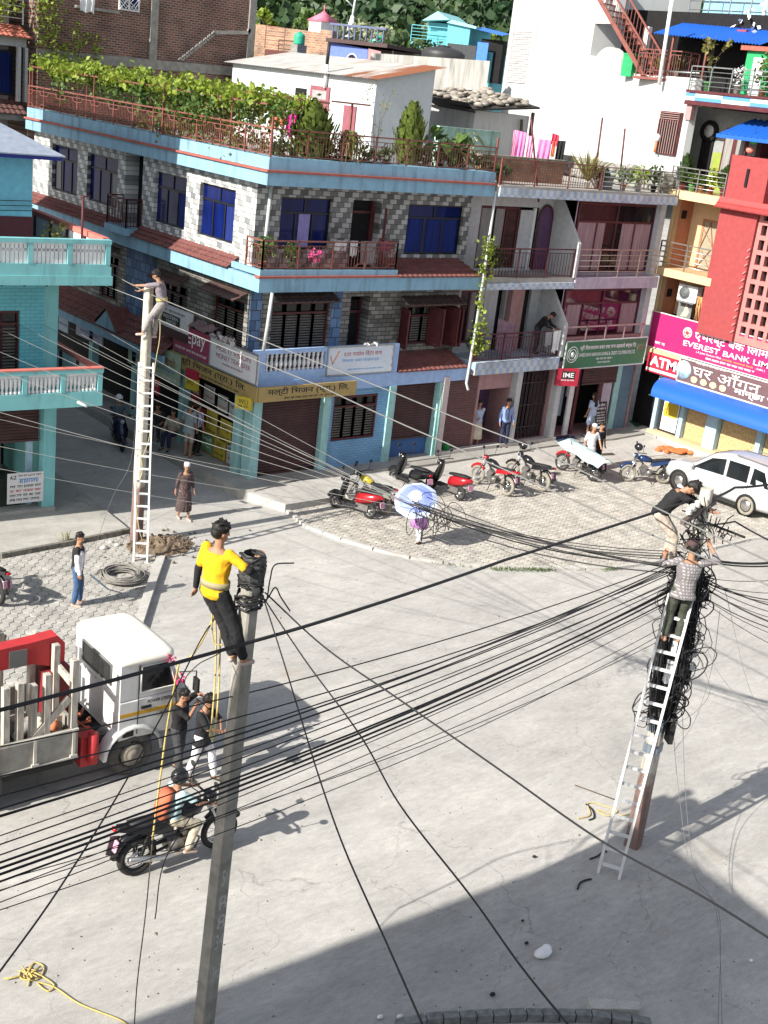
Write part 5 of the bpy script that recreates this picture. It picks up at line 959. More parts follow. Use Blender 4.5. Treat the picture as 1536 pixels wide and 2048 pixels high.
b.build('stem', BARK, t)
# house with balcony at the far left
t = thing('balcony_house', 'pale house with a blue window and red tiled balcony at the far left edge', 'building', (-1, 16.1, 0)); b = MB(); b.box(-3, .5, .5, 6, 8, 14); b.build('wall', mat('wall_pinkgrey', (.35, .3, .3), .8, dirt=.3), t)
PS = lambda u, z, d: V((u, d, z)); window(t, PS, -1.2, .68, 9.75, 11.3, .4, DKFRAME, GLB, 3, 0, .08, curtains=[(.3, .9)], mcurt=CURB)
b = MB(); b.box(-3, .95, 0, .5, 11.45, 11.75); b.build('floor_band', PALEW, t); b = MB(); tiles(b, (-3, -.3, 11.75), (1.05, -.3, 11.75), (.9, .4, 12.15), (-3, .4, 12.15), 3, .2); b.build('tiled_pent_roof', mat('tile_coral', (.42, .14, .1), .7, var=.25), t); b = MB(); tiles(b, (-3, -.4, 9.15), (.9, -.4, 9.15), (.9, .4, 9.6), (-3, .4, 9.6), 3, .2); b.build('tiled_pent_roof', mat('tile_brown', (.12, .06, .055), .7, var=.25), t)
b = MB(); b.box(-3, .95, -.35, .3, 8.95, 9.14); b.build('floor_band', CONC, t)
for x in (.62, .88): b = MB(); b.box(x - .05, x + .05, -.2, .0, 9.6, 11.45); b.build('post', PALEW, t)
b = MB(); railing(b, [(-3, 0, 12.2), (.8, 0, 12.2)], 1.0, 1.2, style='tubes'); b.build('railing', WHITEP, t)
plant('balcony_creeper', 'creeper with pale leaves on the railing at the top left corner', (-1.2, 16.3, 12.2), 'bush', 1.6, 1.1, None, LEAF1, None, 0, 500, .16)
# ================================================================ WHITE HOUSE
WF = Frame((17.9, .35, 0), -105); WHP = mat('white_render', (.50, .51, .51), .8, var=.09, scale=1.0, dirt=.16, dirtcol=(.3, .3, .28))
t = WHT = thing('white_house', 'large whitewashed side wall of a tall house with a rounded parapet', 'building', (17.9, .35, 0), math.radians(-105)); b = MB()
arch = [(-5.75 + 1.0 * math.cos(a), 13.2 + .85 * math.sin(a)) for a in [PI * k / 12 for k in range(0, 11)]]
prof = [(.0, 9.0), (-.05, 13.12)] + [(-4.7, 13.14)] + arch + [(-7.05, 13.7), (-7.05, 14.9), (-5.6, 14.9), (-5.6, 17), (-13.6, 17), (-13.6, 9)]
b.prism([(u, 0, z) for u, z in prof], (0, 0, 0), (0, .3, 0)); b.box(-13.6, -7.05, .3, 5, 9, 17); b.build('wall', WHP, t)
b = MB(); b.box(-13.3, -11.7, -.03, -.003, 12.4, 14.6); b.build('brick_panel', bricks('white_brick', (.62, .61, .6), (.75, .74, .73), (.2, .19, .18), .23, .1, 'xz', .02, 0, dirt=.2, bump=1.0), t)
for u in (-13.5, -11.5):
    b = MB(); b.box(u - .16, u + .16, -.06, .1, 11.6, 17); b.build('column', WHP, t)
PW = lambda u, z, d: V((u, d - .12, z)); window(t, PW, -1.62, -.35, 10.42, 11.92, .02, MAROON, DARK, 1, .22, .06, colf=[])
b = MB()
for k in range(9): b.bar((-1.55 + k * .14, -.16, 10.45), (-1.55 + k * .14, -.16, 11.62), .02)
for k in range(4): b.bar((-1.6, -.16, 11.66 + k * .07), (-.37, -.16, 11.66 + k * .07), .02)
b.build('window_grille', mat('grille_pink', (.4, .24, .22), .5), t)
# rooms and terraces right of the white wall (same house)
PO = lambda u, z, d: BF.w(u, d, z)
def wb(name, u0, u1, v0, v1, z0, z1, m): b = MB(); bxp(b, PO, u0, u1, z0, z1, v0, v1); return b.build(name, m, t, world=True)
GREYW = mat('wall_grey', (.28, .29, .29), .8, dirt=.2); OLIVE = mat('paint_olive', (.26, .32, .06), .8); GREENP = mat('paint_green', (.02, .30, .11), .7, dirt=.15)
wb('room_wall', -2.5, 5, 1.6, 4, 9.28, 12.2, GREYW); wb('wall_dado', .15, 5, 1.57, 1.6, 9.28, 10.7, OLIVE); wb('door', -.42, .1, 1.53, 1.6, 9.28, 11.6, DARK)
wb('floor_slab', -.25, 5, -.15, 5, 12.22, 12.36, MAROON); wb('slab_band', -.25, 5, -.14, .2, 12.37, 12.62, checks('diamond_tile', (.08, .25, .62), (.62, .62, .64), .3, .25, 'yz', .1)); wb('slab_cap', -.25, 5, -.18, 4, 12.63, 12.72, MAROON); wb('ceiling_beam', -.2, .05, -.05, .2, 11.7, 12.21, PINKW)
b = MB(); c_ = BF.w(-.15, 1.5, 11.4); b.torus(c_, .3, .09, (1, 0, 0)); b.build('round_vent', DARK, t, world=True); b = MB(); b.lathe([(.26, 0), (.26, .02)], c_, 16, (-1, 0, 0)); b.build('vent_glass', WHITEP, t, world=True)
wb('cabinet', 1.0, 2.6, .9, 1.5, 9.9, 11.6, MAROON)
b = MB()
for k in range(3): bxp(b, PO, 1.08 + k * .5, 1.4 + k * .5, 10.0, 11.4, .88, .9)
b.build('cabinet_glass', CURW, t, world=True)
b = MB(); railing(b, [BF.w(-.15, -.2, 9.28), BF.w(2.2, -.2, 9.28)], .8, 1.2, style='tubes'); b.build('balcony_railing', mat('steel_bright', (.5, .48, .45), .3), t, world=True)
b = MB(); railing(b, [BF.w(-.25, -.05, 12.72), BF.w(5, -.05, 12.72)], .8, .9, style='tubes'); b.build('terrace_railing', mat('steel_dull', (.25, .27, .27), .4, metal=.6), t, world=True)
b = MB(); b.tube([WF.w(-4.0, .15, 13.3), WF.w(-.1, .15, 13.3)], .03, 6); b.build('parapet_rail', mat('steel_dull', (.25, .27, .27)), t, world=True)
wb('green_room', 1.25, 5, .9, 3, 12.72, 14.2, GREENP); wb('roof_edge', 1.05, 5, .75, 3, 14.21, 14.36, REDOX); wb('white_door', 1.6, 2.05, .85, .9, 12.72, 14.0, WHITEP)
wb('back_room', -9, 1.2, 3.2, 6, 12.72, 15.6, DARK); wb('inner_pillar', -4.3, -4.1, 1.9, 2.1, 13, 14.9, WHITEP)
b = MB(); r0, r1, r2, r3 = BF.w(-3.6, 1.5, 14.62), BF.w(1.45, 1.2, 14.42), BF.w(1.3, 3.6, 15.15), BF.w(-3.6, 3.6, 15.3); nn_ = 34
for k in range(nn_):
    a, c = k / nn_, (k + .5) / nn_; d_ = (k + 1) / nn_
    for q0, q1, h0, h1 in ((a, c, 0, .05), (c, d_, .05, 0)): b.add([r0.lerp(r1, q0) + ZA * h0, r0.lerp(r1, q1) + ZA * h1, r3.lerp(r2, q1) + ZA * h1, r3.lerp(r2, q0) + ZA * h0], [(0, 1, 2, 3)])
b.build('blue_metal_roof', BLUEM, t, world=True)
for u, m_ in ((-2.6, RAILM), (-1.0, RAILM), (.9, MAROON)): b = MB(); b.bar(BF.w(u, 1.6, 12.72), BF.w(u, 1.6, 14.6), .07); b.build('roof_post', m_, t, world=True)
b = MB(); railing(b, [BF.w(-3.2, .5, 13.05), BF.w(-1.2, .5, 13.05), BF.w(-1.2, 1.5, 13.05)], .95, .6, .11, style='pattern'); b.build('landing_railing', RAILM, t, world=True)
wb('landing', -3.3, -1.1, .45, 1.6, 12.95, 13.04, RAILM)
b = MB(); s0, s1 = BF.w(-6.2, .8, 16.0), BF.w(-2.9, .6, 13.05)
for off in (0, .9):
    o_f = V((off, 0, 0)); b.bar(s0 + o_f, s1 + o_f, .05, .16); b.bar(s0 + o_f + ZA * .85, s1 + o_f + ZA * .85, .05, .06)
    for k in range(18): p = s0.lerp(s1, k / 17) + o_f; b.bar(p, p + ZA * .85, .02)
for k in range(14): p = s0.lerp(s1, k / 13); b.cbox(p + V((.45, 0, 0)), (.45, 0, 0), (0, .12, 0), (0, 0, .02))
b.build('metal_stair', RAILM, t, world=True)
wb('back_block', -4.5, 2.2, 5.5, 8, 14.5, 17.4, mat('paint_sky_pale', (.22, .42, .55), .8, dirt=.2)); b = MB(); railing(b, [BF.w(-4.5, 4.6, 15.2), BF.w(1.3, 4.6, 15.2)], 1.6, 1.0, style='tubes'); b.build('roof_railing', STEEL, t, world=True)
wb('roof_post', 1.25, 1.45, 4.4, 4.6, 14.6, 17, mat('paint_oxblood', (.2, .02, .03), .6))
for px0, py0, px1, py1, lb in ((1345, -8, 1322, 147, 'tall white pole in front of the stair landing'), (1536, -8, 1515, 78, 'white pole at the top right corner behind the blue roof')):
    P_ = BF.w(-2, -.02 if px0 < 1400 else 2.2, 13); tt = thing('white_pole', lb, 'pole', tuple(gd(px1, py1, P_))); b = MB(); b.tube([(0, 0, -.4), gd(px0, py0, P_) - gd(px1, py1, P_)], .07, 8); b.build('pipe', WHITEP, tt)
p = BF.w(-4.2, .8, 13.0); tt = thing('green_bin', 'bright green box standing by the dark room above the rounded parapet', 'box', tuple(p), math.radians(-90)); b = MB(); b.box(0, .5, 0, .5, .0, .78); b.build('body', GREENP, tt); b = MB(); b.box(-.02, .52, -.02, .52, .78, .83); b.build('lid', mat('lid_green', (.03, .36, .13), .6), tt)
for i, (u, v, z, k, h, r, pm, lm, lb) in enumerate(((.15, .1, 9.3, 'thuja', .95, .3, POTR, LEAF3, 'dark green thuja in a red bowl at the left of the apricot terrace'), (.65, .0, 9.3, 'bush', .5, .2, POTG, LEAF2, 'small plant in a bright green pot on the apricot terrace'), (1.05, .0, 9.3, 'bush', .4, .2, POTC, LEAF2, 'small plant in a peach pot on the apricot terrace'), (1.45, .05, 9.3, 'bush', .75, .25, POTR, LEAF1, 'yellow leaved plant in a red pot on the apricot terrace'), (1.95, .1, 9.3, 'thuja', .75, .25, POTR, LEAF3, 'thuja in a red pot next to the brick red wall'))): plant('potted_plant', lb, BF.w(u, v, z), k, h, r, pm, lm, 'pots on the apricot terrace', .22, 160 if k == 'bush' else 400, .11)
plant('dragon_plant', 'straggly cactus like plant in a pale green box on the upper terrace', BF.w(.35, .25, 12.72), 'wispy', 1.5, .55, POTG, LEAFD, None, .32, 60, .2); plant('potted_plant', 'spiky plant in a red pot on the stair landing', BF.w(-2.4, .8, 13.05), 'spiky', .7, .3, POTR, LEAFD, 'pots on the landing', .25, 26, .14); plant('potted_plant', 'spiky dark plant at the corner of the stair landing', BF.w(-1.6, .9, 13.05), 'spiky', .8, .3, POTW, LEAF3, 'pots on the landing', .25, 30, .14); plant('potted_plant', 'white flowering plant by the white door of the green room', BF.w(1.55, .3, 12.72), 'bush', .7, .25, POTW, CL['white'], None, .3, 90, .1); plant('leafy_tree', 'bright green leafy plant at the right edge before the green room', BF.w(2.45, .5, 12.72), 'bush', 1.3, .4, POTC, LEAF2, None, .25, 160, .16)
tt = thing('window_broom', 'orange handled mop standing in the grilled window of the white wall', 'broom', tuple(WF.w(-1.35, -.25, 10.45))); b = MB(); b.tube([(0, 0, 0), (.02, .02, .4)], .05, 8); b.build('handle', CL['orange'], tt); b = MB(); b.ell((.02, .02, .5), .13, .13, .15, 8, 6); b.build('mop_head', CL['white'], tt)
# ================================================================ CHECKERED BUILDING TERRACE: brick parapet, rubble, laundry
t = thing('brick_parapet', 'weathered orange brick parapet on the terrace of the checkered building', 'wall', (9.0, 1.5, 9.1)); b = MB(); b.box(0, 4.0, 0, .25, 0, .72); b.build('brickwork', bricks('weathered_brick', (.3, .13, .06), (.45, .22, .11), (.2, .17, .14), .23, .085, 'xz', .02, 0, dirt=.5, bump=.8), t); b = MB(); b.box(-.05, 4.1, -.05, .3, .72, .8); b.build('coping', mat('mossy_coping', (.2, .19, .14), .9, var=.5, scale=5), t)
t = thing('rubble_wall', 'rough grey rubble wall along the foot of the white wall', 'wall', tuple(WF.w(0, -.5, 9.1)), math.radians(-105)); b = MB()
for k in range(150): u = rv.uniform(-7.2, 0); b.ell((u, rv.uniform(-.15, .3), rv.uniform(0, .8 - .03 * u * -1) * (.9 + .2 * math.sin(u * 2))), rv.uniform(.12, .28), .2, rv.uniform(.08, .16), 7, 5)
b.build('stones', mat('rubble_grey', (.30, .29, .26), .95, var=.5, scale=6, bump=.6, dirt=.4), t); b = MB(); b.box(-7.2, 0, -.1, .3, 0, .7); b.build('mortar_core', mat('rubble_core', (.25, .24, .21), .95, var=.5, bump=.6), t)
lp = V((12.2, 3.6, 10.3))
for i, (p0, p1, dr, c, lb) in enumerate((((1028, 260), (1036, 261), 1.0, 'rose', 'narrow pink cloth at the left end of the line on the checkered terrace'), ((1036, 261), (1054, 266), .98, 'pink', 'pink shirt hanging second on the checkered terrace line'), ((1057, 271), (1070, 274), .85, 'rose', 'pink towel third on the checkered terrace line'), ((1078, 278), (1104, 281), .8, 'pink', 'wide pink towel in the middle of the checkered terrace line'), ((1105, 266), (1119, 271), .4, 'red', 'small red cloth hanging above the black trousers'), ((1115, 281), (1132, 282), .75, 'black', 'black trousers at the right end of the checkered terrace line'), ((1105, 282), (1113, 283), .55, 'orange', 'small orange cloth beside the black trousers'))): cloth('laundry', lb, gd(*p0, lp), gd(*p1, lp), dr, CL[c], 'laundry on the checkered terrace')
for i, (px0, py0, px1, py1, yy) in enumerate(((1080, 385, 1062, 235, .3), (1193, 330, 1205, 235, 1.2), (1243, 335, 1250, 257, 1.4))):
    a = gy(px0, py0, yy); c = gy(px1, py1, yy); tt = thing('clothes_pole', ['leaning dark pole fixed to the checkered band railing', 'dark upright pole left on the rubble wall', 'dark upright pole right on the rubble wall'][i], 'pole', tuple(a)); b = MB(); b.tube([(0, 0, -.3), c - a], .035, 6); b.build('pipe', MAROON, tt)
for i, (u, k, lm, h, lb) in enumerate(((4.7, 'spiky', LEAFD, 1.2, 'tall spiky plant at the middle post of the checkered terrace'), (5.4, 'bush', LEAF3, .55, 'dark plant beside the blue basin on the checkered terrace'), (6.6, 'bush', LEAF2, .6, 'leafy plant in the middle of the steel railing'), (7.4, 'bush', LEAF1, .7, 'yellow green plant behind the steel railing'), (8.3, 'bush', LEAF3, .8, 'dark plant at the right end of the steel railing'), (.5, 'bush', LEAF3, .4, 'low plant at the left end of the checkered terrace'))): plant('potted_plant', lb, (8.4 + u, .45, 9.12), k, h, .35, [POTW, POTB, POTC][i % 3], lm, 'pots on the checkered terrace', .22, 150 if k == 'bush' else 60, .13)
tt = thing('basin', 'light blue plastic basin on the checkered terrace', 'basin', (14.2, .8, 9.55)); b = MB(); b.lathe([(.2, 0), (.3, .16), (.32, .16), (.3, .13)], n=16); b.build('bowl', mat('basin_blue', (.12, .35, .6), .4), tt); b = MB(); b.box(-.3, .3, -.3, .3, -.45, -.003); b.build('plinth', CONC, tt)
# vine down the drain pipe between the buildings
t = thing('pipe_creeper', 'creeper with yellowing leaves climbing the drain pipe between the two buildings', 'vine', (8.55, 0, 0)); b = MB()
for px, py0, py1, n_, sp in ((975, 470, 560, 130, .16), (965, 560, 640, 60, .06), (962, 640, 710, 150, .2), (985, 480, 530, 60, .12)):
    a = gy(px, py0, -.25); c = gy(px - 6, py1, -.25)
    for k in range(n_): p = a.lerp(c, rv.random()); b.leaf((p.x - 8.55 + rv.gauss(0, sp), -.25 + rv.gauss(0, .08), p.z), rv.uniform(.07, .17), rv)
b.build('foliage', LEAF1, t); b = MB(); b.tube([gy(978, 470, -.25) - V((8.55, 0, 0)), gy(968, 600, -.25) - V((8.55, 0, 0)), gy(955, 710, -.25) - V((8.55, 0, 0))], .015, 5); b.build('stem', BARK, t)
plant('potted_plant', 'bushy pot plant at the left end of the first floor balcony behind the pipe', (8.75, .35, 3.4), 'bush', .7, .35, POTC, LEAF2, None, .2, 160, .13); plant('potted_plant', 'dark pot plant at the left end of the second floor balcony behind the pipe', (9.1, .3, 6.2), 'bush', .8, .35, POTW, LEAF3, None, .22, 150, .13)
# ================================================================ STONE ROOFED SHED and concrete wall
t = thing('stone_roof_shed', 'old shed with grey sheet walls and a roof weighted with stones', 'shed', (13.3, 6.6, 9.1)); SHEET = mat('shed_sheet', (.42, .42, .42), .7, dirt=.3, var=.12, stretch=(6, 6, .3))
b = MB(); b.box(0, 2.9, 0, 2.6, 0, 2.05); b.build('wall', SHEET, t); b = MB(); b.prism([(-.7, -.35, 2.0), (3.05, -.35, 2.35), (3.05, 2.8, 2.75), (-.7, 2.8, 2.45)], (0, 0, 0), (0, 0, .07)); b.build('roof', mat('slate_black', (.035, .032, .03), .9, var=.5), t)
b = MB()
for k in range(150): u = rv.uniform(-.6, 2.9); v = rv.uniform(-.3, 2.6); s_ = rv.uniform(.06, .17); b.ell((u, v, 2.12 + .093 * (u + .7) + .13 * (v + .35) + s_ * .4), s_ * 1.3, s_, s_ * .6, 7, 5)
o = b.build('roof_stones', mat('roof_stone', (.30, .27, .23), .9, var=.7, scale=2.0), t); o['kind'] = 'stuff'; b = MB()
for k in range(8): u = rv.uniform(-.5, 2); v = rv.uniform(-.2, 2); b.bar((u, v, 2.25 + .093 * u + .13 * v), (u + rv.uniform(.6, 1.5), v + rv.uniform(-.3, .3), 2.32 + .1 * u + .13 * v), .06)
b.build('roof_timber', BARK, t); b = MB(); b.bar((2.4, -.1, 1.9), (2.65, -.1, .3), .08); b.bar((2.95, -.12, 2.2), (3.0, -.12, 0), .1); b.build('prop', BARK, t)
b = MB(); b.add([(-.05, -.1, 1.95), (-1.3, -.9, 2.3), (-1.3, 2, 2.35), (-.05, 2, 2.0)], [(0, 1, 2, 3)]); b.build('dark_awning', POTB, t)
tt = thing('mossy_parapet', 'mint green parapet stained with moss at the right end of the terrace', 'wall', (8.3, 2.6, 9.1)); b = MB(); b.box(-.3, 2.5, 0, .2, 0, 1.5); b.build('plaster', mat('mint_mossy', (.32, .48, .42), .8, var=.3, scale=3, dirt=.75, dirtcol=(.06, .11, .04)), tt)
WALLC = mat('streaked_concrete', (.44, .43, .40), .9, var=.3, scale=2, dirt=.75, dirtcol=(.13, .12, .11), stretch=(3, 3, .35))
def far(name, label, cat, p0, p1, t0, t1, zb, depth, m, part='wall', group=None):
    A = CAMP + ray(*p0) * (t0 / ray(*p0).dot(FW)); B = CAMP + ray(*p1) * (t1 / ray(*p1).dot(FW)); d = V((B.x - A.x, B.y - A.y, 0)); L = d.length; az = math.atan2(d.y, d.x)
    t = thing(name, label, cat, (A.x, A.y, zb), az, group); b = MB(); b.prism([(0, 0, 0), (L, 0, 0), (L, 0, B.z - zb), (0, 0, A.z - zb)], (0, 0, 0), (0, depth, 0)); b.build(part, m, t); return t, L, A.z - zb
far('concrete_wall', 'streaked grey concrete wall behind the hut and the shed', 'wall', (742, 106), (980, 122), 57, 57, 8, .4, WALLC)
BRK2 = bricks('far_brick', (.26, .12, .07), (.40, .22, .13), (.3, .26, .2), .3, .12, 'xz', .02, 0, dirt=.5)
t, L, Hh = far('far_brick_house', 'low unplastered brick house beyond the hut roof', 'building', (512, 48), (664, 68), 72, 70, 6, 8, BRK2); b = MB(); b.box(L * .25, L * .8, -.8, -.05, 0, Hh - 1.25); b.build('lower_wall', mat('dark_maroon_wall', (.10, .035, .03), .8), t); b = MB(); b.box(0, L, -1.0, -.8, 0, Hh - 2.3); b.build('dark_parapet', BRICK, t); b = MB(); b.box(L * .86, L + .1, -.1, .3, Hh - 2.2, Hh + .05); b.build('pier', BRK2, t)
b = MB(); railing(b, [(L * .25, -.85, Hh - 1.2), (L * .5, -.85, Hh - 1.2)], 1.1, 1.2, style='tubes'); b.build('railing', RAILM, t)
b = MB(); b.add([(L * .52, -.9, Hh - 1.35), (L * .96, -1.9, Hh - 1.75), (L * .98, -3.2, Hh - 2.6), (L * .58, -2.4, Hh - 2.3)], [(0, 1, 2, 3)]); b.build('blue_awning_sheet', mat('blue_sheet', (.02, .13, .62)), t)
b = MB(); b.box(L * .56, L * .9, -1.3, -.85, Hh - 3.5, Hh - 2.0); b.build('shed_front', DARK, t)
t, L, Hh = far('far_blue_house', 'violet blue house with a small arched window beyond the tin roof', 'building', (660, 84), (736, 98), 66, 65, 6, 5, mat('paint_violet_blue', (.13, .19, .55), .8)); b = MB(); b.box(-.1, L + 1.2, -.25, 5, Hh, Hh + .18); b.build('roof_slab', mat('roof_edge_dark', (.08, .05, .05), .8), t); b = MB(); b.ell((L * .63, -.02, Hh - .95), .28, .05, .42, 12); b.build('window', DARK, t); b = MB(); b.tube([(L * .63 + .36 * math.cos(a), -.05, Hh - .95 + .5 * math.sin(a)) for a in [PI * k / 10 for k in range(11)]], .05, 5); b.build('arch_trim', mat('trim_lilac', (.45, .45, .6), .7), t)
b = MB(); baluster_panel(b, (0, -.1, 0), (L + 1, -.1, 0), Hh + .2, Hh + .8, .3); b.box(0, L + 1, -.18, -.02, Hh + .8, Hh + .9); b.build('balustrade', mat('baluster_blue', (.12, .14, .24), .8), t); b = MB(); b.box(L, L + 1.4, .1, 4, 0, Hh - .1); b.build('side_wall', mat('dark_side', (.05, .035, .03), .9), t); b = MB()
for k in range(160): b.leaf((rv.uniform(.3, L + .8), .5 + rv.gauss(0, .3), Hh + .6 + rv.gauss(0, .25)), .3, rv)
b.build('roof_plants', leafmat('leaf_pale', (.16, .2, .08), (.4, .42, .28)), t, kind='stuff')
far('far_pink_house', 'small pale pink house between the blue house and the grey wall', 'building', (737, 97), (762, 103), 64, 64, 6, 3, mat('paint_far_pink', (.5, .3, .3), .8))
def tank(label, px, py, tt_, r, h, m, group='water tanks'):
    v = ray(px, py); p = CAMP + v * (tt_ / v.dot(FW)); t = thing('water_tank', label, 'water tank', (p.x, p.y, p.z - h), 0, group); b = MB(); b.lathe([(r * .96, 0), (r, h * .1), (r * .97, h * .2), (r, h * .3), (r * .97, h * .4), (r, h * .5), (r * .97, h * .6), (r, h * .72), (r * .8, h * .88), (r * .35, h), (.01, h)], n=20); b.build('body', m, t); b = MB(); b.lathe([(r * .3, h), (r * .3, h * 1.06), (.01, h * 1.07)], n=14); b.build('lid', m, t); b = MB(); b.box(-r, r, -r, r, -2.5, -.01); b.build('stand', CONC, t)
tank('green water tank beside the blue house', 757, 68, 72, .55, 1.35, mat('tank_green', (.03, .33, .2), .4)); tank('wide black water tank on the grey wall before the turquoise house', 888, 94, 59, 1.0, .95, mat('tank_black', (.035, .035, .037), .5)); tank('small green water tank on the brick house roof', 600, 65, 69, .3, .6, mat('tank_green', (.03, .33, .2)))
TQ = mat('paint_turquoise', (.12, .42, .48), .8, dirt=.15)
t, L, Hh = far('turquoise_house', 'turquoise rooftop rooms with a blue tarpaulin right of the black tank', 'building', (822, 82), (985, 105), 86, 84, 6, 6, TQ); b = MB(); b.box(L * .15, L * .42, .6, 4, Hh, Hh + 1.3); b.box(L * .45, L * .72, -.3, 4, Hh - .5, Hh + 1.3); b.build('upper_room', TQ, t); b = MB(); b.prism([(L * .12, -.2, Hh + 1.3), (L * .45, -.2, Hh + 1.5), (L * .3, -.2, Hh + 1.95)], (0, 0, 0), (0, 4, 0)); b.prism([(L * .44, -.5, Hh + 1.3), (L * .8, -.5, Hh + 1.1), (L * .8, -.5, Hh + 1.25), (L * .5, -.5, Hh + 1.5)], (0, 0, 0), (0, 4, 0)); b.build('roof', mat('roof_turquoise_pale', (.25, .52, .55), .7), t)
b = MB(); b.box(L * .48, L * .83, -.45, -.32, Hh - 1.7, Hh + .1); b.build('dark_sheet', mat('sheet_charcoal', (.05, .055, .06), .8), t); b = MB(); b.box(L * .84, L * .97, -.5, -.4, Hh - 1.7, Hh + .35); b.build('blue_tarpaulin', mat('tarp_blue', (.05, .18, .6), .6, var=.2), t); b = MB(); b.add([(L * .78, -.6, Hh + 1.1), (L * 1.12, -.6, Hh + .85), (L * 1.1, 1.5, Hh + 1.1), (L * .75, 1.5, Hh + 1.35)], [(0, 1, 2, 3)]); b.build('blue_roof_sheet', mat('tarp_blue', (.05, .18, .6)), t); b = MB(); b.box(L * .84, L * 1.1, .2, 1, Hh - 2, Hh + .6); b.build('dark_opening', DARK, t); b = MB(); railing(b, [(0, -.1, Hh), (L * .45, -.1, Hh)], 1.0, 1.3, style='tubes'); b.build('railing', TQ, t)
v = ray(645, 62); p = CAMP + v * (92 / v.dot(FW)); t = thing('pink_shrine', 'small pink roofed shrine tower beyond the brick house', 'shrine', tuple(p)); b = MB(); b.box(-.7, .7, -.7, .7, -4, .6); b.build('tower', mat('shrine_white', (.6, .55, .55), .8), t); PK_ = mat('shrine_pink', (.62, .16, .24), .7)
for z, r in ((.6, 1.2), (-.5, 1.45)): b = MB(); b.lathe([(r, 0), (r * .2, .55), (.01, .75)], (0, 0, z), 4); b.build('roof', PK_, t)
b = MB(); b.tube([(0, 0, 1.2), (0, 0, 1.7)], .05, 5); b.build('finial', PK_, t)
v = ray(700, 82); p = CAMP + v * (88 / v.dot(FW)); t = thing('roof_mast', 'white cone base with bent bare branches beyond the blue house', 'mast', tuple(p)); b = MB(); b.lathe([(.45, 0), (.1, 1.6)], n=10); b.build('cone', WHITEP, t); b = MB(); b.tube([(0, 0, 1.5), (.1, 0, 2.6), (.5, 0, 3.6), (1.6, -1, 4.3)], [.08, .07, .05, .03], 5); b.tube([(.05, 0, 2.1), (-.9, .5, 2.9)], .05, 5); b.build('branch', WHITEP, t)
# ================================================================ FAR TREES, HILL
def tree(label, px, py, tt_, h, r, lm, n=420, group='trees before the hill'):
    v = ray(px, py); p = CAMP + v * (tt_ / v.dot(FW)); t = thing('tree', label, 'tree', (p.x, p.y, p.z - h), rv.uniform(0, 6), group); b = MB(); b.tube([(0, 0, -6), (.05, 0, h * .4), (0, .1, h * .85)], [.16, .12, .04], 6)
    for k in range(5): a = rv.uniform(0, 6.28); b.tube([(0, 0, h * rv.uniform(.35, .7)), (math.cos(a) * r * .7, math.sin(a) * r * .7, h * rv.uniform(.6, .95))], [.06, .02], 5)
    b.build('trunk', BARK, t); b = MB()
    cl = [(V((rv.gauss(0, r * .5), rv.gauss(0, r * .5), h * rv.uniform(.35, 1))), r * rv.uniform(.25, .5)) for k in range(12)]
    for k in range(n): c, s_ = cl[k % 12]; d = V((rv.gauss(0, 1), rv.gauss(0, 1), rv.gauss(0, 1))).normalized() * s_ * rv.random() ** .4; b.leaf(c + d, rv.uniform(.25, .5), rv)
    b.build('crown', lm, t)
for px, py, tt_, h, r, lm, lb in ((722, 52, 95, 3.2, 1.3, LEAF1, 'bright yellow green tree beyond the blue house'), (600, 38, 96, 2.6, .9, LEAF2, 'leafy tree left of the pink shrine'), (625, 27, 98, 3.0, 1.2, LEAF2, 'taller tree directly beside the pink shrine'), (662, 42, 96, 2.2, 1.0, LEAFD, 'dry leaved tree right of the pink shrine'), (958, 55, 100, 2.6, 1.2, LEAF1, 'yellow green tree above the turquoise house'), (535, 22, 84, 2.2, .6, LEAF1, 'slender bright tree on the brick house roof'), (775, 92, 70, 2.0, 1.6, LEAF3, 'dark trees between the green tank and the grey wall'), (840, 90, 78, 2.2, 1.4, LEAF3, 'dark tree left of the turquoise house'), (1515, 68, 80, 3.0, 1.6, LEAF2, 'leafy tree beyond the blue roof at the right edge'), (1530, 20, 110, 3.0, 1.6, LEAF2, 'tree at the top right corner')): tree(lb, px, py, tt_, h, r, lm)
t = thing('flower_pots_far', 'row of white flower pots on the roof behind the white pole', 'plant', tuple(gd(1503, 45, BF.w(2, 6, 14)))); b = MB()
for k in range(40): b.leaf((rv.gauss(0, .5), rv.gauss(0, .4), rv.gauss(0, .3)), .2, rv)
b.build('foliage', CL['white'], t); b = MB(); b.box(-.5, .5, -.2, .2, -.6, -.3); b.build('pot', POTR, t)
HB = leafmat('forest_green', (.014, .042, .014), (.048, .085, .022), .05, .1)
mb = MB(); hx, hy = FW.x, FW.y; rows = []
def hillz(s_, d): return -2 + (d - 150) * .42 + 14 * math.sin(s_ * .017 + .6) + 5 * math.sin(s_ * .06 + d * .02) + 3 * math.sin(d * .05 + s_ * .03)
for i in range(34):
    d = 150 + i * 12; rows.append([V((CAMP.x + FW.x * d + RT.x * s_, CAMP.y + FW.y * d + RT.y * s_, hillz(s_, d))) for s_ in range(-330, 331, 15)])
mb.loft(rows, cap=False, closed_ring=False); struct('hill', mb, HB)
b = MB(); rf = random.Random(9)
for k in range(6500):
    d = 158 + 240 * rf.random() ** 1.2; s_ = rf.uniform(-.36, .42) * d; z = hillz(s_, d); base = V((CAMP.x + FW.x * d + RT.x * s_, CAMP.y + FW.y * d + RT.y * s_, z)); r = rf.uniform(1.3, 2.9) * (.7 + d / 500); base.z += r * .6
    for q in range(26):
        e_ = V((rf.gauss(0, 1), rf.gauss(0, 1), rf.gauss(0, 1) * .9 + .3)).normalized(); b.leaf(base + e_ * r * rf.uniform(.6, 1.05), r * rf.uniform(.35, .75), rf)
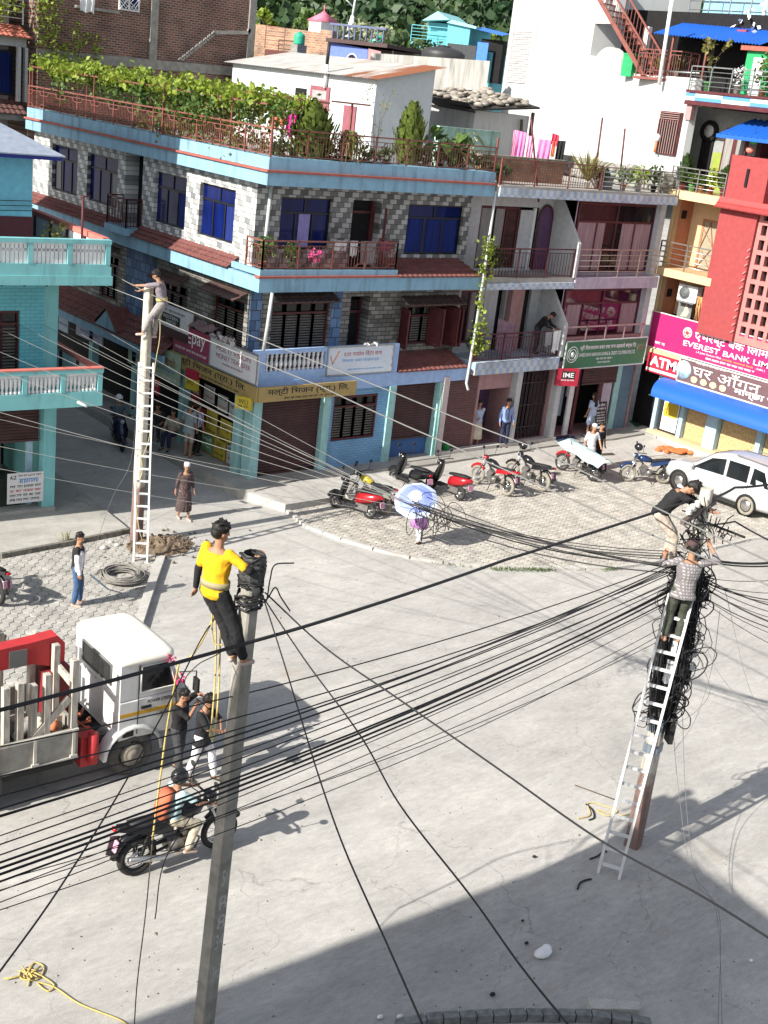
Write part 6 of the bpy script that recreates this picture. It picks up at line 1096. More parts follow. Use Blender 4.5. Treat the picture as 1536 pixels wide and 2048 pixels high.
o = b.build('forest', HB, kind='stuff'); tag(o, 'dark green forest covering the hillside in the distance', 'forest')
# ================================================================ TEAL BUILDING ON THE LEFT
TEAL = mat('paint_aqua', (.19, .47, .49), .75, dirt=.38, var=.08, scale=3); TEALB = bricks('aqua_brick', (.12, .40, .47), (.14, .44, .50), (.07, .27, .33), .26, .09, 'xz', .007, 0, dirt=.15)
TF = Frame((-6.4, .06, 0), -4)
TB = thing('aqua_house', 'aqua painted house with white baluster balconies on the left side of the street', 'building', (-6.4, .06, 0), math.radians(-4)); WB = mat('baluster_white', (.72, .72, .72), .7, dirt=.12)
PT = lambda u, z, d: V((u, .2 + d, z)); PTS = lambda v, z, d: V((.19 - d, v, z))
b = MB(); b.m(TEALB); wall_grid(b, PT, -8, -.16, 3.4, 6.3, [(-2.1, -.79, 3.6, 5.39)]); b.m(TEAL); wall_grid(b, PT, -.16, .19, 3.4, 6.3, []); wall_grid(b, PTS, .2, 13, 3.4, 6.3, []); wall_grid(b, PTS, .9, 13, .1, 3.2, []); b.m(DARK); b.box(-8, .1, 4, 12, .14, 6.2); b.quad((-8, 4.0, .14), (.18, 4, .14), (.18, 4, 3.2), (-8, 4, 3.2)); b.build('wall', None, TB)
for z0, z1, e in ((3.17, 3.5, .0), (6.23, 6.46, .03), (6.46, 6.68, .0)):
    b = MB(); b.box(-8, 1.08 - (.1 if z0 < 4 else 0) + e, -.9 - e, 13, z0 + .001, z1); b.build('floor_slab', TEAL, TB)
CORAL = mat('paint_coral', (.55, .16, .13), .75, dirt=.2)
for z0, z1, u1 in ((3.5, 4.14, .98), (6.68, 7.33, 1.06)):
    b = MB(); b.box(-8, u1, -.92, -.74, z1 - .1, z1); b.box(-8, u1 - .02, -.9, -.76, z0, z0 + .06)
    for k in range(10):
        x = u1 - .14 - k * .97
        if x > -8: b.box(x, x + .12, -.91, -.75, z0 + .06, z1 - .1)
    b.build('balustrade', TEAL, TB); b = MB(); b.box(u1 - .16, u1, -.74, 9, z1 - .1, z1) ; b.box(-8, u1 + .01, -.93, -.73, z1 + .001, z1 + .03) if z0 < 5 else b.box(u1 - .16, u1 + .01, -.74, 9, z1 + .001, z1 + .03); b.build('coping', CORAL if z0 < 5 else CORAL, TB)
    for k in range(9):
        x0, x1 = u1 - .14 - (k + 1) * .97 + .13, u1 - .14 - k * .97
        if x0 < -8: break
        b = MB(); n_ = 8
        for q in range(n_):
            x = x0 + (x1 - x0) * (q + .5) / n_; H_ = z1 - z0 - .16
            if z0 < 5: b.lathe([(.05, 0), (.05, .04), (.025, .1), (.045, .2), (.05, .3), (.03, .42)], (x, -.83, z0 + .06), 6)
            else: b.box(x - .04, x + .04, -.86, -.80, z0 + .06, z1 - .1)
        if z0 < 5:
            b.box(x0, x1, -.86, -.80, z1 - .17, z1 - .1)
            for q in range(n_): x = x0 + (x1 - x0) * (q + .5) / n_; b.bar((x - .05, -.83, z1 - .24), (x + .05, -.83, z1 - .17), .03, .04); b.bar((x + .05, -.83, z1 - .24), (x - .05, -.83, z1 - .17), .03, .04)
        else: b.box(x0, x1, -.86, -.80, z1 - .3, z1 - .24); b.box(x0, x1, -.855, -.805, z1 - .15, z1 - .1)
        b.build('baluster_panel', WB, TB)
    for k in range(8):                                     # street side panels
        v0 = -.74 + k * 1.15; b = MB(); b.box(u1 - .12, u1 - .04, v0 + .1, v0 + 1.1, z0 + .02, z1 - .12); b.build('lattice_panel', WB, TB); b = MB(); b.box(u1 - .15, u1 - .01, v0, v0 + .1, z0, z1 - .1); b.build('post', MAROON, TB)
b = MB(); b.box(-.19, .14, 0, .3, .14, 3.17); b.build('pillar', TEAL, TB); b = MB(); b.box(-.5, -.36, .3, .45, .2, 3.17); b.build('pillar', LBLUE, TB)
shutter(TB, lambda u, z, d: V((u, .14 + d, z)), -8, -.24, 2.06, 3.17, .1, SHUT); b = MB(); b.box(-8, .14, -.1, .5, .1, .24); b.build('threshold', M_WALK, TB); b = MB(); b.box(-3, -.24, 3.0, 3.1, .2, 2.2); b.build('back_wall', mat('shop_grey', (.22, .22, .21), .8), TB); b = MB(); b.box(-1.5, -1.32, .9, 1.1, .2, 2.2); b.build('dark_post', BLK, TB)
slatwin(TB, PT, -2.1, -.8, 3.6, 5.38, 3); b = MB(); p = PT(-1.28, 3.65, 0); b.bar(p + V((0, -.02, 0)), p + V((-.3, -.5, 0)), .05); b.bar(p + V((0, -.02, 1.5)), p + V((-.3, -.5, 1.5)), .05); b.quad(p, p + V((-.3, -.5, 0)), p + V((-.3, -.5, 1.5)), p + ZA * 1.5); b.build('casement', MAROON, TB)
b = MB()
for k in range(9): b.box(.1 - k * .55, .14 - k * .55, -.6, -.56, 6.14, 6.228)
b.build('slab_hooks', BLK, TB); b = MB(); b.tube([(.28, -1.0, 3.33), (.42, -1.25, 3.28)], .04, 8); b.build('waste_pipe', PIPE, TB)
# roof room
ROOMB = mat('paint_room_blue', (.16, .40, .52), .8, dirt=.08); b = MB(); b.box(-8, -.05, 1.5, 6, 7.5, 9.0); b.build('roof_room', ROOMB, TB); b = MB(); b.box(-8, -.03, 1.48, 6, 6.69, 7.5); b.build('room_base', mat('paint_maroon_dark', (.07, .012, .018), .75), TB); b = MB(); b.box(-8, .5, .95, 6.5, 8.96, 9.05); b.build('roof_fascia', mat('fascia_navy', (.01, .02, .20), .5), TB); b = MB(); b.prism([(-8, .9, 9.052), (.55, .9, 9.052), (-1.5, 3.5, 10.1), (-8, 3.5, 10.1)], (0, 0, 0), (0, 0, .03)); b.add([(.55, .9, 9.06), (.55, 6.5, 9.06), (-1.5, 3.5, 10.12)], [(0, 1, 2)]); b.build('hip_roof', mat('roof_greyblue', (.25, .29, .36), .6, var=.15), TB)
for k in range(3):
    o = TF.w(-3, 1.44, 7.65 + k * .12); tt = thing('wire', 'thin dark wire across the pale blue roof room wall', 'wire', tuple(o), 0, 'wires on the blue room'); b = MB(); b.tube([(0, 0, 0), (1.5, -.1, -.02), (2.95, -.2, .01)], .012, 4); b.build('strand', BLK, tt)
plant('flower_plant', 'pale leafy plant growing on the aqua terrace behind the white panels', TF.w(.6, 1.5, 6.69), 'bush', .8, .5, None, LEAFD, None, 0, 140, .1); tt = thing('dark_pole', 'thin dark red pole on the aqua house terrace', 'pole', tuple(TF.w(.75, .2, 6.69))); b = MB(); b.tube([(0, 0, 0), (0, 0, 1.55)], .03, 6); b.tube([(-.05, 0, 1.5), (.2, 0, 1.55)], .02, 5); b.build('pipe', MAROON, tt)
s, o, X, Z = flat_sign('repair_board', 'white board with black and blue print in the open shop front on the left', 'sign', tuple(TF.w(-1.12, -.02, .42)), TF.U, ZA, .95, .82, SWHITE, depth=.03)
text('A.Z', s, o + X * .06 + Z * .66, X, Z, .17, .1, BLK, bold=.02); scribble(s, o + X * .28 + Z * .72, X, Z, .6, .05, BLK, RS); scribble(s, o + X * .3 + Z * .53, X, Z, .6, .13, INKB, RS)
for k in range(4): scribble(s, o + X * .06 + Z * (.42 - k * .12), X, Z, .82, .07, INKR if k == 1 else BLK, RS)
tt = thing('work_table', 'dark covered table with a black bag behind the white repair board', 'table', tuple(TF.w(-1.4, .6, .24))); b = MB(); b.box(-.7, .8, -.3, .4, .0, .75); b.build('cover', mat('cover_olive', (.03, .04, .03), .8), tt); b = MB(); b.ell((-.2, 0, .95), .3, .25, .22, 10, 7); b.build('bag', BLK, tt); b = MB(); b.ell((-.5, .1, .85), .15, .12, .1); b.build('blue_cloth', CL['blue'], tt)
# tall house further up the street on the left: its shadow lies on the corner building
tt = thing('tall_street_house', 'tall grey house across the street from the checkered tile building, left of the photo', 'building', (-9.5, 4.6, 0)); b = MB(); b.box(-5, 2, .05, 9.2, .1, 14.1); b.build('wall', mat('wall_grey', (.28, .29, .29)), tt); b = MB(); b.box(-5.1, 2.1, -.05, 9.3, 14.1, 14.25); b.build('roof', CONC, tt)
for j in range(4):
    for i in range(3): b = MB(); b.box(2.001, 2.03, 1 + i * 2.8, 2.6 + i * 2.8, 1.2 + j * 3.2, 2.7 + j * 3.2); b.build('window', GLD, tt)
# the house the photograph was taken from: its shadow lies on the road
tt = thing('camera_side_house', 'pale house left of the photo that casts the big shadow on the road', 'building', (-20.75, -18.36, 0), math.radians(-3.8)); b = MB(); b.box(-12, 0, -24, 0, 0, 9.75); b.build('wall', mat('wall_buff', (.45, .4, .33), .8, dirt=.2), tt); b = MB(); b.box(-12.1, .12, -24.1, .12, 9.76, 9.95); b.build('roof_slab', CONC, tt); b = MB(); b.box(-.15, .0, -24, 0, 9.951, 10.85); b.box(-12, -.15, -.15, 0, 9.951, 10.85); b.build('parapet', mat('wall_buff', (.45, .4, .33)), tt)
for j in range(3):
    for i in range(4): b = MB(); b.box(.001, .04, -4 - i * 4.4, -2.4 - i * 4.4, 1.0 + j * 3.1, 2.6 + j * 3.1); b.build('window', GLD, tt)
# ================================================================ POLES, LADDERS
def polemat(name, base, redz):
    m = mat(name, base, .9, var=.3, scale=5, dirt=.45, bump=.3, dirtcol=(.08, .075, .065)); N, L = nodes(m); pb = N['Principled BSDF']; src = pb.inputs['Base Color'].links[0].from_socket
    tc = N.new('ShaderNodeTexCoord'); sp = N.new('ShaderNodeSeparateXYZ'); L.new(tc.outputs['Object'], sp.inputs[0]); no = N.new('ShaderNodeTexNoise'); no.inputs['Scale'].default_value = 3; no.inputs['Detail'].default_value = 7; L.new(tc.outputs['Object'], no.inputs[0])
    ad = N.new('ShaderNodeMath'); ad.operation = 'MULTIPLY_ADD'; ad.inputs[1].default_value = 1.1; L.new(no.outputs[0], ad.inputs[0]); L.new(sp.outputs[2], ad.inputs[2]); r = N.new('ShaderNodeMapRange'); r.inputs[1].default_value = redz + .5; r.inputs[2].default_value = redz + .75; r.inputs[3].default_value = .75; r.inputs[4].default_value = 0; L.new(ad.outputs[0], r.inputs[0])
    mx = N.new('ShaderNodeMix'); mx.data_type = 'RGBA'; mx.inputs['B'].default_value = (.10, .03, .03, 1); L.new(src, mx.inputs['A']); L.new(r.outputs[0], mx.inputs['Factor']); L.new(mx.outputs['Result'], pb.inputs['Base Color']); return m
def pole(label, P, h, rz, w0, w1, m):
    t = thing('utility_pole', label, 'pole', (P.x, P.y, 0), rz, 'concrete utility poles'); b = MB(); rings = []; c = .12
    for z in [-.3, 0, h * .25, h * .5, h * .75, h]:
        w = (w0 + (w1 - w0) * max(z, 0) / h) / 2; q = w * (1 - c * 2); rings.append([V((sx * (w if k else q), sy * (q if k else w), z)) for sx, sy, ks in ((1, -1, (0, 1)), (1, 1, (1, 0)), (-1, 1, (0, 1)), (-1, -1, (1, 0))) for k in ks])
    b.loft(rings, smooth=False); b.build('shaft', m, t); return t
PLp = V((-5.26, -2.56, 0)); PRp = V((-4.34, -18.1, 0)); PFp = g(405, 2072)
PM1 = polemat('pole_concrete_pale', (.48, .44, .37), 1.55); PM2 = polemat('pole_concrete_grey', (.30, .285, .25), -3); PM3 = polemat('pole_concrete_right', (.46, .43, .37), 1.3)  # street corner pole in pale warm concrete, nearest pole greyer
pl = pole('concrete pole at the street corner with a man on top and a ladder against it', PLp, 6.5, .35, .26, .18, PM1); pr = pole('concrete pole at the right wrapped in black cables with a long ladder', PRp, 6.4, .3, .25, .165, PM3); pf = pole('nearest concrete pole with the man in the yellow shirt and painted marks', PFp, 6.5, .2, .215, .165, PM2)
# painted marks and plates
for z, s_, w in ((2.35, '5 1', .2), (1.98, 'B', .15), (1.7, '8', .15), (1.42, '34', .16), (.95, '3+5', .16)):
    text(s_, pf, (-.06, -.1075 + .0039 * z, z), (1, 0, 0), (0, 0, 1), .13, .22, mat('chalk_white', (.45, .45, .43), .9))
pf.rotation_euler = (M4.Rotation(.021, 3, ZA.cross(RT)) @ M4.Rotation(.2, 3, 'Z')).to_euler()   # the near pole leans a little
b = MB()
for k in range(2): b.cbox((0, 0, 1.9 + k * .45), (.125, 0, 0), (0, .125, 0), (0, 0, .08 + .06 * k))
b.build('metal_band', mat('band_blue_grey', (.2, .24, .28), .5, metal=.4, dirt=.3), pr)
ALU = mat('aluminium', (.66, .66, .66), .45, metal=.15, var=.1)
def ladder(label, f0, f1, t0, t1, n_, split=None):
    c = (V(f0) + V(f1)) / 2; t = thing('ladder', label, 'ladder', tuple(c), 0, 'aluminium ladders'); f0, f1, t0, t1 = [V(p) - c for p in (f0, f1, t0, t1)]
    nn_ = (f1 - f0).cross(t0 - f0).normalized()
    if split:
        for a, d in ((f0, t0), (f1, t1)): b = MB(); b.bar(a, a.lerp(d, split), .045, .065, up=tuple(nn_)); b.build('rail', ALU, t); b = MB(); q = nn_ * .05; b.bar(a.lerp(d, split - .12) + q, d + q, .042, .06, up=tuple(nn_)); b.build('rail', ALU, t)
    else:
        for a, d in ((f0, t0), (f1, t1)): b = MB(); b.bar(a, d, .05, .065, up=tuple(nn_)); b.build('rail', ALU, t)
    for k in range(n_):
        s_ = (k + .6) / n_; q = nn_ * (.05 if split and s_ > split else 0); b = MB(); b.bar(f0.lerp(t0, s_) + q, f1.lerp(t1, s_) + q, .042, .042); b.build('rung', ALU, t)
    return t
d = V((.9, -.43, 0)).normalized()
tl = V((PLp.x - .12, PLp.y - .27, 4.75)); ladder('aluminium ladder against the street corner pole standing in the dug earth', g(267, 1125), g(294, 1127), tl - d * .17, tl + d * .17, 16, .42)
fr0, fr1 = g(1196, 1745), g(1238, 1758); tr = V((PRp.x - .28, PRp.y - .12, 4.75)); dr = (fr1 - fr0).normalized(); LADT = (fr0, fr1, tr - dr * .18, tr + dr * .18); ladder('long aluminium ladder leaning on the cable wrapped pole at the right', *LADT, 17, .43)
# ---------------------------------------------------------------- cables
CBL = mat('cable_black', (.018, .018, .02), .55); CGR = mat('cable_grey', (.16, .16, .155), .5); CLT = mat('wire_bare', (.42, .42, .41), .4, metal=.5)
def cable(label, pts, r, m=CBL, group=None, sag=0.0, name='cable', n_=10, cat='cable'):
    pts = [V(p) for p in pts]; out = []
    for a, c in zip(pts[:-1], pts[1:]):
        for k in range(n_): s_ = k / n_; out.append(a.lerp(c, s_) - ZA * (4 * sag * s_ * (1 - s_)))
    out.append(pts[-1]); o = out[len(out) // 2]; r *= .72; b = MB(); b.tube([p - o for p in out], r, 6); ob = b.build(name, m); ob.location = o; return tag(ob, label, cat, group)
def smooth(pts, n_=8):
    P = [V(p) for p in pts]; P = [P[0] * 2 - P[1]] + P + [P[-1] * 2 - P[-2]]; out = []
    for i in range(1, len(P) - 2):
        for k in range(n_):
            t = k / n_; out.append(.5 * ((2 * P[i]) + (P[i + 1] - P[i - 1]) * t + (2 * P[i - 1] - 5 * P[i] + 4 * P[i + 1] - P[i + 2]) * t * t + (3 * P[i] - P[i - 1] - 3 * P[i + 1] + P[i + 2]) * t ** 3))
    return out + [P[-2]]
rc = random.Random(17)
def pr_at(z, dx=0, dy=0): return V((PRp.x + dx, PRp.y + dy, z))
# lower-left fan from the right pole, thick bundle in it
for i, (y, r, zz) in enumerate(((1645, .014, 5.1), (1656, .011, 5.0), (1682, .008, 4.9), (1694, .010, 4.85), (1718, .016, 4.75), (1726, .018, 4.7), (1734, .018, 4.65), (1744, .014, 4.55), (1708, .010, 4.8), (1757, .007, 4.4), (1772, .007, 4.3))):
    cable('black cable in the dense bundle from the right pole down to the left edge', [pr_at(zz + .1 + rc.uniform(-.08, .08), -.15, rc.uniform(-.12, .12)), g(-40, 1700 + (y - 1700) * 1.5 + 12, 4.45)], r, CBL, 'bundle to the left edge', .18 + rc.uniform(-.05, .05))
for i, (px, py) in enumerate(((-30, 1560), (-30, 1600), (-30, 1640), (-30, 1500))): cable('thin black cable above the dense bundle crossing the truck', [pr_at(5.15 + .05 * i, -.15, 0), g(px, py, 5.0)], .011, CBL, 'upper cables to the left edge', .25)
for i, (px, py) in enumerate(((-30, 1790), (-30, 1830), (-30, 1770))): cable('thin cable sagging below the dense bundle', [pr_at(4.2 - .12 * i, -.15, 0), g(px, py, 4.2)], .007, CBL, 'lower cables to the left edge', .3)
cable('single thick twisted black cable from the right pole top to the left edge', [pr_at(6.2, -.2, .1), g(1010, 1120, 5.92), g(730, 1215, 5.88), g(505, 1283, 5.9), g(-30, 1428, 6.05)], .028, CBL, None, .01)
# bundle up to the coil above the umbrella, then a fan to the street on the left
HUB = g(835, 1012, 4.75)
for i in range(9):
    yL = 528 + [0, 42, 70, 98, 128, 175, 215, 60, 300][i]
    m_ = CGR
    cable('thin wire fanning out from the umbrella knot to the street on the left', [HUB + V((rc.gauss(0, .05), rc.gauss(0, .05), rc.gauss(0, .05))), g(-30, yL - 12, 5.3 - .05 * i)], .008, m_, 'wires to the street', .12)
for i in range(10): cable('dark cable in the bundle from the right pole to the knot over the umbrella', [pr_at(5.15 + rc.uniform(-.2, .2), -.12, .15), HUB + V((rc.gauss(0, .1), rc.gauss(0, .1), rc.gauss(0, .06)))], rc.choice((.009, .012, .017)), CBL, 'bundle to the knot', .1 + rc.uniform(0, .15))
for i, (yL, yR) in enumerate(((850, 1045), (905, 1075), (950, 1110))): cable('faint grey wire low across the street corner', [g(-30, yL - 18, 4.2), g(860, yR - 40, 4.1), pr_at(4.3, -.1, .1)], .006, CGR, 'low wires', .08)
b = MB(); rk = random.Random(4)
for k in range(16):
    c = HUB + V((rk.uniform(-.15, .75), rk.uniform(-.4, .2), -rk.uniform(.12, .4))); ax = V((rk.gauss(.5, .4), rk.gauss(-.7, .4), rk.gauss(0, .3))).normalized(); b.torus(c - HUB, rk.uniform(.14, .3), .007, ax, 18, 4)
o = b.build('cable_coil', CBL); o.location = HUB; tag(o, 'loose tangle of thin cable loops hanging from the bundle right of the umbrella', 'cable')
# two pale wires from the left pole to the right edge
top = V((PLp.x, PLp.y, 6.35)); cable('upper thick pale wire from the left pole across the corner building to the right edge', [g(-30, 408, 6.6), top, g(800, 790, 6.2), g(1075, 897, 6.2), g(1570, 1138, 6.4)], .017, CGR, None, .02); cable('lower thick pale wire running parallel from the left pole to the right edge', [top + V((.1, 0, -.55)), g(640, 772, 5.75), g(890, 885, 5.7), g(1570, 1185, 5.8)], .019, CGR, None, .02)
cable('short pale wire from the aqua house to the top of the left pole', [g(-30, 470, 6.2), top + V((0, 0, -.2))], .012, CLT, None, .05)
# fan to the right of the right pole
for i, (y, z, r) in enumerate(((1115, 5.3, .03), (1122, 5.25, .02), (1150, 5.0, .008), (1180, 4.9, .008), (1198, 5.0, .014), (1214, 4.95, .016), (1228, 4.9, .01), (1240, 4.85, .009), (1252, 4.8, .018), (1262, 4.75, .012), (1275, 4.7, .008), (1300, 4.6, .007), (1205, 4.9, .008))): cable('black cable fanning from the right pole to the right edge of the photo', [pr_at(z + rc.uniform(-.1, .1), .12, 0), g(1580, y + 6, z - .1)], r, CBL, 'cables to the right edge', .08)
cable('thick black cable from the very top of the right pole to the right edge', [pr_at(6.15, .15, .1), g(1470, 975, 6.0), g(1580, 960, 6.1)], .03, CBL, None, .03); cable('frayed black cable reaching right from below the pole top', [pr_at(5.75, .12, .1), g(1470, 1043, 5.6), g(1580, 1100, 5.6)], .02, CBL, None, .02)
b = MB(); b.tube([g(1395, 1038, 5.65), g(1490, 1075, 5.62)], .02, 5)
for k in range(26): p = g(1395 + 5 * k * .6, 1035 + 2.3 * k * .6 + rk.uniform(-4, 12), 5.65); q = p + V((rk.gauss(0, .12), rk.gauss(0, .12), rk.gauss(-.02, .1))); b.tube([p, (p + q) / 2 + V((0, 0, .05)), q], .009, 4)
o = b.build('frayed_ends', CBL); tag(o, 'frayed black wire ends on the cable right of the pole', 'cable')
# drop wires below the right pole
for pts, lb in ((((1345, 1440, 2.5), (1355, 1560, 1.5), (1380, 1730, .9), (1432, 1822, 1.1), (1445, 2060, 1.6)), 'thin twisted drop wire hanging from the right pole to the bottom edge'), (((1365, 1430, 2.6), (1372, 1600, 1.3), (1392, 1760, .85), (1438, 1826, 1.1), (1436, 2060, 1.6)), 'second thin drop wire hanging beside the twisted one'), (((1440, 1220, 4.2), (1425, 1330, 3.4), (1390, 1440, 2.6), (1348, 1502, 2.0)), 'long thin loop of wire hanging right of the cable tangle'), (((1400, 1320, 3.6), (1420, 1380, 3.2), (1395, 1420, 2.8), (1350, 1450, 2.6)), 'short thin loop of wire at the cable tangle'), (((1390, 1230, 4.4), (1440, 1350, 3.6), (1545, 1460, 3.4)), 'thin wire slanting from the tangle to the right edge'), (((1450, 1180, 4.6), (1500, 1380, 3.4), (1550, 1440, 3.3)), 'thin curved wire near the right edge')): cable(lb, smooth([g(*p) for p in pts]), .006, CGR, None, 0, n_=1)
# front pole cables
FT = V((PFp.x, PFp.y, 6.1))
for pts, r, lb in ((((520, 1175, 6.0), (560, 1300, 5.9), (600, 1430, 5.8), (640, 1560, 5.75), (690, 1700, 5.8), (775, 1890, 6.0), (850, 2060, 6.4)), .011, 'thin black cable from the front pole to the bottom edge, leftmost of three'), (((520, 1185, 5.95), (610, 1320, 5.8), (720, 1470, 5.75), (800, 1610, 5.8), (940, 1790, 6.0), (1040, 1930, 6.2), (1145, 2060, 6.5)), .011, 'thin black cable from the front pole to the bottom edge, middle of three'), (((530, 1185, 5.95), (650, 1295, 5.8), (800, 1400, 5.7), (1000, 1540, 5.7), (1200, 1680, 5.8), (1400, 1790, 6.0), (1560, 1890, 6.2)), .013, 'thin cable from the front pole slanting to the right edge under the ladder'), (((490, 1185, 6.0), (420, 1250, 5.7), (330, 1420, 5.4), (230, 1600, 5.3), (110, 1790, 5.3), (-20, 1970, 5.4)), .011, 'black cable from the front pole slanting to the lower left edge'), (((480, 1190, 6.0), (455, 1290, 5.6), (395, 1330, 5.4), (370, 1370, 5.2), (420, 1420, 5.0)), .008, 'thin black wire loop beside the yellow ropes'), (((395, 1405, 4.6), (420, 1460, 4.4), (380, 1560, 4.3), (400, 1600, 4.2), (330, 1720, 4.1), (310, 1838, 4.0)), .008, 'black wire with a loose end dangling over the motorcycle')): cable(lb, smooth([g(*p) for p in pts]), r, CBL, None, 0, n_=1)
for pts, lb in ((((505, 1175, 6.0), (530, 1205, 5.9), (540, 1160, 6.1), (550, 1130, 6.3), (588, 1126, 6.3)), 'stiff curved cable end sticking up right of the front pole'), (((500, 1180, 6.0), (530, 1200, 5.9), (550, 1175, 6.05), (562, 1195, 5.9), (580, 1222, 5.8)), 'stiff bent cable end right of the front pole')): cable(lb, smooth([g(*p) for p in pts]), .012, CBL, None, 0, n_=1)
b = MB()
for k in range(40):
    z = rk.uniform(6.0, 6.6); a0 = rk.uniform(0, 6.28); b.tube([V((math.cos(a0 + q * .8) * rk.uniform(.12, .16), math.sin(a0 + q * .8) * rk.uniform(.12, .16), z + rk.gauss(0, .03))) for q in range(5)], .013, 5)
o = b.build('cable_tangle', CBL, kind='stuff'); o.location = PFp + RT * .13; tag(o, 'black cables wound round the top of the front pole', 'cables')
o = MB(); o.loft([[V((math.cos(a) * r_, math.sin(a) * r_, z)) for a in [k * PI / 5 for k in range(10)]] for z, r_ in ((6.3, .14), (6.45, .155), (6.6, .14), (6.64, .12))], cap=False, smooth=False); ob = o.build('tar_wrap', mat('tar_sheet', (.06, .06, .06), .7, var=.4, bump=.6), pf)
# pole-top fittings of the right pole
b = MB(); b.bar((-.75, .05, 6.0), (.35, -.05, 6.12), .07); b.build('cross_arm', mat('arm_rust', (.12, .09, .08), .7, var=.3), pr); b = MB(); b.bar((-.55, .0, 5.55), (.1, .0, 5.6), .06); b.build('cross_arm', mat('arm_rust', (.12, .09, .08)), pr)
for x, y, z in ((-.6, .03, 6.1), (-.45, .03, 6.12), (-.28, .02, 6.14), (-.2, -.1, 5.3), (-.3, -.05, 5.15), (-.15, .02, 5.85)): b = MB(); b.lathe([(.03, 0), (.055, .02), (.035, .04), (.055, .06), (.035, .08), (.05, .1), (.02, .12)], (x, y, z), 10); b.build('insulator', mat('insulator_white', (.6, .58, .55), .3), pr)
b = MB()
for k in range(30): z = rk.uniform(5.2, 6.1); b.tube([V((rk.uniform(-.4, -.1), rk.uniform(-.2, .2), z)), V((rk.uniform(-.5, -.1), rk.uniform(-.25, .2), z + rk.gauss(0, .15))), V((rk.uniform(-.25, .05), rk.uniform(-.15, .15), z + rk.gauss(0, .2)))], .01, 4)
b.build('jumper_wires', CBL, pr)
# the great tangle on the right pole
b = MB(); rk = random.Random(33)
for k in range(150):
    z = rk.choice((4.75, 4.4, 3.9, 3.55, 3.2, 2.9, 2.65)) + rk.gauss(0, .14); c = V((rk.gauss(.02, .12), rk.gauss(-.05, .14), z)); ax = V((rk.gauss(-.67, .5), rk.gauss(-.75, .5), rk.gauss(0, .35))).normalized(); R0 = rk.uniform(.07, .2); e = ax.orthogonal().normalized(); f_ = ax.cross(e); n_ = 16
    ecc = rk.uniform(.9, 2.0); pts = [c + e * (R0 * math.cos(6.28 * q / n_) * (1 + rk.gauss(0, .05))) + f_ * (R0 * ecc * math.sin(6.28 * q / n_) * (1 + rk.gauss(0, .05))) for q in range(n_)]; b.tube(pts, rk.choice((.007, .009, .012)), 4, closed=True)
for k in range(170):
    z0, z1 = rk.uniform(3.6, 5.2), rk.uniform(2.2, 3.8); a = rk.uniform(0, 6.28); b.tube(smooth([V((math.cos(a) * .2, math.sin(a) * .2, z0)), V((math.cos(a + .4) * rk.uniform(.12, .32), math.sin(a + .4) * rk.uniform(.12, .32), (z0 + z1) / 2)), V((math.cos(a + .8) * .18, math.sin(a + .8) * .18, z1))], 4), rk.choice((.008, .012, .018)), 4)
for k in range(90):
    z = rk.uniform(4.4, 5.3); a = rk.uniform(0, 6.28); b.tube(smooth([V((math.cos(a) * .1, math.sin(a) * .1, z)), V((math.cos(a + .7) * rk.uniform(.2, .45), math.sin(a + .7) * rk.uniform(.2, .45), z + rk.gauss(0, .15))), V((math.cos(a + 1.4) * .2, math.sin(a + 1.4) * .2, z + rk.gauss(0, .2)))], 4), .009, 4)
o = b.build('cable_tangle', CBL, kind='stuff'); o.location = (PRp.x, PRp.y, 0); tag(o, 'dense tangle of black cables and loops wound down the right pole', 'cables')
for i, (z, x, y, w, h, m_, lb) in enumerate(((3.75, -.22, -.14, .17, .42, SWHITE, 'white fibre box behind the ladder just below the climbing man'), (3.2, -.22, -.12, .13, .4, SWHITE, 'second white fibre box lower behind the ladder'), (3.62, .22, -.24, .1, .1, SWHITE, 'small white splitter box right of the ladder in the tangle'), (3.4, .2, -.26, .09, .11, SWHITE, 'lower small white splitter box right of the ladder'), (3.1, .25, -.2, .14, .24, BLK, 'black splice case hanging at the right of the tangle'), (2.1, .05, -.22, .2, .5, BLK, 'black plastic flap hanging on the pole below the tangle'), (4.5, .42, -.1, .12, .12, BLK, 'dark tube shaped splice case sticking out right of the tangle'))):
    tt = thing('splice_box', lb, 'box', (PRp.x + x, PRp.y + y, z), .85 + rk.gauss(0, .2)); b = MB(); b.box(-w / 2, w / 2, -.04, .04, 0, h); b.build('case', m_, tt); b = MB(); b.box(-w / 2 - .005, w / 2 + .005, -.046, .046, h * .82, h * .88); b.build('strap', CGR, tt)
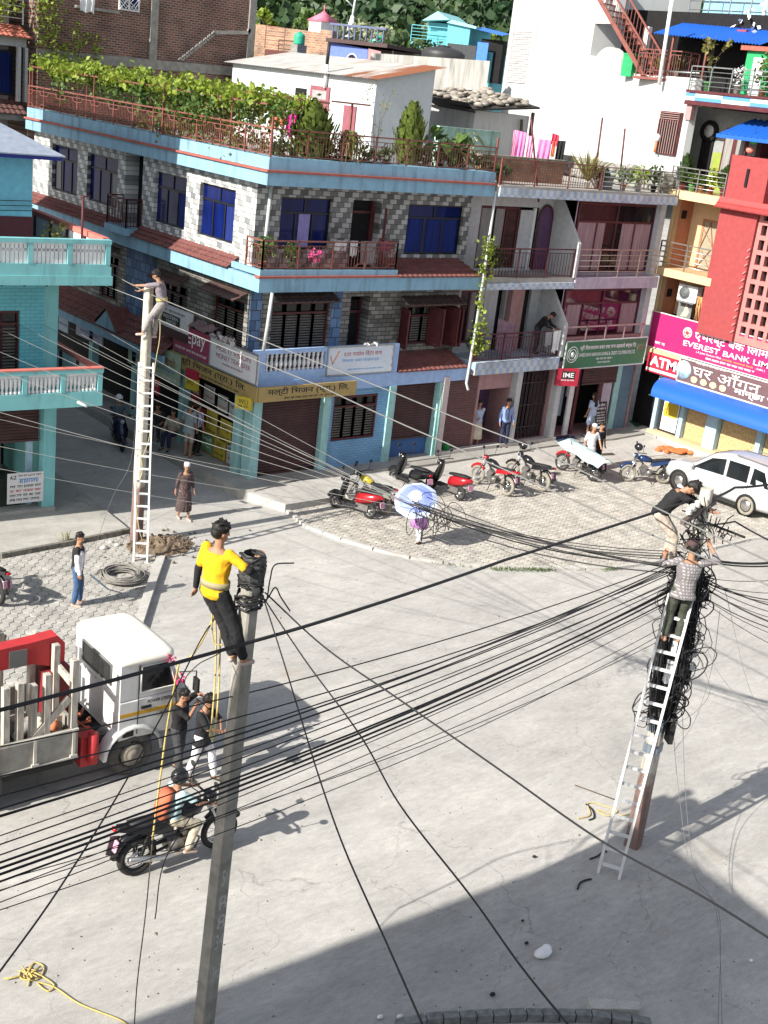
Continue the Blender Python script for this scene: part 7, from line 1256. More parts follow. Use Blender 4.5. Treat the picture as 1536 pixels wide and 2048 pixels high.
# ---------------------------------------------------------------- ropes
ROPE = mat('rope_yellow', (.50, .38, .13), .8, var=.25, scale=40); ROPE2 = mat('rope_pale', (.50, .42, .22), .8, var=.25, scale=40)
for pts, r, lb in ((((440, 1190, 6.0), (420, 1250, 5.7), (385, 1310, 5.4), (355, 1325, 5.3)), .016, 'yellow rope from the man in yellow down to the truck mirror'), (((430, 1195, 6.0), (432, 1320, 5.2), (424, 1440, 4.6), (420, 1470, 4.5), (428, 1474, 4.5), (436, 1400, 4.8), (440, 1300, 5.3), (440, 1205, 6.0)), .015, 'long loop of yellow rope hanging from the belt of the man in yellow'), (((425, 1200, 6.0), (424, 1250, 5.7), (428, 1285, 5.5), (445, 1290, 5.5)), .012, 'small yellow rope loop at the leg of the man in yellow'), (((480, 1190, 6.0), (497, 1220, 5.85), (493, 1250, 5.7), (478, 1264, 5.6)), .013, 'yellow rope loop across the leg of the man in yellow'), (((470, 1190, 6.05), (468, 1240, 5.75), (462, 1295, 5.45)), .014, 'yellow rope hanging down the front of the front pole'), (((358, 1325, 5.3), (335, 1450, 4.3), (320, 1560, 3.6), (305, 1680, 2.8)), .018, 'yellow rope hanging straight down over the motorcycle rider'), (((305, 1680, 2.8), (292, 1820, 2.2), (275, 1960, 1.8), (268, 2060, 1.6)), .010, 'brown cord continuing down from the yellow rope to the bottom edge')): cable(lb, smooth([g(*p) for p in pts]), r, ROPE if 'brown' not in lb else BARK, None, 0, 'rope', 1, 'rope')
def gp(pts, z=.02): return smooth([g(p[0], p[1], z) for p in pts])
cable('yellow rope with a knotted end lying on the road at the lower left', gp([(62, 1936), (40, 1945), (45, 1958), (75, 1958), (88, 1935), (70, 1925), (58, 1940), (80, 1950), (108, 1970), (95, 1982), (75, 1965), (110, 1975), (160, 2008), (240, 2040), (262, 2060)]), .016, ROPE, None, 0, 'rope', 1, 'rope')
b = MB()
for k in range(14): p = g(55 + rk.uniform(-6, 12), 1945 + rk.uniform(-8, 12), .02); q = p + V((rk.gauss(0, .12), rk.gauss(0, .12), rk.uniform(.0, .05))); b.tube([p, q], .012, 4)
o = b.build('rope_tassel', ROPE); tag(o, 'frayed yellow tassel of the rope lying on the road', 'rope')
cable('tangle of yellow rope on the road beside the long ladder', gp([(1155, 1637), (1180, 1630), (1175, 1608), (1190, 1606), (1210, 1612), (1235, 1622), (1215, 1632), (1195, 1620), (1240, 1630), (1258, 1628)]), .014, ROPE, None, 0, 'rope', 1, 'rope')
cable('black strap lying beside the yellow rope by the long ladder', gp([(1172, 1608), (1185, 1620), (1188, 1635), (1178, 1640)]), .02, CBL, None, 0, 'strap', 1, 'strap'); cable('brown stick lying on the road beside the long ladder', [g(1150, 1570, .02), g(1232, 1600, .02)], .014, BARK, None, 0, 'stick', 1, 'stick')
cable('black cable scrap lying on the road left of the ladder foot', gp([(1155, 1778), (1160, 1766), (1172, 1760), (1183, 1758)]), .022, CBL, None, 0, 'cable_scrap', 1, 'cable'); cable('thin black cable scrap between the ladder feet', gp([(1180, 1718), (1195, 1712), (1208, 1702), (1214, 1704)]), .02, CBL, None, 0, 'cable_scrap', 1, 'cable')
b = MB()
for k in range(26): b.torus(V((rk.gauss(0, .03), rk.gauss(0, .03), .02 + k * .006)), .42 + rk.gauss(0, .05), .013, (rk.gauss(0, .04), rk.gauss(0, .04), 1), 28, 5)
o = b.build('cable_coil', mat('cable_coil_grey', (.22, .21, .19), .6, var=.3)); o.location = g(245, 1158, .03); tag(o, 'coil of grey cable lying on the pavers below the left pole', 'cable')
cable('outer loose loop of the grey cable coil on the pavers', gp([(190, 1150), (205, 1138), (250, 1135), (292, 1148), (298, 1168), (270, 1178)], .045), .012, CGR, None, 0, 'cable', 1)
cable('yellow rope knotted round the left pole and ladder', smooth([V((PLp.x - .2, PLp.y - .35, 2.5)), V((PLp.x - .1, PLp.y - .3, 2.0)), V((PLp.x - .25, PLp.y - .3, 1.5)), V((PLp.x - .15, PLp.y - .35, .6)), V((PLp.x + .05, PLp.y - .3, .05))]), .018, ROPE2, None, 0, 'rope', 1, 'rope')
cable('pale rope hanging from the belt of the man on the left pole', smooth([V((PLp.x + .12, PLp.y - .3, 6.3)), V((PLp.x + .16, PLp.y - .35, 5.4)), V((PLp.x + .1, PLp.y - .3, 4.6)), V((PLp.x + .05, PLp.y - .32, 3.0)), V((PLp.x - .1, PLp.y - .3, 2.4))]), .013, ROPE2, None, 0, 'rope', 1, 'rope')
cable('thin dark wire curving from the left pole down to the sidewalk', smooth([V((PLp.x - .15, PLp.y, 4.2)), g(262, 920, 1.6), g(225, 995, .8), g(190, 1095, .2)]), .008, CGR, None, 0, n_=1)
# ================================================================ MOTORCYCLES
RUB = mat('tyre_rubber', (.03, .029, .028), .85, var=.35, scale=9); RUBD = mat('tyre_dusty', (.24, .22, .18), .9, var=.3, scale=7); CHR = mat('chrome', (.5, .5, .5), .25, metal=.9); ENG = mat('engine_metal', (.2, .19, .18), .45, metal=.6, var=.4, scale=14); BODY = {k: mat('body_' + k, c, .25, var=.05, spec=.6) for k, c in (('black', (.012, .012, .014)), ('red', (.34, .012, .018)), ('blue', (.008, .03, .10)), ('yellow', (.4, .33, .03)), ('navy', (.012, .018, .05)), ('grey', (.1, .1, .1)))}
SEATM = mat('seat_vinyl', (.02, .02, .022), .6); PLATE = mat('plate_pink', (.62, .3, .42), .6, var=.3, scale=20); LAMP = mat('lamp_glass', (.4, .4, .4), .1); REDL = mat('lamp_red', (.4, .01, .02), .2)
def wheel(t, x, z, r, w, m=RUB, spokes=0, y=0.0, rimm=CHR, name='wheel'):
    root = MB(); root.tube([(x + (r - w * .5) * math.cos(a), y, z + (r - w * .5) * math.sin(a)) for a in [k * 2 * PI / 26 for k in range(26)]], w * .5, 8, closed=True)
    o = root.build(name, m, t); b = MB(); ri = r - w; b.tube([(x + ri * math.cos(a), y, z + ri * math.sin(a)) for a in [k * 2 * PI / 24 for k in range(24)]], .014, 6, closed=True); b.lathe([(.05, -.05), (.05, .05)], (x, y, z), 10, (0, 1, 0))
    for k in range(spokes or 5):
        a = k * 2 * PI / (spokes or 5)
        if spokes: b.bar((x, y + (.03 if k % 2 else -.03), z), (x + ri * math.cos(a), y, z + ri * math.sin(a)), .006)
        else: b.bar((x, y, z), (x + ri * math.cos(a), y, z + ri * math.sin(a)), .04, .03)
    b.build('rim', rimm, o); return o
def moto(label, P, az, body='red', tank=None, kind='moto', dusty=False, lean=.09, group='motorcycles parked in a row', mirror=True, cat='motorcycle', plate='back'):
    t = thing('motorcycle' if kind == 'moto' else 'scooter', label, cat if kind == 'moto' else 'scooter', (P[0], P[1], P[2] if len(P) > 2 else .03), 0, group); t.rotation_euler = (lean, 0, math.radians(az))
    TY = RUBD if dusty else RUB; bm = BODY[body]; tk = BODY[tank or body]
    if kind == 'moto':
        fx, bx_, r = .66, -.64, .3; wheel(t, fx, r, r, .09, TY, 14); wheel(t, bx_, r, r, .115, TY, 14)
        b = MB()
        for s_ in (-.07, .07): b.tube([(fx, s_, r), (fx - .26, s_ * .9, .92)], .022, 6)
        b.build('fork', CHR, t); b = MB(); b.tube([(fx - .26, 0, .9), (-.05, 0, .42), (-.35, 0, .4), (-.62, 0, .72)], .03, 6); b.tube([(fx - .25, 0, .82), (0, 0, .74), (-.7, 0, .74)], .025, 6)
        for s_ in (-.09, .09): b.bar((-.1, s_ * .6, .36), (bx_, s_, r), .03); b.bar((bx_, s_, r), (-.5, s_, .7), .04)
        b.build('frame', BLK, t); b = MB(); b.box(-.2, .2, -.1, .1, .26, .44); b.lathe([(.1, -.13), (.11, 0), (.1, .13)], (-.08, 0, .36), 12, (0, 1, 0)); b.cbox((.12, 0, .5), (.09, 0, .05), (0, .08, 0), (-.06, 0, .1))
        b.tube([(.1, -.07, .5), (.28, -.1, .36), (.2, -.12, .22)], .02, 6); b.build('engine', ENG, t); b = MB(); b.tube([(.2, -.13, .22), (-.3, -.16, .26), (-.85, -.18, .4)], [.022, .04, .05], 8); b.build('exhaust', CHR, t)
        b = MB(); b.loft([[V((x, w * math.cos(a), z + h * math.sin(a))) for a in [k * PI / 6 for k in range(12)]] for x, w, z, h in ((.34, .06, .84, .06), (.26, .13, .84, .11), (.08, .14, .82, .12), (-.1, .09, .78, .08))]); b.build('fuel_tank', tk, t)
        b = MB(); b.loft([[V((x, w * math.cos(a), z + h * math.sin(a))) for a in [k * PI / 5 for k in range(10)]] for x, w, z, h in ((-.06, .09, .78, .04), (-.2, .13, .77, .05), (-.5, .13, .81, .05), (-.78, .09, .85, .035))]); b.build('seat', SEATM, t)
        b = MB(); b.loft([[V((x, w, z)), V((x, w * .8, z + h)), V((x, -w * .8, z + h)), V((x, -w, z))] for x, w, z, h in ((-.15, .12, .58, .14), (-.5, .13, .66, .12), (-.95, .06, .8, .07))], smooth=False); b.build('tail_fairing', bm, t)
        b = MB(); b.tube([(bx_ + .36 * math.cos(a), 0, r + .38 * math.sin(a)) for a in [PI * (.45 + .1 * k) for k in range(6)]], .055, 6); b.bar((-.98, 0, .72), (-1.04, 0, .45), .02, .14, up=(1, 0, 0)); b.build('rear_mudguard', BODY['black'], t); b = MB(); b.tube([(fx + .33 * math.cos(a), 0, r + .34 * math.sin(a)) for a in [PI * (.15 + .12 * k) for k in range(6)]], .05, 6); b.build('front_mudguard', bm, t)
        hx, hz = .4, .98; b = MB(); b.ell((-1.0, 0, .84), .03, .06, .035); b.build('tail_lamp', REDL, t)
    else:
        fx, bx_, r = .6, -.58, .22; wheel(t, fx, r, r, .1, TY); wheel(t, bx_, r, r, .1, TY)
        b = MB(); b.loft([[V((x - .05, -w, z)), V((x + .06, 0, z + .02)), V((x - .05, w, z)), V((x - .11, 0, z))] for x, w, z in ((.5, .12, .3), (.46, .2, .45), (.42, .21, .65), (.36, .14, .9), (.34, .1, 1.0))]); b.build('front_shield', bm, t); b = MB(); b.box(-.2, .4, -.16, .16, .26, .32); b.build('floorboard', SEATM, t)
        b = MB(); b.loft([[V((x, w * math.cos(a), z + h * math.sin(a))) for a in [k * PI / 5 for k in range(10)]] for x, w, z, h in ((-.12, .12, .48, .16), (-.35, .17, .56, .18), (-.65, .16, .62, .15), (-.92, .06, .7, .06))]); b.build('rear_body', tk, t); b = MB(); b.loft([[V((x, w * math.cos(a), z + h * math.sin(a))) for a in [k * PI / 5 for k in range(10)]] for x, w, z, h in ((-.08, .09, .72, .04), (-.25, .15, .74, .05), (-.6, .15, .78, .05), (-.85, .1, .79, .03))]); b.build('seat', SEATM, t)
        b = MB(); b.box(-.55, -.15, -.12, .1, .2, .38); b.tube([(-.2, -.14, .25), (-.75, -.16, .35)], .045, 8); b.build('engine', ENG, t); b = MB(); b.tube([(fx + .27 * math.cos(a), 0, r + .28 * math.sin(a)) for a in [PI * (.1 + .14 * k) for k in range(6)]], .06, 6); b.bar((fx, .07, r), (.44, .04, .5), .03); b.build('front_mudguard', bm, t); hx, hz = .36, 1.0; b = MB(); b.ell((-.94, 0, .68), .03, .08, .04); b.build('tail_lamp', REDL, t)
    b = MB(); b.tube([(hx - .16, -.36, hz + .08), (hx - .06, -.2, hz + .06), (hx - .02, 0, hz + .02), (hx - .06, .2, hz + .06), (hx - .16, .36, hz + .08)], .016, 6); b.build('handlebar', BLK, t)
    b = MB(); b.ell((hx + .06, 0, hz - .06), .09, .1, .09); b.build('headlight_housing', bm, t); b = MB(); b.lathe([(.075, 0), (.06, .02)], (hx + .13, 0, hz - .07), 12, (1, 0, -.1)); b.build('headlight', LAMP, t)
    for s_ in (-1, 1):
        if mirror: b = MB(); b.tube([(hx - .08, s_ * .24, hz + .07), (hx - .05, s_ * .3, hz + .28)], .008, 5); b.ell((hx - .05, s_ * .32, hz + .32), .02, .065, .045); b.build('mirror', BLK, t)
    b = MB(); b.cbox((-1.0 if kind == 'moto' else -.96, 0, .6 if kind == 'moto' else .5), (.008, 0, .002), (0, .11, 0), (.02, 0, .075)); b.build('number_plate', PLATE, t)
    b = MB(); b.bar((-.05, .1, .28), (-.12, .3, .02), .02); b.build('side_stand', BLK, t); return t
moto('red scooter nearest the street corner, leftmost of the parked row', (1.42, -2.95), 108, 'black', 'red', kind='scooter'); moto('yellow and black motorcycle parked between the two red scooters on the left', (2.1, -2.75), 100, 'black', 'yellow', dusty=True); moto('dark scooter mostly hidden behind the umbrella', (4.5, -1.75), 92, 'black', kind='scooter'); moto('red scooter with black seat just right of the umbrella', (5.25, -2.7), 96, 'black', 'red', kind='scooter')
moto('red and black motorcycle with a blue rear flap, right of the umbrella', (7.1, -2.85), 92, 'red', 'black', dusty=True); moto('black motorcycle parked right beside the red and black one', (8.6, -2.95), 94, 'black', dusty=True); MC = moto('motorcycle half covered by a pale cloth', (11.15, -2.85), 96, 'red', 'black', group=None); moto('blue motorcycle parked beside the silver car', (13.0, -4.3), 150, 'blue', 'blue', dusty=True, group=None); moto('motorcycle cut off by the left edge of the photo', (-9.98, -4.1), 100, 'black', group=None)
MR = moto('black motorcycle being ridden along the road behind the near pole', (-11.15, -14.63, .0), -1.5, 'black', 'black', lean=0, group=None); MR.scale = (1.1, 1.1, 1.1); MS = moto('dark navy scooter ridden down the shaded side street', (-1.75, 5.0, .0), -108, 'navy', 'navy', kind='scooter', lean=0, group=None)
b = MB(); rows = []                                        # cloth over the motorcycle
for i in range(9):
    u = i / 8; row = []
    for j in range(9): v = j / 8 - .5; x = .62 - 1.75 * u; z = 1.12 - .30 * u - .42 * abs(v) ** 1.3 * (1.0 + .3 * u) + .03 * math.sin(i * 1.7 + j); row.append(V((x, v * 1.15, z)))
    rows.append(row)
b.loft(rows, cap=False, closed_ring=False); o = b.build('cover_cloth', mat('cloth_mint', (.42, .55, .55), .85, var=.12)); o.location = (11.15, -2.85, .06); o.rotation_euler = (.05, 0, math.radians(96)); tag(o, 'pale mint cloth spread over the parked motorcycle', 'cloth')
def helmet(label, P, m): t = thing('helmet', label, 'helmet', tuple(P)); b = MB(); b.ell((0, 0, 0), .13, .15, .13, 14, 9); b.build('shell', m, t); b = MB(); b.ell((0, .07, -.01), .1, .1, .06, 12, 7); b.build('visor', GLD, t)
helmet('black helmet hung on the black parked motorcycle', (8.75, -2.45, 1.2), BODY['black']); helmet('black helmet hung on the handlebar of the blue motorcycle', (12.65, -4.05, 1.25), BODY['black'])
# ================================================================ SILVER CAR
SILV = mat('car_silver', (.46, .47, .49), .25, var=.03, metal=.15, spec=.6, dirt=.08); CGL = glassmat('car_glass', (.012, .014, .015), .05)
t = thing('silver_car', 'silver people carrier parked in front of the bank at the right edge', 'car', (14.35, -6.6, .03), PI / 2)
secs = []                                                 # x, half widths and heights: sill, side, belt, roof
for x, zs, zb, zt, w, wr in ((2.18, .42, .58, .66, .60, .5), (2.08, .30, .70, .80, .74, .6), (1.6, .26, .86, .95, .84, .7), (1.05, .26, .94, 1.03, .87, .72), (.95, .26, .95, 1.08, .87, .70), (.35, .26, .97, 1.56, .88, .66), (-.1, .26, .98, 1.68, .88, .66), (-1.0, .26, 1.0, 1.72, .88, .66), (-1.7, .26, 1.02, 1.68, .87, .64), (-2.1, .30, 1.02, 1.5, .84, .6), (-2.28, .36, .95, 1.1, .78, .58), (-2.34, .42, .7, .8, .7, .5)):
    h = [(w * .88, zs), (w, zs + .12), (w * 1.005, (zs + zb) / 2 + .05), (w * .97, zb), (wr + .04, zb + (zt - zb) * .82), (wr - .06, zt - .015), (wr * .5, zt)]; secs.append([V((x, -y, z)) for y, z in h] + [V((x, y, z)) for y, z in h[::-1]])
b = MB(); b.loft(secs); b.build('body', SILV, t)
def side_pt(x, k, s_):                                    # on the side glass: k 0 belt 1 roof
    for a, c in zip(secs[:-1], secs[1:]):
        if a[0].x >= x >= c[0].x: f_ = (a[0].x - x) / (a[0].x - c[0].x); p0 = a[3].lerp(c[3], f_); p1 = a[4].lerp(c[4], f_); p = p0.lerp(p1, k); return V((p.x, -s_ * p.y, p.z))
for s_ in (1, -1):
    for pts in ([(.88, .08), (.3, .9), (-.22, .95), (-.3, .06)], [(-.4, .06), (-.34, .95), (-1.12, .95), (-1.18, .06)], [(-1.3, .06), (-1.26, .95), (-1.66, .9), (-1.98, .08)]):
        q = [side_pt(x, k, s_) for x, k in pts]; n_ = V((0, s_, .25)).normalized() * .008; b = MB(); b.add([p + n_ for p in q], [(0, 1, 2, 3)]); b.build('side_window', CGL, t)
    for x in (-.35, -1.24, .92): q0, q1 = side_pt(x, .0, s_), V((x, s_ * .865, .4)); b = MB(); b.bar(q0 + V((0, s_ * .012, 0)), q1 + V((0, s_ * .02, 0)), .012); b.build('door_seam', CGR, t)
    for x in (.1, -.85): b = MB(); b.bar((x - .3, s_ * .875, .86), (x - .1, s_ * .875, .86), .03, .04); b.build('door_handle', SILV, t)
    b = MB(); b.ell((.85, s_ * .98, 1.02), .07, .1, .07); b.build('mirror', SILV, t); b = MB(); b.bar((-.5, s_ * .62, 1.75), (-1.7, s_ * .6, 1.73), .03); b.build('roof_rail', CGR, t)
    for x in (1.32, -1.34):
        b = MB(); b.lathe([(.37, 0), (.38, .01)], (x, s_ * .876, .34), 20, (0, s_, 0)); b.build('wheel_arch', BLK, t); o = wheel(t, x, .33, .33, .17, RUBD if x < 0 else RUB, 0, s_ * .82); b = MB(); b.lathe([(.2, 0), (.17, .03), (.05, .05)], (x, s_ * .86, .33), 12, (0, s_, 0)); b.build('hub', CHR, o)
    b = MB(); b.box(-1.0, 1.0, s_ * .82 - .05, s_ * .82 + .05, .2, .3); b.build('sill', BLK, t); b = MB(); b.cbox((-2.24, s_ * .7, .95), (.08, 0, .02), (0, .08, 0), (0, 0, .16)); b.build('tail_light', REDL, t); b = MB(); b.ell((2.06, s_ * .6, .68), .08, .14, .09); b.build('headlight', LAMP, t)
b = MB(); b.add([V((.98, -.62, 1.06)), V((.98, .62, 1.06)), V((.36, .56, 1.57)), V((.36, -.56, 1.57))], [(0, 1, 2, 3)]); b.build('windscreen', CGL, t)
b = MB(); b.box(-2.38, -2.2, -.7, .7, .3, .46); b.build('rear_bumper', CGR, t)
# ================================================================ TRUCK
TW = mat('truck_white', (.62, .62, .61), .5, var=.07, dirt=.4, dirtcol=(.35, .3, .22)); TGREY = mat('truck_bed_grey', (.30, .29, .26), .7, var=.2, dirt=.5, dirtcol=(.15, .09, .05)); TRED = mat('crane_red', (.42, .03, .035), .5, dirt=.2); OLDW = mat('old_timber', (.42, .39, .34), .9, var=.4, scale=6, stretch=(3, 3, .6))
t = thing('crane_truck', 'white cab lorry with a red crane arm and a wooden slatted load bed', 'truck', (-10.6, -12.15, 0), math.radians(-1.5)); W = 1.75      # x forward, y away from camera
def rr(x, y0, y1, z0, z1, rad=.0): return [V((x, y0 + rad, z0)), V((x, y1 - rad, z0)), V((x, y1, z0 + rad)), V((x, y1, z1 - rad)), V((x, y1 - rad, z1)), V((x, y0 + rad, z1)), V((x, y0, z1 - rad)), V((x, y0, z0 + rad))]
b = MB(); b.loft([rr(-.47, 0, W, .72, 1.45, .02), rr(.58, 0, W, .72, 1.45, .02), rr(.74, .05, W - .05, .55, 1.4, .06)], smooth=False); b.loft([rr(-.47, .01, W - .01, 1.449, 2.32, .02), rr(.34, .03, W - .03, 1.449, 2.32, .02)], smooth=False); b.loft([rr(.34, .03, W - .03, 1.449, 2.32, .02), rr(.62, .05, W - .05, 1.449, 1.5, .02)], smooth=False); b.build('cab', TW, t)
b = MB(); b.loft([[V((-.03 + hx * math.copysign(abs(math.sin(a)) ** .3, math.sin(a)), .5 * W + hy * math.copysign(abs(math.cos(a)) ** .3, math.cos(a)), z)) for a in [q * PI / 16 for q in range(32)]] for z, hx, hy in ((2.29, .47, W * .5 + .0), (2.31, .5, W * .5 + .03), (2.38, .5, W * .5 + .03), (2.44, .46, W * .5 - .02), (2.47, .38, W * .5 - .1))]); b.build('roof', mat('truck_roof', (.72, .69, .61), .5, var=.1, stretch=(1, 6, 1), scale=3), t)
b = MB(); b.box(-.485, -.472, .35, W - .35, 1.72, 2.15); b.build('rear_window', GLD, t)
b = MB(); b.tube([V((-.486, y, z)) for y, z in ((.33, 1.70), (W - .33, 1.70), (W - .33, 2.17), (.33, 2.17))], .02, 5, closed=True); b.build('rear_window_seal', CGR, t)
for k in range(4): b = MB(); b.box(-.49, -.472, .12 + k * .4, .42 + k * .4, 1.5, 1.55); b.build('rear_rib', TW, t)
b = MB(); b.add([(-.12, -.004, 1.64), (.42, -.004, 1.64), (.30, .012, 2.2), (-.12, .0, 2.2)], [(0, 1, 2, 3)]); b.build('side_window', GLD, t); b = MB(); b.tube([V((-.14, -.008, 1.62)), V((.45, -.008, 1.62)), V((.32, .01, 2.22)), V((-.14, -.003, 2.22))], .018, 5, closed=True); b.build('window_frame', TW, t)
b = MB(); b.bar((-.17, -.003, .8), (-.17, .004, 2.26), .012); b.bar((.5, -.003, .8), (.46, -.0, 1.6), .012); b.each('door_seam', BLK, t); b = MB(); b.box(-.12, .05, -.02, 0, 1.26, 1.31); b.build('door_handle', BLK, t)
b = MB(); b.box(-.47, .57, -.005, -.001, 1.16, 1.23); b.build('yellow_stripe', mat('stripe_yellow', (.55, .3, .02), .5), t); text('POWER STEERING', t, (-.02, -.006, 1.34), (1, 0, 0), (0, 0, 1), .5, .06, BLK, shear=.3, bold=.02); scribble(t, (.2, -.006, 1.08), (1, 0, 0), (0, 0, 1), .3, .05, CGR, RS)
b = MB(); b.add([(.64, .12, 1.5), (.64, W - .12, 1.5), (.37, W - .14, 2.26), (.37, .14, 2.26)], [(0, 1, 2, 3)]); b.build('windscreen', GLD, t)
for s_ in (0, 1):
    y = -.06 if not s_ else W + .06; b = MB(); b.tube([(.5, y + .06, 1.9), (.72, y - .1, 1.95), (.72, y - .1, 1.6)], .015, 5); b.cbox((.73, y - .1, 1.62), (.02, 0, 0), (0, .08, 0), (0, 0, .16)); b.build('mirror', BLK, t)
b = MB(); arc = [PI * k / 10 for k in range(11)]; b.loft([[V((.0 + r_ * math.cos(a), y_, .43 + r_ * math.sin(a))) for a in arc] for r_, y_ in ((.50, -.05), (.56, -.05), (.56, .2))], cap=False, closed_ring=False); b.build('wheel_arch', TW, t)
DUSTW = mat('tyre_truck', (.09, .085, .08), .9, var=.35, scale=8)
for x in (.0, -2.65):
    for y in (.1, W - .1): o = wheel(t, x, .42, .42, .22, DUSTW, 0, y, mat('rim_dusty', (.2, .18, .15), .8, var=.3)); b = MB(); b.lathe([(.22, 0), (.2, .03), (.12, .02), (.1, .08), (.05, .09)], (x, y - .1 if y < 1 else y + .1, .42), 16, (0, -1 if y < 1 else 1, 0)); b.build('hub', mat('rim_dusty', (.2, .18, .15)), o)
b = MB(); b.box(-5.0, .6, .35, .5, .45, .62); b.box(-5.0, .6, W - .5, W - .35, .45, .62); b.build('chassis', BLK, t); b = MB(); b.box(-.9, -.6, .1, .45, .35, .9); b.build('fuel_tank', TRED, t); b = MB(); b.lathe([(.09, 0), (.09, .55)], (-.72, .02, .45), 12); b.build('red_cylinder', TRED, t); b = MB()
for k in range(30): p = V((-.75 + R.gauss(0, .1), R.uniform(.2, 1.3), R.uniform(.8, 1.3))); b.tube([p, p + V((R.gauss(0, .15), R.gauss(0, .2), R.gauss(0, .15)))], .025, 5)
b.build('crane_fittings', mat('fittings_orange', (.3, .08, .04), .6, var=.6, scale=8), t)
for o in t.children:                                      # the cab is lower and longer than first drawn
    if not o.name.startswith(('wheel', 'chassis', 'fuel', 'red_c', 'crane')):
        for v in o.data.vertices: v.co.x = -.27 + (v.co.x + .47) * 1.12; v.co.z = v.co.z if v.co.z < 1.45 else 1.45 + (v.co.z - 1.45) * .79
b = MB()
for y in (.45, 1.2): b.bar((1.02, y, 1.5), (.9, y + .3, 1.75), .015)
b.each('wiper', BLK, t); b = MB(); b.box(.86, 1.02, .1, W - .1, .5, .68); b.build('front_bumper', CGR, t); b = MB(); b.box(-.2, .0, -.012, -.001, .78, .9); b.build('step', BLK, t)
# load bed
b = MB(); b.box(-5.0, -1.02, 0, W, .68, .76); b.box(-5.0, -1.02, -.03, .02, .66, 1.2); b.box(-5.0, -1.02, W - .02, W + .03, .66, 1.2); b.box(-1.06, -1.0, .02, W - .02, .66, 1.25); b.build('bed', TGREY, t)
b = MB()
for k in range(5): x = -1.1 - k * .66; b.box(x - .025, x + .025, -.06, -.031, .66, 1.2); b.box(x - .06, x + .06, -.07, -.031, .7, .74)
b.box(-5, -1.02, -.055, -.031, 1.16, 1.21); b.box(-5, -1.02, -.055, -.031, .66, .70); b.build('bed_frame', mat('bed_edge', (.5, .48, .43), .7, dirt=.4), t)
b = MB(); b.box(-5, -1.05, .05, .3, .5, .66); b.build('bed_beam', BLK, t)
for i, (x, y, z0, z1) in enumerate(((-1.08, .06, .8, 2.42), (-1.53, .08, .8, 2.25), (-1.75, .1, .8, 2.1), (-1.98, .08, .8, 2.2), (-2.2, .1, .8, 2.15), (-1.15, .62, .8, 2.45), (-1.1, 1.0, .8, 2.2), (-1.1, 1.5, .8, 2.3), (-1.7, 1.62, .8, 2.35), (-2.1, 1.62, .8, 2.9), (-1.45, .9, .8, 2.25), (-1.9, 1.3, .8, 2.3), (-2.5, 1.62, .8, 2.4))):
    b = MB(); b.box(x - .05, x + .05, y - .06, y + .06, z0, z1); b.build('stake', OLDW, t)
b = MB(); b.bar((-1.08, .1, 1.95), (-1.15, 1.55, 2.2), .05, .14); b.build('headboard_rail', OLDW, t); b = MB(); b.bar((-1.15, .05, 1.75), (-1.95, .05, .95), .05, .12); b.build('brace', OLDW, t); b = MB(); b.bar((-2.1, 1.62, 2.35), (-1.6, 1.62, 2.2), .05, .14); b.build('side_rail', OLDW, t)
b = MB(); A, B = V((-1.15, .85, 2.35)), V((-4.6, .85, 2.3)); b.loft([[V((x, .85 - .13, z0)), V((x, .85 + .13, z0)), V((x, .85 + .13, z1)), V((x, .85 - .13, z1))] for x, z0, z1 in ((-.95, 2.08, 2.4), (-1.08, 1.98, 2.55), (-1.5, 2.12, 2.51), (-4.8, 2.08, 2.38))], smooth=False); b.build('crane_arm', TRED, t); b = MB(); b.box(-1.35, -.85, .6, 1.1, .8, 1.95); b.build('crane_post', mat('crane_dark_red', (.2, .02, .025), .6, dirt=.3), t); b = MB(); b.box(-1.9, -1.6, .85 - .14, .85 - .131, 2.12, 2.42); b.build('tape_patch', CGR, t)
def item(name, label, cat, P, mb_, m): o = mb_.build(name, m); p = WMt @ V(P); o.location = p; o.rotation_euler = (0, 0, math.radians(-1.5)); return tag(o, label, cat)
WMt = WM[t.name]
b = MB(); b.tube([(0, 0, 0), (.55, .1, .22)], .09, 10); item('pipe', 'grey plastic pipe lying across the lorry load', 'pipe', (-1.95, .45, 1.0), b, mat('pipe_grey', (.25, .25, .24), .6)); b = MB(); b.ell((0, 0, 0), .15, .13, .15); b.lathe([(.05, .1), (.04, .2)], n=8); item('jerrycan', 'cream plastic can in the lorry load', 'can', (-1.5, .4, 1.1), b, mat('can_cream', (.6, .55, .42), .6)); b = MB(); b.ell((0, 0, 0), .08, .08, .1); item('bottle', 'orange plastic bottle in the lorry load', 'bottle', (-1.3, .3, 1.15), b, CL['orange']); b = MB(); b.box(-.05, .05, -.04, .04, 0, .35); item('timber_block', 'pale timber block leaning in the corner of the lorry load', 'timber', (-1.2, .35, .95), b, mat('timber_pink', (.55, .4, .3), .8)); b = MB(); b.ell((0, 0, 0), .2, .2, .3, 10, 7); item('sack', 'pink sack standing in the lorry load at the left edge', 'sack', (-2.3, 1.1, 1.5), b, mat('sack_pink', (.55, .2, .22), .8, var=.3)); b = MB()
for k in range(60): p = V((R.uniform(-1.0, .9), R.uniform(-.4, .5), R.uniform(-.1, .14))); b.cbox(p, V((R.gauss(0, .1), R.gauss(0, .1), R.gauss(0, .03))), V((R.gauss(0, .03), R.gauss(0, .05), .01)), V((.004, 0, R.uniform(.01, .04))))
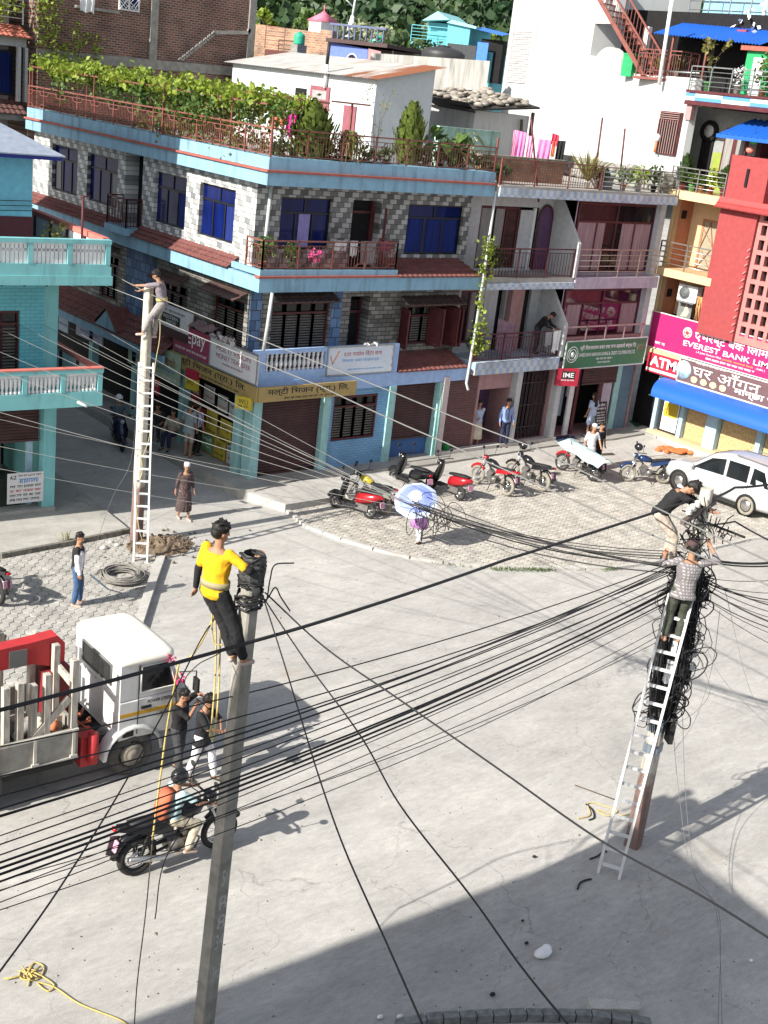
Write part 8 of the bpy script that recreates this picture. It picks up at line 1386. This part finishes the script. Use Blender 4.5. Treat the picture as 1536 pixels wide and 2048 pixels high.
o = item('scrap', 'heap of mixed scrap and rubble in the lorry load bed', 'scrap', (-2.0, .6, .95), b, mat('scrap_mix', (.22, .19, .16), .8, var=.8, scale=4)); o['kind'] = 'stuff'; b = MB(); b.ell((0, 0, 0), .5, .4, .2, 12, 7); item('rubber_sheet', 'dark grey crumpled sheet on the lorry load', 'sheet', (-2.3, .7, 1.1), b, mat('sheet_charcoal', (.05, .055, .06)))
for (x, y, z, lb) in ((.62, -.02, 2.14, 'pink and red garland flowers on the cab roof corner'), (.8, -.08, 1.7, 'pink flowers tied at the cab side window')):
    b = MB()
    for k in range(22): b.leaf((R.gauss(0, .05), R.gauss(0, .04), R.gauss(0, .05)), .07, R)
    item('flower_garland', lb, 'flowers', (x, y, z), b, mat('petal_hot', (.7, .05, .2), .7, var=.6, scale=12))
# ================================================================ PEOPLE
SKIN = mat('skin', (.34, .18, .11), .6, var=.08); HAIR = mat('hair_black', (.012, .010, .009), .6, var=.3, scale=20); EYE = mat('eye_dark', (.01, .008, .008), .3); LIP = mat('lip', (.25, .10, .08), .6)
def wearm(n_, c, **k): return mat('wear_' + n_, c, .9, var=k.pop('var', .15), scale=k.pop('scale', 9), bump=.5, **k)
WY = wearm('yellow', (.70, .38, .01)); WK = wearm('black', (.016, .016, .018)); WD = wearm('charcoal', (.05, .05, .055)); WG = wearm('grey_trousers', (.27, .25, .25)); WO = wearm('olive', (.055, .06, .045)); WW = wearm('white', (.66, .64, .66)); WB_ = wearm('denim', (.05, .10, .20)); WM_ = wearm('mauve_grey', (.20, .17, .19)); WS = wearm('sky_shirt', (.22, .30, .52)); WN = wearm('navy', (.02, .025, .06)); WT = wearm('mint', (.38, .52, .54)); WC = wearm('khaki', (.50, .44, .33)); WP = wearm('violet', (.50, .22, .56)); WR = wearm('wine', (.20, .02, .05)); WL = wearm('pale_blue', (.35, .42, .55)); WPK = wearm('beige', (.42, .36, .30)); WF = wearm('floral', (.09, .06, .06), var=.9, scale=30); SH = mat('shoe_dark', (.03, .028, .027), .6); SHL = mat('sandal_pale', (.45, .36, .32), .7)
WCK = bricks('wear_check', (.27, .26, .26), (.34, .325, .33), (.15, .135, .14), .05, .05, 'sum', .013, 0, .0, dirt=.1, bump=.0)
def cap2(b, a, ra, c, rc, n=9):
    """a limb: tapered tube with round ends"""
    a, c = V(a), V(c); d = (c - a); L = d.length
    if L < 1e-5: return
    d /= L; pts = []; rs = []
    for k in (-.98, -.7, -.3): pts.append(a + d * ra * k); rs.append(ra * math.sqrt(1 - k * k))
    for k in range(5): pts.append(a + d * L * k / 4); rs.append(ra + (rc - ra) * k / 4)
    for k in (.3, .7, .98): pts.append(c + d * rc * k); rs.append(rc * math.sqrt(1 - k * k))
    b.tube(pts, rs, n)
def ik(a, c, l1, l2, hint):
    a, c = V(a), V(c); d = c - a; L = min(d.length, (l1 + l2) * .995); u = d.normalized(); c = a + u * L; h = V(hint) - u * V(hint).dot(u); h = h.normalized() if h.length > 1e-4 else u.orthogonal(); x = (l1 * l1 - l2 * l2 + L * L) / (2 * L); return a + u * x + h * math.sqrt(max(l1 * l1 - x * x, 0)), c
def soft(name, b, m, par, vox, it=4):
    o = b.build(name, m, par); r = o.modifiers.new('r', 'REMESH'); r.mode = 'VOXEL'; r.voxel_size = vox; s_ = o.modifiers.new('s', 'SMOOTH'); s_.iterations = it; s_.factor = .5; 
    if name in ('shirt', 'trousers', 'skirt'): d_ = o.modifiers.new('d', 'DISPLACE'); d_.texture = FOLD; d_.strength = .022; d_.mid_level = .5
    SOFT.append(o); return o
FOLD = bpy.data.textures.new('folds', 'CLOUDS'); FOLD.noise_scale = .09; FOLD.noise_depth = 2
def person(label, P, az, top, bot, s=1.0, hip=(0, 0, .92), lean=(0, .03, 1), headv=(0, .12, 1), look=(0, 1, 0), lh=None, rh=None, lf=(-.1, 0, .07), rf=(.1, 0, .07), kh=(0, 1, .1), le=(-.6, -1, 0), re=(.6, -1, 0), sleeve=.5, leg='trousers', hair='short', shoe=SH, hem=.06, vox=.014, extra=None, sk=SKIN, twist=0, group=None):
    t = thing('person', label, 'person', tuple(P), math.radians(az - 90), group); t.scale = (s, s, s); H = V(hip); ln = V(lean).normalized(); X = V((math.cos(twist), math.sin(twist), 0)); F_ = ln.cross(X); Cc = H + ln * .32; S = H + ln * .47; Nk = S + (ln + V(headv)).normalized() * .07; hv = V(headv).normalized(); Hd = Nk + hv * .14
    sl, sr = S - X * .165, S + X * .165; hl, hr = H - X * .09, H + X * .09
    lh = V(lh) if lh else sl + V((-.09, .06, -.52)); rh = V(rh) if rh else sr + V((.09, .06, -.52))
    el, lh = ik(sl, lh, .285, .26, le); er, rh = ik(sr, rh, .285, .26, re); kl, lf = ik(hl, lf, .43, .42, kh); kr, rf = ik(hr, rf, .43, .42, kh)
    def torso(b, e, z0=-.02, z1=.5, top_=True):
        rings = []
        for q, wx, wy in ((-.08, .12, .09), (-.02, .16, .115), (.08, .155, .105), (.18, .14, .1), (.3, .165, .112), (.4, .175, .105), (.46, .15, .085), (.5, .08, .06)):
            if q < z0 - .001 or q > z1: continue
            c = H + ln * q; rings.append([c + X * ((wx + e) * math.cos(a)) + F_ * ((wy + e) * math.sin(a)) for a in [k * PI / 8 for k in range(16)]])
        b.loft(rings)
    Lk = V(look).normalized(); up = hv; Lk = (Lk - up * Lk.dot(up)).normalized(); Sd = Lk.cross(up); rot = M4(((Sd.x, Lk.x, up.x), (Sd.y, Lk.y, up.y), (Sd.z, Lk.z, up.z)))
    b = MB(); torso(b, 0, -.08); cap2(b, S - ln * .02, .06, Hd - hv * .05, .052); b.ell(Hd + hv * .02, .073, .092, .105, 12, 9, rot); b.ell(Hd + Lk * .03 - hv * .055, .052, .06, .055, 10, 7, rot); cap2(b, Hd + Lk * .088 + hv * .01, .011, Hd + Lk * .102 - hv * .018, .016, 6)
    for q in (-1, 1): b.ell(Hd + Sd * .075 * q - hv * .005, .012, .02, .03, 7, 5, rot)
    for a, e, h, ss in ((sl, el, lh, -1), (sr, er, rh, 1)):
        cap2(b, a, .052, e, .041); cap2(b, e, .041, h, .029); d = (h - e).normalized(); sd = (d.cross(V((0, 0, 1))) if abs(d.z) < .9 else V((0, 1, 0))); sd = (sd - d * sd.dot(d)).normalized(); nn = d.cross(sd); pm = h + d * .045; cap2(b, h, .027, pm + sd * .012, .025); cap2(b, h, .027, pm - sd * .014, .024)
        for k, (o_, L_) in enumerate(((-.03, .05), (-.01, .062), (.011, .058), (.031, .044))): p0 = pm + d * .025 + sd * o_; p1 = p0 + d * L_ * .6 - nn * .012; cap2(b, p0, .0095, p1, .009, 6); cap2(b, p1, .009, p1 + d * L_ * .4 - nn * .03, .008, 6)
        p0 = h + d * .02 - sd * .032; p1 = p0 + d * .03 - sd * .022; cap2(b, p0, .011, p1, .0095, 6); cap2(b, p1, .0095, p1 + d * .026 - nn * .008, .0085, 6)
    fd = []
    for a, k, f, ss in ((hl, kl, lf, -1), (hr, kr, rf, 1)):
        cap2(b, a, .088, k, .056); cap2(b, k, .056, f, .038); td = V((ss * .12, 1, -.12)).normalized() if abs((f - k).normalized().z) > .5 else V((0, .5, -.9)).normalized(); cap2(b, f - td * .03 - ZA * .03, .03, f + td * .13 - ZA * .042, .026); fd.append((f, td))
    soft('body', b, sk, t, vox * .72)
    b = MB(); torso(b, .022, -hem, .47)
    for a, e, h in ((sl, el, lh), (sr, er, rh)):
        cap2(b, a, .066, a.lerp(e, min(1, sleeve * 2) * .95), .054)
        if sleeve > .5: cap2(b, e, .054, e.lerp(h, min(1, (sleeve - .5) * 2) * .95), .042)
    if hem > .1:
        r0 = [H - ln * .0 + X * (.185 * math.cos(a)) + F_ * (.14 * math.sin(a)) for a in [k * PI / 8 for k in range(16)]]; r1 = [p - ZA * hem + (p - H) * .18 for p in r0]; b.loft([r0, r1])
    soft('shirt', b, top, t, vox)
    if leg in ('trousers', 'shorts'):
        b = MB(); torso(b, .014, -.08, .09)
        for a, k, f in ((hl, kl, lf), (hr, kr, rf)):
            cap2(b, a, .105, k, .078)
            if leg == 'trousers': cap2(b, k, .078, f + (k - f).normalized() * .05, .062)
        soft('trousers', b, bot, t, vox)
    else:
        m_ = (lf + rf) / 2; b = MB(); rings = []
        for q, r_ in ((.02, .16), (.3, .21), (.62, .235), (1, .25)):
            c = H.lerp(V((m_.x, m_.y, leg)), q); rings.append([c + X * (r_ * math.cos(a)) + F_ * (r_ * .8 * math.sin(a)) for a in [k * PI / 8 for k in range(16)]])
        b.loft(rings); soft('skirt', b, bot, t, vox)
    for f, td in fd:
        b = MB(); cap2(b, f - td * .035 - ZA * .045, .036, f + td * .15 - ZA * .05, .034); soft('shoe', b, shoe, t, vox * .9)
    b = MB()
    if hair in ('short', 'long', 'bun', 'bushy'):
        e = .02 if hair == 'bushy' else .01
        b.ell(Hd + hv * (.05 + e * .6) - Lk * .012, .076 + e, .088 + e, .074 + e, 12, 8, rot); b.ell(Hd - Lk * .045 + hv * .01, .068 + e * .6, .06 + e, .08, 10, 7, rot)
        for k in range(44):
            d = (Sd * RH.gauss(0, 1) + Lk * RH.gauss(-.25, 1) + hv * abs(RH.gauss(.5, .8))).normalized(); p = Hd + hv * (.045 + e * .5) + d * (.07 + e); cap2(b, p, .017, p + d * RH.uniform(0, .012 + e) + hv * RH.uniform(0, .02) - Lk * .008 + Sd * RH.gauss(0, .014), .009, 5)
        if hair == 'long': cap2(b, Hd - Lk * .06, .075, S - F_ * .1 - ln * .12, .09)
        if hair == 'bun': b.ell(Hd - Lk * .1 + hv * .06, .04)
        soft('hair', b, HAIR, t, vox * .7, 1)
    elif hair == 'helmet': b.ell(Hd + hv * .02, .125, .145, .135, 14, 9, rot); b.build('helmet', extra or BODY['black'], t); b = MB(); b.ell(Hd + Lk * .07 + hv * .01, .1, .085, .055, 12, 7, rot); b.build('visor', GLD, t); extra = None
    elif hair in ('cap', 'topi'):
        b.ell(Hd + hv * .03 - Lk * .02, .082, .098, .085, 12, 8, rot); soft('hair', b, HAIR, t, vox); b = MB(); b.ell(Hd + hv * .075, .088, .103, .07, 12, 8, rot)
        if hair == 'cap': b.cbox(Hd + hv * .06 + Lk * .12, Sd * .06, Lk * .05, hv * .006)
        else: b.lathe([(.092, 0), (.088, .08), (.06, .1)], Hd + hv * .05, 12, tuple(hv))
        b.build('cap', extra or WW, t); extra = None
    for q in (-1, 1): b = MB(); b.ell(Hd + Sd * .03 * q + Lk * .082 + hv * .018, .012, .008, .008, 7, 5, rot); b.build('eye', EYE, t)
    b = MB(); b.ell(Hd + Lk * .086 - hv * .055, .022, .008, .007, 7, 5, rot); b.build('mouth', LIP, t)
    if extra: extra(t, dict(H=H, S=S, X=X, F=F_, Hd=Hd, lh=lh, rh=rh, el=el, er=er, sl=sl, sr=sr, Nk=Nk, ln=ln))
    return t
RH = random.Random(8)
def part_(t, name, m, fn): b = MB(); fn(b); return b.build(name, m, t)
def belt_(m, r=.16): return lambda t, j: part_(t, 'belt', m, lambda b: b.loft([[j['H'] + j['ln'] * z + j['X'] * ((r + .028) * math.cos(a)) + j['F'] * ((r - .02) * math.sin(a)) for a in [k * PI / 8 for k in range(16)]] for z in (.06, .13)]))
def arms_black(t, j):
    for a, e, h in (('sl', 'el', 'lh'), ('sr', 'er', 'rh')): b = MB(); cap2(b, j[a].lerp(j[e], .62), .047, j[e], .049); cap2(b, j[e], .049, j[e].lerp(j[h], .92), .037); soft('arm_sleeve', b, WK, t, .012)
    belt_(mat('belt_tan', (.30, .26, .15), .7))(t, j)
zf = lambda P, z: V((P.x, P.y, z)); BACK = V((-RT.x, -RT.y, 0))
# the three linemen, the man on the ladder
person('man in a yellow T shirt with black arm sleeves standing on the nearest pole', zf(PFp + BACK * .12 - FW * .06, 5.30), 18, WY, WK, .98, hip=(-.13, -.06, .88), lean=(-.02, .05, 1), headv=(.03, .12, 1), look=(.5, 1, -.15), rh=(.2, .26, 1.27), lh=(-.42, -.05, .78), lf=(.12, .06, .08), rf=(.27, .08, .06), re=(.8, -.5, -.5), le=(-.8, -.6, .1), hair='bushy', sleeve=.4, shoe=SHL, hem=.1, vox=.012, extra=arms_black)
person('man in mauve T shirt and grey trousers on top of the street corner pole', zf(PLp - BACK * .2 - FW * .1, 5.3), 138, WM_, WG, .98, hip=(0, -.16, .9), lean=(0, .18, 1), headv=(0, .6, 1), look=(.1, 1, -.6), lh=(-.1, .62, 1.24), rh=(.12, .4, 1.12), lf=(-.12, .3, .06), rf=(.12, .02, .08), hair='bun', shoe=SHL, hem=.1, vox=.012, extra=belt_(ROPE))
person('man in a black jacket bending over the top of the right hand pole', zf(PRp + BACK * .47 + FW * .24, 5.05), -50, WK, WPK, .98, hip=(0, -.12, .8), lean=(.1, .6, 1), headv=(.1, 1, .5), look=(.2, 1, -.9), lh=(-.12, .62, .98), rh=(.22, .66, 1.02), lf=(-.12, .1, .06), rf=(.12, .2, .06), kh=(0, 1, .2), hair='bushy', sleeve=.9, shoe=SH, hem=.09, vox=.012, extra=lambda t, j: part_(t, 'shoulder_panel', WW, lambda b: cap2(b, j['sl'] - j['F'] * .03 + j['ln'] * .045, .04, j['sl'].lerp(j['el'], .5) - j['F'] * .02, .05)))
f_ = LADTf = LADT; rp_ = ((fr0 + fr1) / 2).lerp(tr, 4.02 / 4.75); person('man in a checked shirt and maroon cap working from the top of the long ladder', V((rp_.x - .06, rp_.y - .05, 4.02)), 42, WCK, WO, .98, hip=(.04, -.02, .88), lean=(.06, .10, 1), headv=(-.1, .15, 1), look=(-.35, 1, -.1), lh=(-.3, .3, 1.3), rh=(.36, .3, 1.55), le=(-1, -.2, -.6), re=(1, 0, -.3), lf=(-.1, .0, .06), rf=(.12, .04, .06), hair='cap', extra=wearm('cap_maroon', (.08, .045, .045)), sleeve=.75, shoe=SKIN, hem=.12, vox=.012)
# by the lorry and on the road
RP_ = g(345, 1690)
def pack(t, j): o = part_(t, 'backpack', mat('bag_orange', (.45, .12, .06), .8, var=.3), lambda b: b.loft([[j['S'] - j['ln'] * z - j['F'] * (.12 + d) + j['X'] * (w * math.cos(a)) + j['F'] * (.09 * math.sin(a)) for a in [k * PI / 8 for k in range(16)]] for z, w, d in ((-.02, .1, .03), (.06, .15, .06), (.3, .16, .09), (.48, .13, .06), (.5, .08, .05))]))
person('motorcycle rider in a mint shirt and khaki trousers with an orange backpack', (-11.2, -14.63, .02), -1.5, WT, WC, .98, hip=(0, -.12, .84), lean=(0, .2, 1), headv=(0, .1, 1), lh=(-.3, .42, 1.08), rh=(.3, .42, 1.08), lf=(-.2, .1, .3), rf=(.2, .1, .3), kh=(0, 1, .6), le=(-1, -.3, -.3), re=(1, -.3, -.3), hair='helmet', sleeve=.4, shoe=SHL, hem=.1, vox=.012, extra=None); pack(bpy.data.objects['person.004'], dict(S=V((0, -.03, 1.30)), ln=V((0, .2, 1)).normalized(), F=V((0, 1, -.2)).normalized(), X=XA))
person('young man all in black with a hand at his face by the lorry cab', g(352, 1545), -65, WK, WD, .97, lean=(.05, .06, 1), headv=(0, .3, 1), look=(-.2, 1, -.4), rh=(-.1, .24, 1.36), lh=(-.3, .3, 1.5), le=(-1, 0, .2), re=(1, .2, -.6), lf=(-.12, -.1, .07), rf=(.1, .12, .07), hair='short'); person('young man in a black shirt and white trousers walking beside the lorry', g(398, 1560), -60, WK, WW, .97, headv=(0, .35, 1), look=(0, 1, -.5), lh=(-.02, .34, 1.1), rh=(.05, .36, 1.12), re=(1, 0, -.2), le=(-1, 0, -.2), lf=(-.12, .24, .07), rf=(.12, -.2, .07), hair='bushy', hem=.16)
person('man in a black and white jacket and blue jeans standing on the pavers', zf(g(152, 1212), .03), -35, WK, WB_, 1.0, look=(.5, 1, -.1), lh=(-.28, .06, .82), rh=(.32, .1, .86), lf=(-.1, .06, .07), rf=(.1, -.04, .07), sleeve=.95, hem=.1, shoe=SHL, extra=lambda t, j: [part_(t, 'jacket_side', WW, lambda b, q=q: (cap2(b, j['S'] + j['X'] * q * .13 - j['ln'] * .12 + j['F'] * .05, .095, j['H'] + j['X'] * q * .14 + j['F'] * .05, .09), cap2(b, (j['sl'] if q < 0 else j['sr']).lerp(j['el'] if q < 0 else j['er'], .5), .064, (j['el'] if q < 0 else j['er']), .06), cap2(b, (j['el'] if q < 0 else j['er']), .06, (j['lh'] if q < 0 else j['rh']), .045))) for q in (-1, 1)])
cable('pale blue tube held by the man in jeans reaching to the pavers', [g(181, 1150, .8), g(216, 1178, .05)], .03, mat('tube_blue', (.3, .42, .5), .5), None, 0, 'tube', 2, 'tube')
person('woman in a dark floral dress and white cap walking out of the side street', g(366, 1038), -95, WF, WF, .93, look=(.3, 1, 0), lh=(-.26, .1, .82), rh=(.27, -.05, .84), lf=(-.08, .16, .07), rf=(.1, -.14, .07), leg=.28, sleeve=.8, hair='topi', extra=WW, shoe=SHL)
person('woman with a wine blouse and violet skirt under the blue umbrella', zf(g(834, 1086), .03), 20, WR, WW, .93, lh=(-.1, .2, 1.3), rh=(.24, .12, .9), le=(-1, 0, -.5), lf=(-.1, .2, .07), rf=(.12, -.2, .07), hair='long', extra=lambda t, j: part_(t, 'violet_skirt', WP, lambda b: b.loft([[V((rx * math.cos(a), -.02 + rx * .8 * math.sin(a), z)) for a in [k * PI / 8 for k in range(16)]] for z, rx in ((1.0, .17), (.8, .22), (.5, .27))])), sleeve=.7)
UM = gd(832, 1002, g(834, 1080) - FW * .75); t = thing('umbrella', 'blue umbrella with a pale rim carried across the plaza', 'umbrella', tuple(UM), 0, None, tuple((ZA * .8 - FW * .62 - RT * .15).to_track_quat('Z', 'Y').to_euler())); R0 = .6; b = MB(); UMB = mat('umbrella_blue', (.20, .26, .62), .6, var=.25, scale=4); UMW = mat('umbrella_rim', (.45, .52, .70), .6, var=.2)
for nm, m_, q0, q1 in (('canopy', UMB, 0, .78), ('rim', UMW, .78, 1.0), ('centre_patch', WW, .0, .3)):
    b = MB(); rows = []
    for q in [q0 + (q1 - q0) * k / 4 for k in range(5)]: rows.append([V((R0 * q * math.cos(a) * (1 - .05 * q * (k % 2)), R0 * q * math.sin(a) * (1 - .05 * q * (k % 2)), .3 * math.cos(q * 1.35) - .05 + (.006 if nm == 'centre_patch' else 0))) for k, a in enumerate([i * PI / 8 for i in range(16)])])
    b.loft(rows, cap=False, smooth=False); b.build(nm, m_, t)
b = MB(); b.tube([(0, 0, .34), (0, 0, -.55)], .012, 6)
for k in range(8): b.bar((0, 0, .24), (R0 * .97 * math.cos(k * PI / 4), R0 * .97 * math.sin(k * PI / 4), .0), .008)
b.build('shaft', STEEL, t)
person('man in a white shirt and white cap standing behind the covered motorcycle', zf(g(1172, 945), .05), -110, WW, WD, .97, look=(-.1, 1, -.1), lh=(-.3, .2, .95), hair='topi', extra=WW, sleeve=.45, hem=.14); person('woman in black walking behind the man with the white cap', zf(g(1188, 938), .05), -100, WK, WK, .95, hair='short', sleeve=.5, rh=(.25, .15, .8))
person('woman with long hair in a pale blue shirt and shorts at the shop door', g(1177, 872, .3), 88, WL, WL, .95, leg='shorts', hair='long', sleeve=.4, shoe=SHL, look=(-.3, 1, 0))
def tie(t, j): part_(t, 'tie', WN, lambda b: b.bar(j['Nk'] + j['F'] * .12 - j['ln'] * .05, j['H'] + j['F'] * .15 + j['ln'] * .1, .05, .012))
person('man in a pale blue shirt and dark tie standing before the passage', g(1004, 893, .3), -110, WS, WN, 1.0, sleeve=.95, extra=tie, hem=.02); person('person in pale top and beige skirt standing in the dark passage doorway', V((9.3, .3, .32)), -120, WL, WC, .95, lh=(.05, .22, 1.05), leg=.3, sleeve=.35, shoe=SHL)
person('man in dark clothes leaning over the first floor balcony railing', V((11.95, .62, 3.38)), -60, WK, WD, 1.0, lean=(0, .7, 1), headv=(.1, 1, .6), look=(.2, 1, -.6), lh=(-.15, .62, 1.0), rh=(.3, .6, 1.0), hair='short', sleeve=.95); cloth('laundry', 'striped pale cloth over the balcony railing by the leaning man', (12.1, -.0, 4.3), (12.5, -.0, 4.32), .75, CL['white']); cloth('laundry', 'grey patterned cloth on the balcony railing beside the leaning man', (11.7, .0, 4.28), (12.05, .0, 4.28), .5, CL['grey']); cloth('laundry', 'mauve sheet bundled on the left of the first floor balcony', (9.6, .3, 4.75), (10.5, .3, 4.5), 1.1, mat('cloth_mauve', (.22, .14, .18), .9, var=.3))
# the shaded street
person('scooter rider in a blue jacket and white helmet in the shaded street', (-1.68, 5.2, .02), -108, wearm('slate', (.10, .15, .19)), WN, .97, hip=(0, -.1, .82), lean=(0, .08, 1), lh=(-.28, .42, 1.05), rh=(.28, .42, 1.05), lf=(-.15, .25, .35), rf=(.15, .25, .35), kh=(0, 1, .6), hair='helmet', extra=WHITEP, sleeve=.9)
person('man in grey T shirt and pale shorts at the shop front, seen from behind', zf(gx(375, 905, -.75), .3), 20, wearm('ash', (.28, .34, .36)), WPK, 1.0, leg='shorts', sleeve=.45, hem=.16, shoe=SKIN); person('seated man in a pale shirt and blue trousers on the shop step', zf(gx(345, 875, -.7), .3), -150, WPK, WN, .97, hip=(0, 0, .48), lh=(-.15, .3, .6), rh=(.15, .3, .6), lf=(-.12, .42, .07), rf=(.12, .42, .07), sleeve=.5); person('person in a dark striped top crouching at the left of the shop step', zf(gx(318, 865, -.6), .3), -140, WD, WD, .97, hip=(0, 0, .5), lean=(0, .5, 1), lh=(-.1, .4, .5), rh=(.1, .4, .5), lf=(-.12, .35, .07), rf=(.12, .35, .07))
person('customer in a blue and white striped shirt at the shop counter', V((-.45, 2.55, .3)), 10, bricks('wear_stripe', (.5, .5, .55), (.5, .5, .55), (.06, .1, .25), .06, 9, 'yz', .015, 0, dirt=.1, bump=0), WK, .97, sleeve=.45)
# ================================================================ SMALL THINGS
t = thing('bucket', 'green plastic bucket on the sidewalk by the white pillar', 'bucket', tuple(g(889, 906, .3))); b = MB(); b.lathe([(.12, 0), (.16, .33), (.165, .33), (.15, .3)], n=14); b.build('shell', mat('bucket_green', (.02, .25, .08), .5), t); b = MB(); b.tube([(.16 * math.cos(a), 0, .33 + .1 * math.sin(a)) for a in [k * PI / 8 for k in range(9)]], .006, 4); b.build('handle', STEEL, t)
t = thing('bucket', 'blue plastic bucket inside the dark passage', 'bucket', (10.0, .9, .32)); b = MB(); b.lathe([(.13, 0), (.17, .36), (.175, .36), (.16, .33)], n=14); b.build('shell', mat('bucket_blue', (.02, .06, .25), .5), t)
def mat_on(name, label, pts, m, z=.304, cat='mat'): q = [g(*p, z) for p in pts]; c = sum(q, V()) / 4; b = MB(); b.prism([p - c for p in q], (0, 0, 0), (0, 0, .012)); o = b.build(name, m); o.location = c; tag(o, label, cat)
mat_on('door_mat', 'dark blue mat on the sidewalk before the shop step', ((1102, 873), (1140, 868), (1155, 878), (1117, 884)), mat('mat_blue', (.02, .035, .08), .9)); mat_on('door_mat', 'dark green mat at the alley beside the money machine', ((1258, 842), (1285, 836), (1300, 846), (1272, 854)), mat('mat_green', (.02, .08, .03), .9)); mat_on('manhole_cover', 'dark iron drain cover in the apron behind the covered motorcycle', ((1195, 901), (1218, 900), (1230, 910), (1205, 911)), mat('iron_brown', (.07, .05, .04), .8), .12, 'drain cover')
b = MB()
for k in range(26): p = V((R.gauss(0, .5), R.gauss(0, .2), .06)); b.ell(p, R.uniform(.1, .25), .12, R.uniform(.05, .1), 8, 5)
o = b.build('orange_netting', mat('net_orange', (.60, .16, .05), .85, var=.4, scale=14)); o.location = g(1352, 903, .06); o.rotation_euler = (0, 0, -.8); tag(o, 'crumpled orange net lying on the pavement beyond the car bonnet', 'net')
b = MB(); b.ell((0, 0, .06), .17, .1, .06, 9, 6); b.ell((.1, .03, .07), .09, .07, .06, 8, 5); o = b.build('plastic_bag', WH); o.location = g(1085, 1912); tag(o, 'white plastic bag lying in the shaded foreground of the road', 'bag')
for i, (px, py, s_) in enumerate(((1068, 1714, .04), (1045, 1842, .03), (1053, 1887, .04), (985, 1990, .05), (330, 1100, .09), (296, 1083, .08), (208, 1098, .12), (235, 1092, .1), (222, 1086, .08), (1502, 1922, .04), (1100, 2026, .05), (760, 2035, .05), (800, 2034, .05))):
    b = MB(); b.ell((0, 0, s_ * .3), s_, s_ * .7, s_ * .5, 7, 5); o = b.build('stone' if 4 <= i < 9 else 'litter', [M_SLAB, BLK, WH][0 if 4 <= i < 9 else 1 if i < 4 else 2]); o.location = g(px, py, .02); tag(o, 'pale stone by the dug earth at the left pole' if 4 <= i < 9 else 'small dark scrap of litter on the road' if i < 4 else 'small white scrap of litter near the bottom edge', 'stone' if 4 <= i < 9 else 'litter', 'stones by the pole' if 4 <= i < 9 else 'dark litter' if i < 4 else 'white litter')
t = thing('street_weed', 'small weed growing at the left sidewalk kerb', 'plant', tuple(g(132, 1088, .05))); b = MB()
for k in range(24): p = V((R.gauss(0, .12), R.gauss(0, .05), 0)); b.tube([p, p + V((R.gauss(0, .08), R.gauss(0, .08), R.uniform(.12, .35)))], .006, 3)
b.build('stems', LEAFD, t)
# ================================================================ apply the soft-surface modifiers once
bpy.context.view_layer.update()
dg = bpy.context.evaluated_depsgraph_get()
for o in SOFT:
    me = bpy.data.meshes.new_from_object(o.evaluated_get(dg)); me.name = o.name
    for p in me.polygons: p.use_smooth = True
    SOFTM.append((o, me))
for o, me in SOFTM:
    mm = list(o.data.materials); o.modifiers.clear(); o.data = me; me.materials.clear()
    for x in mm: me.materials.append(x)
